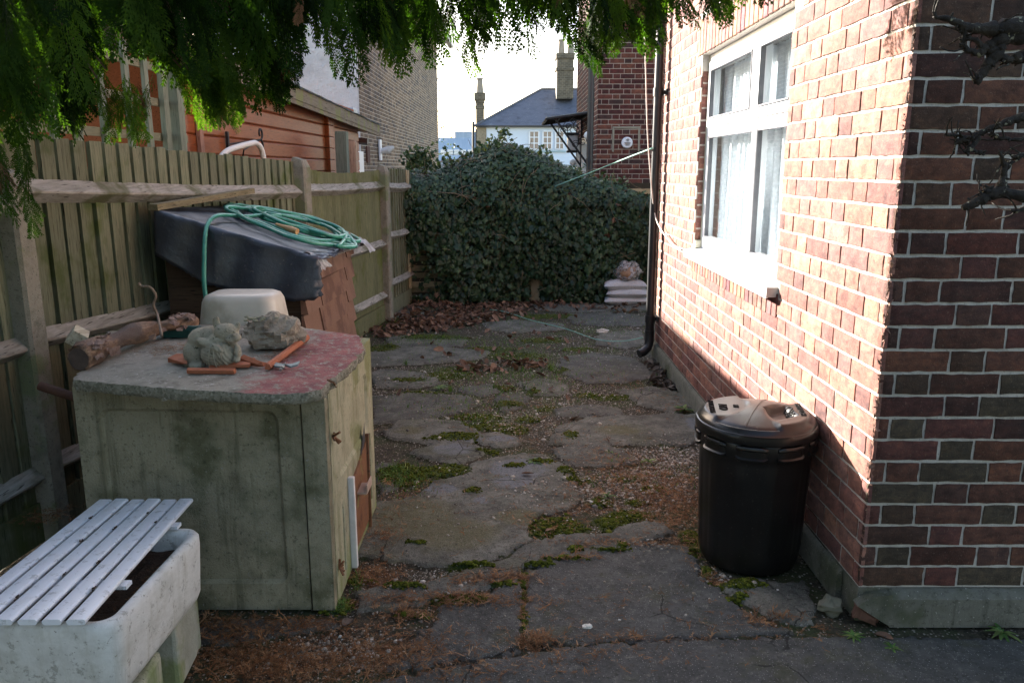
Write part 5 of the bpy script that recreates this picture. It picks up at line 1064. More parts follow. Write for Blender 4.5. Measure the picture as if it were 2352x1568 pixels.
mb.add(vs, [(j * (n + 1) + i, j * (n + 1) + i + 1, (j + 1) * (n + 1) + i + 1, (j + 1) * (n + 1) + i) for j in range(n) for i in range(n)]); mb.build('soil', surf('dark_soil', [(.02, .014, .01), (.06, .035, .02), (.04, .03, .02)], 50, bmp=1, bs=90, bd=.01), tr_)
M['barkd'] = surf('dark_debris', [(.03, .02, .014), (.07, .045, .03)], 60)
ld = thing('duckboard', 'white slatted plastic board laid across the trough', 'board', (-1.2, 2.05, .46))
M['slat'] = surf('white_slat', [(.64, .65, .68), (.7, .71, .73)], 3, rough=.35, bmp=.03, bs=80, spec=.5)
L = []
bl, br_, fl, fr_ = G(224, 1150, .475), G(446, 1150, .475), None, G(205, 1427, .475)
dirv = (fr_ - br_); n_s = 6
for k in range(n_s):
    pitch_ = (br_ - bl) / n_s; a = bl + pitch_ * (k + .5); 
    b_ = a + dirv + Vector((-.035 * (1 - k / n_s), 0, 0))
    w = pitch_.length / 2 - .0035; mb = MB()
    prof = [(-w, -.004), (-w + .004, -.009), (w - .004, -.009), (w, -.004), (w, .002), (w - .003, .005), (w - .007, .006), (-w + .007, .006), (-w + .003, .005), (-w, .002)]
    mb.sweep(a + Vector((0, 0, .003 * (k % 2))), b_, prof); mb.build('slat', M['slat'], ld, auto=50)
for t in (.22, .72):
    p = br_ + dirv * t; mb = MB(); q = bl + dirv * t + Vector((-.03 * t, 0, 0)); mb.sweep(p + Vector((.008, 0, -.014)), q + Vector((-.002, 0, -.014)), [(-.016, -.005), (.016, -.005), (.016, .005), (-.016, .005)]); mb.build('batten', M['slat'], ld)
streak(M['slat'], (.54, .54, .52), .4, .52, .64, 35)
for k, t in ((1, .2), (2, .42), (2, .86), (3, .3), (4, .15), (4, .6), (5, .8), (5, .25), (3, .7)):
    p = bl + (br_ - bl) * (k / n_s) + dirv * t + Vector((-.035 * (1 - k / n_s) * t, 0, .006)); mb = MB()
    for q in range(3): mb.tube([p + Vector([random.gauss(0, .003), random.gauss(0, .006), random.uniform(0, .003)]) for _ in range(3)], .0018, 4)
    mb.build('caught_debris', M['barkd'], ld)
for (c, d, lb) in (((-1.06, 2.2, .12), (.13, .22, .235), 'pale concrete block under the far end of the trough'), ((-1.05, 1.86, .1), (.16, .26, .2), 'weathered timber block under the near corner of the trough')):
    mb = MB(); mb.box((c[0], c[1], d[2] / 2), d, bev=.015, rot=(0, 0, .1), jit=.003); tag(mb.build('support_block', surf('block_stone', [(.25, .25, .19), (.38, .37, .3)], 9, bmp=.8, big=((.2, .22, .1), 7, .5, .65)) if 'concrete' in lb else wood('block_wood', (.22, .23, .16), (.36, .35, .26), 'z', green=((.16, .2, .08), .5))), lb, 'block')
MB().box((-1.28, 2.0, .117), (.16, .3, .234)).build('support_block', M['conc']).name; o = bpy.data.objects['support_block.002']; tag(o, 'mossy concrete block under the fence side of the trough', 'block')

# ------------------------------------------------------------------ BLACK BIN
BC = Vector((.948, 2.955, 0)); RB, RT, HB = .192, .214, .555
bn = thing('dustbin', 'black plastic dustbin with clip-on lid against the brick wall', 'dustbin', tuple(BC))
m, nt, b = new_mat('bin_plastic'); v = pos_node(nt)
nt.links.new(ramp(nt, noise(nt, v, 6, 4), [(.35, (.006, .006, .006)), (.65, (.011, .0105, .010))]), b.inputs['Base Color']); b.inputs['Roughness'].default_value = .3; b.inputs['Specular IOR Level'].default_value = .4
nt.links.new(mixc(nt, step(nt, noise(nt, v, 90, 3, .7), .63, .7), b.inputs['Base Color'].links[0].from_socket, (.04, .036, .032)), b.inputs['Base Color']); bump(nt, b, noise(nt, v, 260, 3), .12, .001); M['bin'] = m
def bring(z, r, seg=144, panels=0):
    out = []
    for k in range(seg):
        a = 2 * math.pi * k / seg; rr_ = r
        if panels: s_ = math.cos(a * 12); rr_ += .0035 * (1 / (1 + math.exp(-14 * (s_ - .1)))) * panels
        out.append(BC + Vector((rr_ * math.cos(a), rr_ * math.sin(a), z)))
    return out
mb = MB(); rs = [bring(0.0, RB - .025), bring(.004, RB - .008), bring(.03, RB)]
for k in range(15):
    z = .05 + .39 * k / 14; r = RB + (RT - RB) * z / HB; rs.append(bring(z, r, 144, 1 if 0 < k < 14 else 0))
rs += [bring(.46, RB + (RT - RB) * .46 / HB), bring(.465, RT - .002), bring(.475, RT + .002), bring(.52, RT + .004), bring(.53, RT), bring(.545, RT + .004), bring(.552, RT + .004), bring(.555, RT - .006), bring(.48, RT - .01)]
mb.loft(rs, (True, False)); mb.build('body', M['bin'], bn, auto=35)
for k in range(9):
    a0 = R(-150 + 40 * k); 
    mb = MB(); rr_ = []
    for q in range(9):
        a = a0 + R(30) * (q / 8 - .5); e = .004 if q in (0, 8) else .0; ex = .017 - (.008 if q in (0, 8) else 0)
        c = BC + Vector((RT * math.cos(a), RT * math.sin(a), 0)); o_ = Vector((math.cos(a), math.sin(a), 0))
        rr_.append([c + o_ * 0 + up * (.468 + e), c + o_ * (ex - .003) + up * (.470 + e), c + o_ * ex + up * (.476 + e), c + o_ * ex + up * (.480 + e), c + o_ * (ex - .007) + up * (.485 + e), c + o_ * (ex - .007) + up * (.510 - e), c + o_ * ex + up * (.515 - e), c + o_ * ex + up * (.522 - e), c + o_ * (ex - .003) + up * (.527 - e), c + up * (.528 - e)])
    mb.loft(rr_); mb.build('grip', M['bin'], bn, auto=50)
# lid
LZ = .558; LR = .229
def lidh(x, y):       # normalised coordinates, r<=1
    r = math.hypot(x, y); a = R(62); t = x * math.cos(a) + y * math.sin(a); s_ = x * math.sin(a) - y * math.cos(a)  # t along the ridge, s across (+ right)
    h = .044 * (1 - r ** 2.2 * .75); w = .13 + .62 * t * t
    def ss(e0, e1, q): q = min(1, max(0, (q - e0) / (e1 - e0))); return q * q * (3 - 2 * q)
    flat = .028 + .004 * r; k = ss(w, w + .10, abs(s_)); h = h * (1 - k) + flat * k
    if s_ > 0: pk = ss(.0, .12, .33 - abs((s_ - .42)) * 1.0 - abs(t) * .62); h -= .020 * pk
    else: pk = ss(.0, .12, .33 - abs((-s_ - .42)) - abs(t) * .62); h -= .0 * pk
    if r > .88: h *= 1
    return h
rings = []; seg = 120
for r in [.001] + [i / 34 for i in range(1, 33)]:
    rings.append([BC + Vector((LR * .93 * r * math.cos(a), LR * .93 * r * math.sin(a), LZ + .018 + lidh(r * math.cos(a), r * math.sin(a)) * (1 if r < .9 else 1 - (r - .9) * 5))) for a in [2 * math.pi * k / seg for k in range(seg)]])
def lr(r, z, bumpy=0): return [BC + Vector(((r + bumpy * (1 if (k % 40) in range(0, 16) else 0)) * math.cos(2 * math.pi * k / seg), (r + bumpy * (1 if (k % 40) in range(0, 16) else 0)) * math.sin(2 * math.pi * k / seg), z)) for k in range(seg)]
rings += [lr(LR * .925, LZ + .031), lr(LR * .95, LZ + .024), lr(LR * .965, LZ + .014, .004), lr(LR * .985, LZ + .012, .004), lr(LR, LZ + .006), lr(LR + .002, LZ - .002), lr(LR, LZ - .022), lr(LR - .004, LZ - .026), lr(LR - .008, LZ - .02), lr(LR - .012, LZ - .004)]
mb = MB(); mb.loft(rings, (True, False)); lid = mb.build('lid', M['bin'], bn, auto=35)
mb = MB(); a = R(62)
mb.tube([BC + Vector((LR * .9 * t * math.cos(a), LR * .9 * t * math.sin(a), LZ + .0195 + lidh(t * .97 * math.cos(a), t * .97 * math.sin(a)))) for t in [-.95 + .1 * i for i in range(20)]], .0012, 4); mb.build('seam', M['bin'], lid)
def text_on_lid(s_, x, y, size, ang):
    cu = bpy.data.curves.new('t', 'FONT'); cu.body = s_; cu.size = size; cu.extrude = .0018; cu.align_x = 'CENTER'; cu.align_y = 'CENTER'; o = bpy.data.objects.new('t', cu); C.objects.link(o)
    dg = bpy.context.evaluated_depsgraph_get(); me = o.evaluated_get(dg).to_mesh(); Mx = Matrix.Rotation(ang, 3, 'Z'); V = []
    for v in me.vertices:
        p = Mx @ v.co; X, Y = p.x + x, p.y + y; V.append((BC.x + X, BC.y + Y, LZ + .0195 + lidh(X / LR / .93, Y / LR / .93) + v.co.z))
    F = [tuple(p.vertices) for p in me.polygons]; o.to_mesh_clear() if False else None; bpy.data.objects.remove(o); return V, F
mt = surf('embossed', [(.012, .011, .011), (.02, .019, .018)], 30, rough=.85, bmp=0, spec=.1)
for (s_, x, y, sz_, an) in (('HOT ASHES', -.168, .035, .030, -100), ('NO', -.125, .03, .048, -100), ('88', -.070, .045, .032, -100), ('HOT ASHES', .168, -.005, .030, 80), ('NO', .125, -.005, .048, 80)):
    V, F = text_on_lid(s_, x, y, sz_, R(an)); raw_build('embossed_text', np.array(V), F, mt, lid)

# ------------------------------------------------------------------ STONES
M['flint'] = surf('flint', [(.5, .46, .38), (.62, .58, .5), (.3, .27, .22)], 60, rough=.6)
for nm, px_, py_, r, sq, col, lb in (
    ('corner_stone', 1906, 1402, .042, (1, .8, .75), None, 'grey-green broken stone lying at the foot of the brick corner'),
    ('flint_pebble', 1350, 1443, .0145, (1.2, .8, .7), M['flint'], 'cream bone-shaped flint lying on the dark paving slab'),
    ('flint_pebble', 1384, 765, .04, (1.5, .9, .6), M['flint'], 'yellowish flint stone on the far paving near the drainpipe'),
    ('flint_pebble', 1478, 1222, .0001, (1, 1, 1), M['flint'], None)):
    if lb is None: continue
    p = G(px_, py_); tag(blob(nm, (p.x, p.y, r * .45), r, sq, col or surf('greenish_stone', [(.10, .098, .068), (.16, .155, .115)], 20), None, len(nm) + px_ % 5, .5, 1.8, 12, 8, ridge=.1, smooth=False), lb, 'stone')

# ------------------------------------------------------------------ GROUND
gm = MB(); gm.add([(-300, -60, -.06), (300, -60, -.06), (300, 400, -.06), (-300, 400, -.06)], [(0, 1, 2, 3)])
struct(gm.build('ground', surf('earth', [(.06, .06, .035), (.09, .08, .05)], .5, bmp=0)))
SL = [  # outlines of the concrete slabs, picked on the photograph and laid on the ground
 [(790, 1250), (830, 1215), (870, 1160), (951, 1144), (1002, 1111), (1068, 1093), (1090, 1067), (1149, 1049), (1204, 1045), (1259, 1053), (1288, 1067), (1300, 1100), (1335, 1140), (1310, 1165), (1275, 1172), (1215, 1188), (1204, 1215), (1215, 1240), (1170, 1262), (1130, 1285), (1060, 1300), (980, 1290), (900, 1285), (850, 1270)],
 [(818, 1358), (900, 1340), (980, 1338), (1050, 1316), (1110, 1300), (1160, 1288), (1204, 1258), (1233, 1243), (1354, 1230), (1405, 1226), (1442, 1208), (1478, 1203), (1515, 1208), (1530, 1222), (1500, 1237), (1460, 1237), (1431, 1257), (1369, 1270), (1288, 1279), (1222, 1294), (1204, 1309), (1149, 1338), (1076, 1362), (1002, 1380), (900, 1402), (819, 1406)],
 [(1215, 1312), (1262, 1300), (1300, 1288), (1369, 1276), (1431, 1263), (1470, 1250), (1570, 1256), (1592, 1285), (1603, 1315), (1650, 1352), (1690, 1390), (1760, 1430), (1850, 1457), (1607, 1461), (1497, 1466), (1387, 1473), (1288, 1480), (1210, 1474), (1207, 1400)],
 [(1195, 1318), (1150, 1345), (1080, 1370), (1010, 1390), (1005, 1420), (960, 1450), (930, 1500), (880, 1545), (966, 1532), (1087, 1515), (1196, 1492), (1198, 1400)],
 [(800, 1640), (860, 1566), (966, 1541), (1087, 1523), (1200, 1500), (1288, 1487), (1387, 1479), (1497, 1472), (1607, 1467), (1800, 1466), (2000, 1462), (2200, 1466), (2400, 1466), (2900, 1466), (3200, 1900), (700, 1900)],
 [(875, 1070), (930, 1075), (935, 1095), (905, 1120), (878, 1130)],
 [(955, 1035), (1000, 1025), (1060, 1022), (1105, 1028), (1095, 1050), (1060, 1066), (1020, 1060), (975, 1048)],
 [(1095, 1003), (1150, 995), (1190, 1008), (1185, 1020), (1140, 1026), (1102, 1018)],
 [(885, 990), (930, 970), (980, 965), (1060, 972), (1092, 998), (1080, 1018), (1010, 1018), (950, 1014), (905, 1008)],
 [(862, 915), (930, 905), (1000, 905), (1075, 910), (1092, 922), (1060, 945), (980, 962), (900, 966), (864, 968)],
 [(1265, 1018), (1300, 975), (1370, 958), (1480, 955), (1600, 952), (1615, 1000), (1560, 1018), (1440, 1020), (1350, 1022)],
 [(1275, 940), (1330, 930), (1420, 940), (1430, 952), (1360, 953), (1290, 952)],
 [(1290, 822), (1370, 812), (1440, 820), (1500, 850), (1500, 866), (1430, 878), (1350, 876), (1298, 858)],
 [(1145, 908), (1190, 902), (1215, 912), (1195, 936), (1160, 942), (1142, 930)],
 [(1060, 890), (1130, 886), (1145, 900), (1110, 908), (1075, 902)],
 [(850, 855), (900, 850), (990, 862), (1010, 880), (960, 890), (868, 892)],
 [(848, 810), (900, 802), (1010, 800), (1120, 808), (1100, 824), (1020, 832), (920, 838), (855, 840)],
 [(890, 776), (960, 770), (1060, 782), (1055, 794), (980, 800), (905, 800)],
 [(1110, 742), (1180, 736), (1290, 744), (1290, 756), (1180, 764), (1125, 756)],
 [(1305, 722), (1400, 716), (1480, 728), (1490, 745), (1400, 748), (1320, 742)],
 [(1275, 1030), (1350, 1024), (1430, 1032), (1450, 1058), (1390, 1070), (1310, 1066)],
 [(1430, 897), (1500, 890), (1570, 905), (1600, 935), (1560, 945), (1470, 930)],
 [(1230, 700), (1380, 694), (1500, 700), (1490, 712), (1330, 716), (1240, 712)], [(900, 712), (960, 706), (970, 722), (905, 730)],
 [(1660, 1350), (1730, 1330), (1850, 1340), (1880, 1400), (1860, 1440), (1790, 1425), (1720, 1395)],
 [(440, 1430), (600, 1415), (760, 1420), (780, 1440), (600, 1470), (450, 1480)],
 [(1380, 765), (1470, 760), (1480, 790), (1430, 800), (1370, 790)], [(1200, 880), (1250, 870), (1300, 885), (1290, 905), (1230, 905)]]
MOSS = [(1300, 1284, 70, 4), (1205, 1330, 9, 26), (1150, 1342, 40, 6), (1060, 1374, 60, 6), (950, 1408, 50, 6), (1203, 1380, 6, 30), (1240, 1298, 40, 5), (1620, 1310, 14, 16), (1690, 1375, 26, 10), (1400, 1266, 50, 4), (1120, 800, 60, 7), (1190, 815, 70, 8), (1060, 845, 50, 6), (1250, 780, 50, 6), (1330, 800, 40, 5), (980, 900, 60, 5), (1090, 955, 60, 7), (1210, 960, 30, 8), (1310, 1000, 20, 10), (1380, 1150, 30, 9), (1460, 1150, 30, 8), (1000, 1010, 40, 4), (1120, 1035, 30, 6), (1290, 850, 20, 5), (940, 875, 50, 5), (1275, 1205, 62, 26), (1440, 1180, 60, 14), (1400, 1195, 40, 16), (1050, 1000 + 5, 55, 10), (1110, 975, 50, 10), (1170, 985, 45, 12), (1400, 910, 50, 7), (1350, 905, 30, 6), (1010, 1078, 80, 14), (920, 1090, 60, 26), (1160, 890, 28, 7), (1225, 900, 18, 6), (1240, 1062, 34, 6), (1300, 1082, 26, 9), (1330, 1100, 40, 8), (1440, 1095, 40, 8), (1180, 1072, 30, 5), (880, 800, 40, 10), (1000, 775, 90, 7), (1250, 725, 80, 5), (1030, 860, 60, 10), (1585, 1230, 30, 20), (1600, 1260, 20, 18), (780, 1385, 28, 14), (1170, 930, 35, 8), (1260, 935, 28, 7), (950, 1190 + 60, 30, 4), (1204, 1415, 7, 42), (1085, 1130, 22, 6), (890, 740, 40, 12), (1500, 1120, 30, 8), (1320, 1265, 22, 6), (1430, 1255, 22, 6), (1700, 1345, 60, 14), (760, 1395, 30, 10), (830, 1330, 40, 8), (1060, 1380, 70, 8), (1090, 1300, 60, 7), (930, 1348, 60, 7)]
BLUE = [(1040, 1035, 50, 14), (1190, 1080, 70, 26), (1080, 1010, 30, 8), (1150, 1010, 36, 8), (1110, 1150, 14, 10), (1180, 1110, 50, 14), (1010, 1125, 40, 12), (1595, 975, 20, 16)]
YEL = [(950, 1190, 110, 50), (1050, 1230, 110, 40), (900, 1300, 60, 14), (1420, 990, 60, 12), (1190, 1190, 60, 20), (940, 990, 40, 10)]
def g2(P): return np.array([tuple(G(x, y))[:2] for x, y in P])
ys = [1.35]; 
while ys[-1] < 9.6: ys.append(ys[-1] + .0042 * max(ys[-1], 2.0))
ys = np.array(ys); xs = np.arange(-2.3, 2.9, .0125); XX, YY = np.meshgrid(xs, ys); PX = np.stack([XX.ravel(), YY.ravel()], 1)
nzx = np.array([mnoise.noise((x * 9, y * 9, 0.)) for x, y in PX]) * .016 + np.array([mnoise.noise((x * 30, y * 30, 5.)) for x, y in PX]) * .022
nzy = np.array([mnoise.noise((x * 9, y * 9, 9.)) for x, y in PX]) * .016 + np.array([mnoise.noise((x * 32, y * 32, 15.)) for x, y in PX]) * .022
nz3 = np.array([mnoise.noise((x * 3.1, y * 3.1, 2.)) for x, y in PX]); nz4 = np.array([mnoise.noise((x * 45, y * 45, 7.)) for x, y in PX])
Q = PX + np.stack([nzx, nzy], 1)
def sdist(Q, P):
    d = np.full(len(Q), 1e9); ins = np.zeros(len(Q), bool); n = len(P)
    lo, hi = P.min(0) - .25, P.max(0) + .25; m_ = np.all((Q > lo) & (Q < hi), 1); q = Q[m_]; dd = np.full(len(q), 1e9); ii = np.zeros(len(q), bool)
    for i in range(n):
        a, b_ = P[i], P[(i + 1) % n]; ab = b_ - a; t = np.clip(((q - a) @ ab) / (ab @ ab + 1e-12), 0, 1); dd = np.minimum(dd, np.linalg.norm(q - a - t[:, None] * ab, axis=1))
        c = (a[1] > q[:, 1]) != (b_[1] > q[:, 1]); xi = (b_[0] - a[0]) * (q[:, 1] - a[1]) / (b_[1] - a[1] + 1e-12) + a[0]; ii ^= c & (q[:, 0] < xi)
    out = np.full(len(Q), .25); out[m_] = np.where(ii, -dd, dd); return out
SD = np.full(len(Q), .25); SID = np.zeros(len(Q)); rgs = random.Random(4)
for i, P in enumerate(SL):
    d = sdist(Q, g2(P)); m_ = d < SD; SD = np.where(m_, d, SD); SID = np.where(m_, {1: .55, 2: .25, 3: .3, 4: .1, 0: .8}.get(i, rgs.uniform(.3, .9)), SID)
nz5 = np.array([mnoise.noise((x * 5.5, y * 5.5, 12.)) for x, y in PX])
SD = SD - (.014 + .055 * np.clip(nz5, -.1, 1)) * (PX[:, 1] > 2.85) + .004 * (PX[:, 1] <= 2.85) - .005 * nz4
def blobs(L, soft=1.0):
    v = np.zeros(len(Q))
    for (x, y, rx, ry) in L:
        c = G(x, y); ex = abs(G(x + rx, y).x - c.x); ey = abs(G(x, y - ry).y - c.y); q = ((Q[:, 0] - c.x) / ex) ** 2 + ((Q[:, 1] - c.y) / ey) ** 2; v = np.maximum(v, np.exp(-q * soft))
    return v
MO, BL, YE_ = blobs(MOSS), blobs(BLUE), blobs(YEL)
slab = 1 / (1 + np.exp(np.clip((SD - .004) / .0028, -30, 30)))
moss = np.clip(MO * 1.15 + nz4 * .12 + (1 - slab) * .12 * (nz3 > 0), 0, 1) * np.where(slab > .5, .9, 1)
mh = np.clip((moss - .42) * 3, 0, 1)
Z = slab * (.004 + SID * .006) - .012 * (1 - slab) + mh * (.010 + .006 * nz4) + .004 * nz3 + .0022 * nz4 * (1 - slab) + .003 * nzx * 30 * .1
nY, nX = len(ys), len(xs); idx = np.arange(nY * nX).reshape(nY, nX)
F = np.stack([idx[:-1, :-1], idx[:-1, 1:], idx[1:, 1:], idx[1:, :-1]], -1).reshape(-1, 4)
# the strip of rough dark concrete is flush with the rest but grittier
m, nt, b = new_mat('old_paving'); v = pos_node(nt)
a_s, a_m, a_b, a_y, a_i = [attr(nt, k).outputs['Fac'] for k in ('slab', 'moss', 'blue', 'yel', 'sid')]
n1, n2, n3 = noise(nt, v, 7, 6, .7), noise(nt, v, 55, 5, .75), noise(nt, v, 160, 3, .7)
base = ramp(nt, n1, [(.3, (.07, .069, .056)), (.5, (.145, .141, .115)), (.68, (.23, .222, .182))])
darkc = ramp(nt, n1, [(.3, (.058, .057, .052)), (.7, (.118, .115, .104))])
c = mixc(nt, step(nt, a_i, .15, .75), darkc, base)
c = mixc(nt, math_(nt, 'MULTIPLY', step(nt, math_(nt, 'ADD', a_y, math_(nt, 'MULTIPLY', n2, .5)), .5, .95), .75), c, ramp(nt, n2, [(.35, (.09, .085, .035)), (.65, (.19, .17, .09))]))
c = mixc(nt, math_(nt, 'MULTIPLY', step(nt, math_(nt, 'ADD', a_b, math_(nt, 'MULTIPLY', n2, .9)), .75, 1.05), .8), c, ramp(nt, n2, [(.35, (.13, .135, .14)), (.65, (.25, .265, .29))]))
c = mixc(nt, math_(nt, 'MULTIPLY', step(nt, n2, .53, .62), .6), c, (.04, .037, .03))
c = mixc(nt, math_(nt, 'MULTIPLY', step(nt, noise(nt, v, 28, 6, .8), .56, .64), .5), c, (.22, .205, .17))
c = mixc(nt, math_(nt, 'MULTIPLY', step(nt, noise(nt, v, 3.3, 5, .7), .52, .66), .45), c, (.085, .085, .04))
ce = voro(nt, mixc(nt, .06, pos_node(nt), nt_col(nt, 8), 'ADD'), 2.1, 'DISTANCE_TO_EDGE').outputs[0]; c = mixc(nt, math_(nt, 'MULTIPLY', math_(nt, 'MULTIPLY', step(nt, ce, .008, .003), .8), step(nt, noise(nt, pos_node(nt), 1.7, 3), .5, .56)), c, (.02, .018, .014))
vo = voro(nt, v, 150); sp_ = step(nt, vo.outputs[0], .30, .22); vr = nt.nodes.new('ShaderNodeSeparateColor'); nt.links.new(vo.outputs[1], vr.inputs[0])
c = mixc(nt, math_(nt, 'MULTIPLY', math_(nt, 'MULTIPLY', sp_, step(nt, vr.outputs[0], .55, .75)), .75), c, ramp(nt, vr.outputs[1], [(.2, (.2, .19, .18)), (.9, (.4, .38, .35))]))
soil = ramp(nt, n2, [(.3, (.022, .018, .012)), (.5, (.055, .046, .03)), (.68, (.11, .088, .058))])
soil = mixc(nt, math_(nt, 'MULTIPLY', step(nt, noise(nt, v, 2.6, 4, .7), .45, .6), .7), soil, ramp(nt, n3, [(.3, (.02, .03, .010)), (.7, (.075, .095, .03))]))
vo2 = voro(nt, v, 85); vr2 = nt.nodes.new('ShaderNodeSeparateColor'); nt.links.new(vo2.outputs[1], vr2.inputs[0])
soil = mixc(nt, math_(nt, 'MULTIPLY', step(nt, vo2.outputs[0], .42, .3), step(nt, vr2.outputs[0], .5, .6)), soil, ramp(nt, vr2.outputs[1], [(.1, (.1, .08, .06)), (.5, (.24, .2, .15)), (.9, (.42, .38, .32))]))
c = mixc(nt, step(nt, math_(nt, 'ADD', a_s, math_(nt, 'MULTIPLY', math_(nt, 'SUBTRACT', n2, .5), .7)), .42, .58), soil, c)
mossc = ramp(nt, n3, [(.3, (.022, .03, .006)), (.5, (.06, .075, .010)), (.7, (.12, .135, .02))])
mossc = mixc(nt, step(nt, n1, .45, .62), mossc, ramp(nt, n3, [(.3, (.014, .026, .008)), (.7, (.05, .075, .018))]))
mf = step(nt, math_(nt, 'ADD', a_m, math_(nt, 'MULTIPLY', math_(nt, 'SUBTRACT', n2, .5), .9)), .42, .56)
c = mixc(nt, mf, c, mossc)
nt.links.new(c, b.inputs['Base Color']); b.inputs['Roughness'].default_value = .93; b.inputs['Specular IOR Level'].default_value = .25
h = math_(nt, 'ADD', math_(nt, 'MULTIPLY', n3, 1.), math_(nt, 'MULTIPLY', n2, 1.6)); bump(nt, b, h, 1., .010)
pv = raw_build('paving', np.column_stack([PX, Z]), F, m, smooth=True); struct(pv)
for k, arr in (('slab', slab), ('moss', moss), ('blue', BL), ('yel', YE_), ('sid', SID)):
    a = pv.data.attributes.new(k, 'FLOAT', 'POINT'); a.data.foreach_set('value', arr.astype(np.float32))
Zg = Z.reshape(nY, nX); Sg = slab.reshape(nY, nX); Mg = moss.reshape(nY, nX)
def samp(Gd, x, y):
    i = np.clip(np.searchsorted(ys, y), 0, nY - 1); j = np.clip(((x - xs[0]) / .0125).astype(int), 0, nX - 1); return Gd[i, j]
def inside_building(x, y): return ((x > XW - .03) & (y > YC - .02) & (y < YE)) | ((x > BX0) & (x < BX1) & (y > BY0) & (y < BY1)) | (x < -2.0 + .13 * (y - 2.5)) | (((x - BC.x) ** 2 + (y - BC.y) ** 2) < .19 ** 2) | (y > 9.3)
def pick(L, n):      # gaussian blobs in photograph space -> ground points
    tot = sum(w for *_, w in L); out = []
    for (x, y, rx, ry, w) in L:
        k = int(n * w / tot); a = RNG.normal(0, .5, (k, 2)) * [rx, ry] + [x, y]; a = a[a[:, 1] > 640]; out += [tuple(G(p, q))[:2] for p, q in a]
    A_ = np.array(out); return A_[~inside_building(A_[:, 0], A_[:, 1])]
# --- brown cypress litter: curved two-sided fronds
def frond_bit(rg):
    V = []; F = []
    def strip(p, a, L, w, n=3):
        b0 = len(V); x, y, z = p
        for k in range(n + 1):
            t = k / n; ww = w * (1 - .8 * t); V.append((x - math.sin(a) * ww, y + math.cos(a) * ww, z + .0)); V.append((x + math.sin(a) * ww, y - math.cos(a) * ww, z + .0)); a += rg.uniform(-.35, .35); x += math.cos(a) * L / n; y += math.sin(a) * L / n; z += rg.uniform(-.02, .09) * L
        for k in range(n): q = b0 + 2 * k; F.append((q, q + 1, q + 3, q + 2))
    strip((0, 0, 0), 0, 1, .035, 4)
    for k in range(rg.randrange(2, 6)): t = rg.uniform(.1, .8); strip((t, 0, .02), rg.choice([-1, 1]) * rg.uniform(.4, .9), rg.uniform(.25, .5), .035, 2)
    return np.array(V), np.array(F)
def scatter(name, T, pts, size, mat, label, cat, kind='stuff', tilt=.25, lift=.004, rbeta=(2, 2), flat=True):
    parts = []; n = len(pts); ch = RNG.integers(0, len(T), n)
    z = samp(Zg, pts[:, 0], pts[:, 1]) + lift * RNG.uniform(.3, 1.6, n)
    for i, (tv, tf) in enumerate(T):
        m_ = ch == i; k = m_.sum()
        if not k: continue
        nn = np.stack([RNG.normal(0, tilt, k), RNG.normal(0, tilt, k), np.ones(k)], 1); A_ = frames(nn, np.tile([0, 1., 0], (k, 1)), RNG.uniform(0, 6.28, k)) * (size[0] * np.exp(RNG.normal(0, size[1], k)))[:, None, None]
        parts.append(instance(tv, tf, (A_, np.column_stack([pts[m_], z[m_]])), RNG.beta(*rbeta, k)))
    V, F, r_ = merge(parts); o = raw_build(name, V, F, mat, None, r_); tag(o, label, cat, None, kind); return o
rg = random.Random(3); FB = [frond_bit(rg) for _ in range(10)]
M['needle'] = leafmat('cypress_litter', [(.06, .03, .016), (.15, .07, .03), (.25, .125, .055), (.36, .22, .12)], .1, .8, .2, (1.2, 1, .7))
LIT = [(1300, 1285, 90, 5, .5), (1180, 1325, 60, 7, .6), (1060, 1372, 90, 7, .9), (940, 1410, 70, 9, .9), (1204, 1400, 8, 60, .4), (1230, 1475, 50, 8, .7), (1500, 1468, 300, 4, .5), (1570, 1240, 40, 16, .5), (1640, 1330, 30, 20, .4), (1760, 1420, 70, 8, .5), (700, 1520, 300, 60, 9), (560, 1500, 160, 60, 5), (700, 1440, 260, 26, 3), (900, 1490, 150, 40, 2.5), (500, 1430, 80, 30, 1), (1500, 1110, 150, 70, 9), (1560, 1170, 90, 60, 5), (1420, 1070, 120, 50, 3), (1330, 1160, 80, 40, 1.2), (1000, 1385, 260, 14, 3), (1100, 1335, 120, 14, 1.2), (860, 1320, 70, 30, 2.5), (1240, 1000, 150, 60, 2), (1180, 940, 200, 50, 1.5), (1560, 930, 100, 30, 1.2), (1250, 1200, 90, 40, .8), (1400, 1250, 200, 14, 1.2), (930, 1130, 100, 40, 1.3), (1300, 1490, 400, 60, 1.2), (1150, 900, 350, 90, 3), (1100, 1150, 300, 120, 1.6), (1250, 760, 250, 40, 1), (1230, 1470, 40, 14, .5), (1400, 1400, 400, 80, .6), (880, 1230, 60, 60, 1), (1450, 880, 120, 20, .8), (1620, 1260, 60, 40, 1), (1100, 1540, 300, 40, 1), (1800, 1440, 200, 16, .5)]
scatter('needle_litter', FB, pick(LIT, 17000), (.021, .4), M['needle'], 'orange-brown fallen conifer needles strewn over the ground', 'needles', tilt=.3, lift=.006)
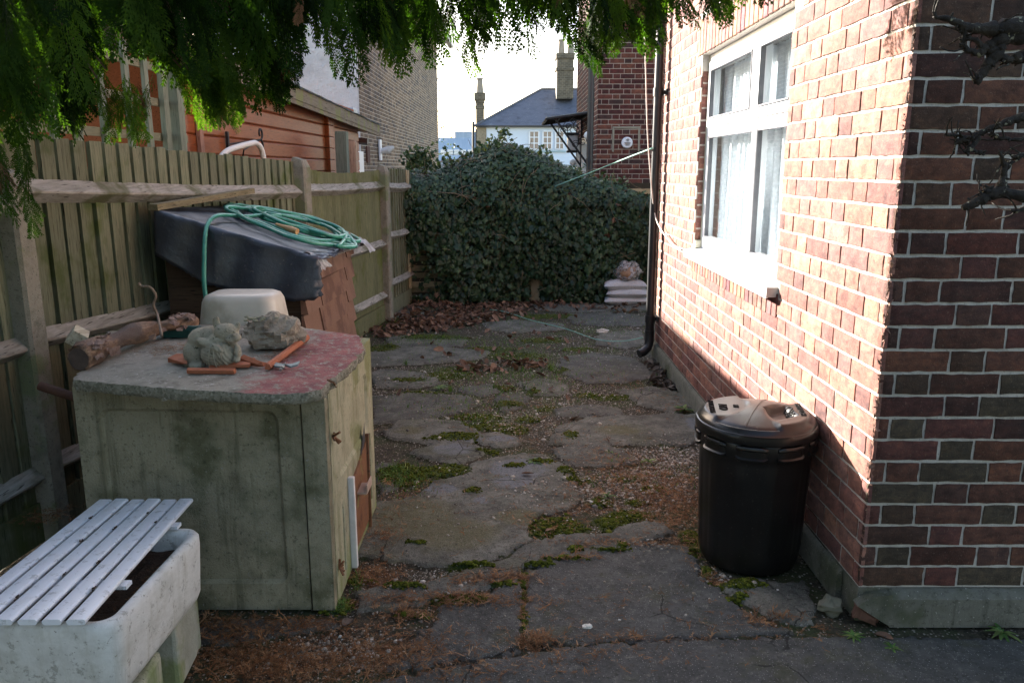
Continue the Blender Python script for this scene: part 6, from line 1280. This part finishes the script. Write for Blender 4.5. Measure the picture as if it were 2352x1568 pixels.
# --- gravel
def pebble(rg):
    bm = bmesh.new(); bmesh.ops.create_icosphere(bm, subdivisions=1, radius=.5)
    for v in bm.verts: v.co *= rg.uniform(.75, 1.2); v.co.z *= .65; v.co.y *= .8
    bmesh.ops.triangulate(bm, faces=bm.faces[:]); V = np.array([tuple(v.co) for v in bm.verts]); F = np.array([[v.index for v in f.verts] for f in bm.faces]); bm.free(); return V, F
PB = [pebble(rg) for _ in range(8)]
m, nt, b = new_mat('gravel_stone'); a = attr(nt, 'rnd').outputs['Fac']; c = ramp(nt, a, [(.05, (.07, .07, .075)), (.3, (.17, .14, .1)), (.55, (.3, .25, .19)), (.8, (.42, .39, .33)), (1, (.55, .53, .5))])
nt.links.new(mixc(nt, .5, c, ramp(nt, noise(nt, pos_node(nt), 200, 3), [(.35, (.5, .5, .5)), (.65, (1.3, 1.3, 1.3))]), 'MULTIPLY'), b.inputs['Base Color']); b.inputs['Roughness'].default_value = .75; M['gravel'] = m
GR = [(1470, 1090, 160, 80, 8), (1560, 1040, 90, 40, 4), (1300, 1130, 140, 50, 3), (1200, 970, 160, 60, 3), (1300, 900, 200, 50, 3.5), (1400, 800, 150, 50, 3), (1430, 740, 110, 30, 3), (1100, 850, 260, 60, 3), (900, 870, 80, 50, 1.6), (1000, 950, 200, 60, 1.5), (800, 1480, 200, 50, 1.5), (1000, 1350, 200, 40, 1), (1480, 1250, 60, 20, 1), (1100, 1150, 260, 100, 1.2), (1400, 1400, 400, 100, .5), (1650, 1320, 60, 60, .7), (1200, 760, 260, 30, 1.5), (1560, 860, 60, 40, 1)]
p = pick(GR, 8000); s_ = samp(Sg, p[:, 0], p[:, 1]); p = p[(s_ < .5) | (RNG.uniform(size=len(p)) < .30)]
scatter('gravel', PB, p, (.0105, .42), M['gravel'], 'small pale stones and gravel loose between the paving slabs', 'gravel', lift=.001)
p = pick([(1480, 1100, 170, 90, 3), (1300, 950, 250, 90, 2), (700, 1500, 200, 60, 1), (1150, 850, 320, 70, 3), (1100, 1300, 350, 100, 2)], 15000); s_ = samp(Sg, p[:, 0], p[:, 1]); p = p[s_ < .5]
scatter('grit', PB, p, (.005, .35), M['gravel'], 'fine pale grit lying in the joints of the paving', 'grit', lift=.001)
# --- moss cushions
M['moss'] = leafmat('moss_cushion', [(.02, .026, .006), (.045, .056, .008), (.08, .092, .012), (.13, .14, .024)], .1, .95, .05)
p = pick([(x, y, rx * 1.3, ry * 1.3, rx * ry) for x, y, rx, ry in MOSS], 16000); mm = samp(Mg, p[:, 0], p[:, 1]); p = p[mm > .42]
scatter('moss', PB, p, (.012, .35), M['moss'], 'bright green moss cushions growing over the paving joints', 'moss', lift=-.001)
# --- dead leaves: curled
def dead_leaf(rg):
    n, m_ = 6, 4; V = []; cu = rg.uniform(1.2, 3.2); cv = rg.uniform(-1.5, 1.5); 
    for i in range(n + 1):
        t = i / n; w = .36 * math.sin(math.pi * min(1, t * .9 + .08)) ** .7 * (1 - .3 * t)
        for j in range(m_ + 1):
            s = (j / m_ - .5) * 2; a = s * cu * .5; x = t - .5; y = w * math.sin(a) / max(.3, cu * .5) * 1.0; z = w * (1 - math.cos(a)) / max(.3, cu * .5) * .9 + .16 * cv * (t - .5) ** 2 + rg.uniform(-.025, .025)
            V.append((x + rg.uniform(-.02, .02), y + rg.uniform(-.02, .02), z))
    F = [(i * (m_ + 1) + j, i * (m_ + 1) + j + 1, (i + 1) * (m_ + 1) + j + 1, (i + 1) * (m_ + 1) + j) for i in range(n) for j in range(m_)]
    return np.array(V), np.array(F)
DL = [dead_leaf(rg) for _ in range(12)]
LF = [(1150, 800, 280, 60, 1.3), (1250, 900, 250, 80, .35), (1060, 722, 150, 18, 9), (1000, 738, 130, 14, 7), (960, 752, 110, 12, 4), (1150, 708, 120, 9, 4), (1020, 698, 110, 7, 3), (880, 768, 40, 10, 1.6), (1240, 700, 140, 6, 1.2), (1450, 702, 60, 5, .5), (1380, 712, 110, 6, .8), (1200, 838, 80, 14, 1.3), (1100, 848, 60, 12, .8)]
p = pick(LF, 1250)
o = scatter('leaf_litter', DL, p, (.066, .25), M['deadleaf'], 'drift of curled brown dead leaves in front of the ivy hedge', 'dead leaves', tilt=.7, lift=.022)
p = pick([(1525, 870, 36, 22, 3), (1500, 840, 30, 10, 1), (1545, 890, 20, 14, 1)], 110)
M['greyleaf'] = leafmat('grey_dead_leaf', [(.05, .04, .032), (.1, .08, .065), (.17, .14, .11)], .08, .8, .2, (1.2, 1.1, .9))
scatter('leaf_drift', DL, p, (.06, .2), M['greyleaf'], 'small drift of grey-brown dead leaves against the foot of the sunlit wall', 'dead leaves', tilt=.6, lift=.02)
# single leaves you could pick up
SG = [(1212, 1096, .062, 'curled brown leaf lying alone on the pale bluish slab'), (800, 1428, .075, 'grey folded leaf lying by the moss at the bunker corner'), (1175, 893, .055, 'reddish leaf on the moss in the middle of the yard'), (1262, 1223, .05, 'purplish leaf lying on the bright moss patch'), (1940 + 90, 1462, .07, 'dull brown leaf at the foot of the front plinth'), (1560, 948, .07, 'brown leaf beside the green weed against the wall'), (895, 733, .06, 'single brown leaf beside the far concrete fence post'), (1080, 775, .05, 'small curled leaf standing on the paving below the leaf drift')]
for i, (x, y, s_, lb) in enumerate(SG):
    g_ = G(x, y); tv, tf = DL[i % 12]; z = float(samp(Zg, np.array([g_.x]), np.array([g_.y]))[0]); A_ = frames(np.array([[.2 * math.sin(i), .2, 1.]]), np.array([[0, 1., 0]]), np.array([i * 1.3])) * s_
    V, F, r_ = instance(tv, tf, (A_, np.array([[g_.x, g_.y, z + .012]])), np.array([.3 + .08 * i])); tag(raw_build('dead_leaf', V, F, M['deadleaf'] if i != 1 else M['greyleaf'], None, r_), lb, 'leaf')
# --- weeds and grass
M['grass'] = leafmat('grass_blade', [(.03, .07, .015), (.06, .13, .03), (.12, .2, .05), (.2, .22, .08)], .3, .6, .3)
def tuft(name, x, y, n, h, label, cat, broad=False):
    g_ = G(x, y); mb = MB()
    for k in range(n):
        a = random.uniform(0, 6.28); r0 = random.uniform(0, h * (.35 if not broad else .15)); b0 = Vector((g_.x + r0 * math.cos(a), g_.y + r0 * math.sin(a), -.005)); ln = h * random.uniform(.5, 1.1); sp_ = random.uniform(.2, .9) if not broad else random.uniform(1.2, 2.2); w = (.0016 if not broad else h * .14) * random.uniform(.7, 1.2); o_ = Vector((-math.sin(a), math.cos(a), 0)); V = []
        for q in range(5):
            t = q / 4; c_ = b0 + Vector((math.cos(a) * sp_ * ln * t * t * .7, math.sin(a) * sp_ * ln * t * t * .7, ln * t * (1 - .45 * t * sp_) + .004)); ww = w * ((1 - t) if not broad else math.sin(math.pi * (t * .85 + .12))); V += [c_ - o_ * ww, c_ + o_ * ww]
        mb.add(V, [(2 * q, 2 * q + 1, 2 * q + 3, 2 * q + 2) for q in range(4)])
    return tag(mb.build(name, M['grass']), label, cat, 'weeds growing between the slabs')
tuft('grass_tuft', 932, 838, 34, .07, 'green grass tuft to the left in the yard near the bunker back', 'grass tuft')
tuft('grass_tuft', 1265, 850, 60, .10, 'largest green grass tuft in the middle of the yard', 'grass tuft')
tuft('grass_tuft', 1200, 852, 30, .06, 'grass tuft among brown leaves left of the largest tuft', 'grass tuft')
tuft('grass_tuft', 1140, 828, 24, .06, 'thin grass tuft at the edge of the central leaf patch', 'grass tuft')
tuft('grass_tuft', 1035, 898, 60, .06, 'leafy green clump in the light patch on the left', 'grass tuft', False); tuft('weed', 1010, 892, 40, .05, 'spreading leafy weed in the light patch on the left', 'weed', True)
tuft('weed', 1226, 1063, 16, .055, 'toothed green rosette weed above the bluish slab', 'weed', True)
tuft('weed', 1570, 943, 18, .07, 'bluish green weed at the foot of the side wall', 'weed', True); tuft('weed', 1945 + 15, 1462, 30, .032, 'low green weed at the broken corner of the plinth', 'weed', True)
tuft('weed', 2300, 1455, 26, .05, 'green weed at the foot of the front plinth on the right', 'weed', True); tuft('weed', 2050, 1490, 18, .03, 'tiny green weed growing in the crack before the front plinth', 'weed', True)
tuft('weed', 1400, 1040, 10, .035, 'small green weed beside the square slab right of centre', 'weed', True); tuft('weed', 1395, 1140, 12, .035, 'small green weed among brown needles by the bin', 'weed', True); tuft('weed', 1490, 1060, 12, .04, 'flat green weed in the gravel near the wall', 'weed', True)
p = pick([(1010, 785, 180, 12, 3), (1230, 800, 160, 30, 3), (1150, 860, 120, 14, 2), (1180, 830, 250, 60, 4), (920, 1100, 70, 36, 3), (1100, 960, 100, 20, 1), (870, 760, 30, 10, 1), (1360, 760, 160, 30, 1.5), (1200, 880, 260, 40, 5), (1080, 930, 200, 40, 3), (1250, 740, 240, 30, 4), (780, 1390, 18, 14, 1), (1500, 1090, 150, 60, 1), (820, 1330, 14, 30, .6)], 12000)
def blade_t(rg):
    V = []; a = rg.uniform(.4, 1.3)
    for q in range(4): t = q / 3; V += [(-.07 * (1 - t), t * t * a, t * (1 - .3 * t)), (.07 * (1 - t), t * t * a, t * (1 - .3 * t))]
    return np.array(V), np.array([(2 * q, 2 * q + 1, 2 * q + 3, 2 * q + 2) for q in range(3)])
scatter('short_grass', [blade_t(rg) for _ in range(6)], p, (.018, .4), M['grass'], 'short green grass and seedlings in the joints of the paving', 'grass', tilt=.3, lift=-.001)
# litter on the bunker top and in the trough
def litter_on(name, n, cx, cy, sx_, sy_, z, label, parent=None, size=.018):
    p = np.column_stack([RNG.normal(cx, sx_, n), RNG.normal(cy, sy_, n)]); parts = []
    for i in range(len(FB)):
        q = p[i::len(FB)]; k = len(q); nn = np.stack([RNG.normal(0, .2, k), RNG.normal(0, .2, k), np.ones(k)], 1)
        parts.append(instance(FB[i][0], FB[i][1], (frames(nn, np.tile([0, 1., 0], (k, 1)), RNG.uniform(0, 6.28, k)) * size, np.column_stack([q, z + RNG.uniform(.001, .007, k)])), RNG.beta(2, 2, k)))
    V, F, r_ = merge(parts); o = raw_build(name, V, F, M['needle'], parent, r_)
    if not parent: tag(o, label, 'needles', None, 'stuff')
    return o
pt = G(420, 810, ZS); litter_on('bunker_litter', 420, pt.x - .03, pt.y + .07, .08, .06, ZS, 'brown conifer needles scattered on the bunker slab beside the tray')
pt = G(655, 815, ZS); litter_on('rock_litter', 160, pt.x, pt.y - .01, .05, .03, ZS, 'brown conifer needles gathered along the front of the planter rock')
p_ = litter_on('soil_litter', 500, -.99, 1.98, .012, .085, TZ1 - .052, None, tr_); 
pt = G(110, 1215, .12); litter_on('fence_litter', 160, pt.x, pt.y, .05, .05, .17, 'clump of brown needles caught at the foot of the near concrete post', size=.03)

# ------------------------------------------------------------------ CONIFER HANGING OVER THE VIEW
def frond(rg):
    """unit hanging spray: stem from origin to (0,0,-1), alternate feathery branchlets of small scale leaves"""
    V = []; F = []
    def scale(p, d, w, L):
        s_ = Vector((d.z, 0, -d.x)) if abs(d.y) < .9 else Vector((1, 0, 0)); s_ = (d.cross(Vector((rg.uniform(-.5, .5), 1, rg.uniform(-.3, .3))))).normalized(); b0 = len(V)
        V.extend([p, p + d * L * .45 + s_ * w, p + d * L, p + d * L * .45 - s_ * w]); F.append((b0, b0 + 1, b0 + 2, b0 + 3))
    ph = rg.uniform(0, 6); cur = rg.uniform(-.12, .12)
    def stem(t): return Vector((cur * math.sin(t * 2.6), .05 * math.sin(t * 3 + ph), -t))
    n = 30
    for k in range(n): a, b_ = stem(k / n), stem((k + 1) / n); scale(a, (b_ - a).normalized(), .008, 1.3 / n)
    for k in range(2, n):
        t = k / n; sg = 1 if k % 2 else -1; L = .30 * math.sin(math.pi * min(1, .12 + t * .86)) ** .8 * rg.uniform(.75, 1.15); ang = rg.uniform(.5, .8)
        d = Vector((sg * math.sin(ang), rg.uniform(-.25, .25), -math.cos(ang))).normalized(); p = stem(t); m_ = max(3, int(L / .030))
        for q in range(m_):
            d = (d + Vector((-sg * .015, 0, -.045))).normalized(); scale(p, d, .0075, L / m_ * 1.35); p2 = p + d * (L / m_)
            if q > 0:
                for s2 in (1, -1):
                    d2 = (Matrix.Rotation(s2 * rg.uniform(.5, .8), 3, 'Y') @ d + Vector((0, rg.uniform(-.2, .2), -.1))).normalized(); L2 = L * .26 * (1 - .5 * q / m_) * rg.uniform(.7, 1.2)
                    scale(p, d2, .0078, L2 * .6 + .012); scale(p + d2 * L2 * .5, (d2 + Vector((0, 0, -.15))).normalized(), .0065, L2 * .55 + .01)
            p = p2
    return np.array([tuple(v_) for v_ in V]), np.array(F)
rg = random.Random(8); FR = [frond(rg) for _ in range(9)]
bound = [(-200, 300), (0, 340), (30, 350), (60, 345), (100, 325), (140, 335), (170, 345), (205, 330), (222, 240), (245, 170), (300, 160), (345, 150), (362, 140), (372, 140), (400, 150), (430, 205), (465, 225), (500, 300), (540, 300), (565, 270), (590, 200), (615, 215), (645, 255), (665, 190), (690, 120), (712, 60), (735, 85), (765, 130), (795, 205), (825, 150), (850, 120), (885, 160), (920, 178), (950, 140), (985, 165), (1010, 110), (1035, 100), (1060, 130), (1095, 185), (1115, 150), (1135, 100), (1150, 60), (1163, 20), (1175, 30), (1200, 70), (1218, 150), (1235, 90), (1262, 75), (1280, 85), (1300, 110), (1330, 130), (1355, 165), (1385, 188), (1405, 140), (1440, 120), (1480, 130), (1508, 140), (1530, 70), (1560, 75), (1600, 85), (1645, 70), (1680, 75), (1700, 25), (1745, 25), (1765, -10), (1900, -80)]
bx = [p[0] for p in bound]; by = [p[1] for p in bound]
tips = []
def depth_at(x): return np.interp(x, [-200, 0, 300, 700, 1200, 1500, 1800], [1.75, 1.8, 2.0, 2.1, 2.35, 2.4, 2.45])
for (x, y) in bound[2:-2]:
    for q in range(2): tips.append((x + rg.uniform(-8, 8), y - 4 - q * 26 - rg.uniform(0, 12), depth_at(x) + rg.uniform(-.25, .3), rg.uniform(.20, .32), rg.uniform(.35, 1)))
for k in range(480):
    x = rg.uniform(-160, 1770) if k % 3 else rg.uniform(-160, 760); b0 = np.interp(x, bx, by); dens = 1 if x < 720 else .8
    y = b0 - 20 - rg.random() ** 1.2 * (b0 + 260) ; gap = (215 < x < 415 and 100 < y < 360)
    if gap and rg.random() < .93: continue
    if 700 < x < 735 and y > 20 and rg.random() < .7: continue
    if 1140 < x < 1210 and y > -10 and rg.random() < .8: continue
    dd_ = depth_at(x) + rg.uniform(-.3, .75); tips.append((x, y, dd_, rg.uniform(.22, .38) * dd_ / 2.4, rg.uniform(0, .85)))
for (x, y) in ((66, 548), (48, 520), (30, 500), (12, 470), (52, 490), (25, 440), (5, 420), (-10, 500), (60, 465), (38, 420), (18, 395), (-20, 440)): tips.append((x, y, 1.62 + rg.uniform(-.05, .08), rg.uniform(.11, .15), .7))
for (x, y) in ((300, 338), (285, 310), (265, 290), (320, 318), (338, 300), (250, 330), (345, 330), (308, 325)): tips.append((x, y, 1.9 + rg.uniform(-.05, .08), .15, .9))
for k in range(26): tips.append((rg.uniform(470, 565), rg.uniform(215, 310), 2.0 + rg.uniform(-.05, .08), .14, .95))
for k in range(10): tips.append((rg.uniform(640, 655), rg.uniform(190, 262), 2.1 + rg.uniform(-.1, .1), .15, .2))
for k in range(520):                                # the rest of the crown, above and behind the picture
    X_, Y_, Z_ = rg.uniform(-3.6, .2), rg.uniform(-.6, 3.1), rg.uniform(2.35, 3.6)
    tips.append((X_, Z_, -Y_, rg.uniform(.35, .6), rg.uniform(0, .6)))
for k in range(300):                                # unseen boughs added behind the viewpoint to block sky light on front faces
    a_ = rg.uniform(-.35, 3.5); r0 = rg.uniform(2.2, 3.4)
    tips.append((r0 * math.cos(a_) * 1.1, rg.uniform(.05, 2.6), -(-.2 - r0 * max(.1, math.sin(a_))), rg.uniform(.9, 1.4), rg.uniform(0, .5)) if False else (2.9 * math.cos(a_), rg.uniform(.05, 2.6), .4 + r0 * abs(math.sin(a_)), rg.uniform(.9, 1.4), -1))
T_ = np.array(tips); parts = []
ch = RNG.integers(0, len(FR), len(T_))
for i, (tv, tf) in enumerate(FR):
    S_ = T_[ch == i]; k = len(S_)
    if not k: continue
    tip = np.array([(a, -c_, b_) if (r__ < 0 or c_ < 1.2) else tuple(AY(a, b_, c_)) for a, b_, c_, r__ in S_[:, [0, 1, 2, 4]]]); L_ = S_[:, 3]
    yawr = RNG.uniform(0, 6.28, k) * .5 + RNG.choice([0, 3.14], k); tx, ty = RNG.normal(.18, .24, k), RNG.normal(0, .2, k)
    down = np.stack([tx, ty, -np.ones(k)], 1); down /= np.linalg.norm(down, axis=1, keepdims=True)
    # local -Z -> down
    A_ = frames(-down, np.tile([0, 1., 0.], (k, 1)), yawr) * L_[:, None, None]
    A_ = A_
    parts.append(instance(tv, tf, (A_, tip - down * L_[:, None]), np.clip(S_[:, 4] * .8 + RNG.uniform(-.1, .15, k), 0, 1)))
V, F, r_ = merge(parts)
M['cypress'] = leafmat('cypress_leaf', [(.005, .012, .003), (.010, .023, .005), (.026, .055, .008), (.078, .13, .02)], .4, .75, .08, (1.7, 2.1, .4))  # brightest colour paints the sunlit look onto the outer tips
tree = thing('conifer_tree', 'dark drooping conifer hanging into the top of the view', 'tree', (-2.95, 1.3, 0))
raw_build('crown', V, F, M['cypress'], tree, r_)
M['cbark'] = surf('conifer_bark', [(.08, .045, .03), (.15, .09, .06), (.11, .07, .05)], 14, sc=(1, 1, .2), bmp=1, bs=40, bd=.02)
mb = MB(); mb.tube([(-2.95, 1.3, -.05), (-2.95, 1.32, .6), (-2.9, 1.35, 1.8), (-2.85, 1.4, 3.2), (-2.85, 1.4, 5.5)], [.2, .16, .14, .1, .05], 14); mb.build('trunk', M['cbark'], tree, smooth=True)
for (a, b_, c_, d) in (((-2.9, 1.4, 2.5), (-1.8, 1.9, 2.55), (-.8, 2.2, 2.5), (.2, 2.5, 2.42)), ((-2.9, 1.35, 2.1), (-2.0, 1.6, 2.2), (-1.5, 1.8, 2.1), (-1.15, 1.9, 1.98)), ((-2.88, 1.4, 3.0), (-1.2, 2.3, 2.95), (.1, 2.5, 2.75), (1.0, 2.6, 2.4)), ((-2.9, 1.35, 2.2), (-1.8, 1.5, 2.3), (-1.2, 1.6, 2.1), (-1.02, 1.64, 1.7))):
    mb = MB(); P = [Vector(q) for q in (a, b_, c_, d)]; out = []
    for k in range(17): t = k / 16; out.append(P[0] * (1 - t) ** 3 + P[1] * 3 * t * (1 - t) ** 2 + P[2] * 3 * t * t * (1 - t) + P[3] * t ** 3)
    mb.tube(out, [.035 * (1 - .8 * k / 16) for k in range(17)], 8); mb.build('branch', M['cbark'], tree, smooth=True)
mb = MB()
for s_ in RNG.choice(len(T_), 420, replace=False):
    x, y, Y_, L_, _ = T_[s_]
    if Y_ < 1.2 or _ < 0: continue
    p = AY(x, y, Y_) + Vector((-.06, 0, L_)); q = p + Vector((rg.uniform(-.25, -.05), rg.uniform(-.1, .1), rg.uniform(.1, .3))); mb.tube([q, lerp(q, p, .6) + Vector((0, 0, .02)), p], [.005, .004, .002], 5)
mb.build('twigs', M['cbark'], tree)
k = 34; sel = RNG.choice(np.where(T_[:, 2] > 1.5)[0], k); S_ = T_[sel]; tip = np.array([tuple(AY(a, b_ - 22, c_)) for a, b_, c_ in S_[:, :3]]); down = np.stack([RNG.normal(.1, .3, k), RNG.normal(0, .3, k), -np.ones(k)], 1); L_ = RNG.uniform(.06, .13, k)
V, F, r_ = instance(FR[0][0], FR[0][1], (frames(-down, np.tile([0, 1., 0.], (k, 1)), RNG.uniform(0, 6, k)) * L_[:, None, None], tip - down * L_[:, None]), RNG.uniform(.2, .8, k)); raw_build('dead_sprays', V, F, M['needle'], tree, r_)

# ------------------------------------------------------------------ BARE GNARLED SHRUB AT THE RIGHT EDGE
sh = thing('bare_shrub', 'gnarled leafless branches reaching in from the right edge', 'shrub', (1.75, 1.5, 0))
M['shrubbark'] = surf('lichen_bark', [(.010, .008, .006), (.025, .02, .015), (.05, .042, .03)], 30, spot=((.25, .24, .17), .1), spots=45, bmp=1, bs=110, bd=.006)
def bp(x, y, Y=1.62): return AY(x, y, Y)
BR = [[(2144, 38, .003), (2180, 45, .005), (2230, 66, .008), (2290, 68, .012), (2350, 62, .017), (2480, 40, .022), (2700, 20, .028)],
      [(2200, 52, .004), (2214, 78, .004), (2212, 100, .004), (2222, 118, .004), (2250, 122, .006), (2275, 105, .008), (2300, 90, .012), (2352, 80, .016), (2480, 40, .02)],
      [(2212, 82, .003), (2240, 92, .004), (2262, 112, .006), (2290, 120, .009)], [(2240, 192, .006), (2262, 160, .008), (2280, 135, .009), (2300, 105, .012)],
      [(2290, 128, .006), (2320, 140, .007), (2345, 132, .009), (2420, 115, .012)],
      [(2168, 308, .002), (2200, 312, .003), (2230, 318, .004), (2262, 300, .005), (2310, 280, .006), (2352, 268, .008), (2500, 240, .012)],
      [(2196, 330, .004), (2210, 322, .006), (2235, 318, .005)], [(2262, 355, .003), (2235, 345, .003), (2216, 352, .004), (2240, 328, .005), (2250, 312, .005)],
      [(2278, 308, .002), (2300, 318, .003), (2330, 322, .003), (2390, 315, .004)], [(2212, 476, .005), (2240, 466, .008), (2270, 448, .009), (2300, 440, .010), (2352, 452, .011), (2480, 460, .014)],
      [(2296, 352, .003), (2308, 380, .005), (2305, 410, .006), (2298, 440, .009)], [(2308, 395, .003), (2325, 370, .003)], [(2262, 445, .007), (2270, 432, .006)], [(2330, 486, .003), (2352, 478, .004), (2450, 465, .006)], [(2325, 362, .003), (2355, 356, .004), (2450, 345, .006)]]
for b_ in BR:
    mb = MB(); pts = []; rs = []
    for i in range(len(b_) - 1):
        p, q = bp(*b_[i][:2]), bp(*b_[i + 1][:2])
        for k in range(5):
            t = k / 5; pts.append(lerp(p, q, t) + Vector([random.uniform(-.0016, .0016) for _ in range(3)])); rs.append((b_[i][2] * (1 - t) + b_[i + 1][2] * t) * random.uniform(.95, 1.5))
    pts.append(bp(*b_[-1][:2])); rs.append(b_[-1][2]); mb.tube(pts, rs, 9)
    for k in range(len(pts) // 3):
        i = random.randrange(len(pts)); o_ = Vector([random.gauss(0, 1) for _ in range(3)]).normalized(); mb.tube([pts[i], pts[i] + o_ * (rs[i] + .006)], [.0035, .0022], 5)
    for k in range(3):
        p = pts[random.randrange(len(pts) // 2 + 1)]; d = Vector((random.uniform(-1, .2), random.uniform(-.4, .4), random.uniform(-.5, 1))).normalized(); tw = [p]
        for q in range(5): d = (d + Vector([random.uniform(-.4, .4) for _ in range(3)])).normalized(); tw.append(tw[-1] + d * random.uniform(.006, .013))
        mb.tube(tw, [.0022, .0018, .0019, .0014, .0015, .001], 5)
    mb.build('branch', M['shrubbark'], sh, smooth=True)
mb = MB(); mb.tube([(2.0, 1.62, -.05), (1.95, 1.6, .6), (1.85, 1.62, 1.2), (1.7, 1.62, 1.7), (1.55, 1.62, 1.95)], [.06, .05, .04, .035, .022], 10)
mb.tube([(1.95, 1.6, .6), (1.6, 1.62, 1.3), (1.15, 1.62, 1.45)], [.03, .02, .012], 8); mb.tube([(1.85, 1.62, 1.2), (1.4, 1.62, 1.7), (1.1, 1.62, 1.63)], [.03, .016, .01], 8); mb.build('trunk', M['shrubbark'], sh, smooth=True)

# thin leafy twigs of a far tree beside the yellow wall
ft = thing('distant_tree', 'thin sparse tree far off just right of the yellow brick wall', 'tree', (-4.2, 45, 0))
mb = MB(); mb.tube([(-4.6, 45, 0), (-4.55, 45, 3), (-4.3, 45, 4.6), (-4.1, 45, 6.2)], [.12, .08, .05, .02], 6); mb.build('trunk', M['cbark'], ft)
mb = MB()
for k in range(34):
    z = random.uniform(1.5, 6.2); p = Vector((-4.5 + .07 * z, 45, z)); d = Vector((random.uniform(-.2, 1), random.uniform(-.3, .3), random.uniform(-.1, .7))).normalized()
    L = random.uniform(.4, 1.3) * (1.2 if z < 4 else .8); mb.tube([p, p + d * L * .5, p + d * L + Vector((0, 0, -.05))], [.02, .012, .006], 4)
mb.build('limb', M['cbark'], ft)
Q = np.stack([RNG.uniform(-4.5, -3.1, 170), np.full(170, 45.), RNG.uniform(1.8, 6.2, 170)], 1); A_ = frames(RNG.normal(0, 1, (170, 3)), np.tile([0, .1, 1.], (170, 1)), RNG.uniform(0, 6, 170)) * .11
V, F, r_ = instance(np.array([(-.4, 0, 0), (0, -.6, 0), (.4, 0, 0), (0, .6, 0)]), np.array([(0, 1, 2, 3)]), (A_, Q), RNG.uniform(.4, 1, 170)); raw_build('crown', V, F, M['ivy'], ft, r_)
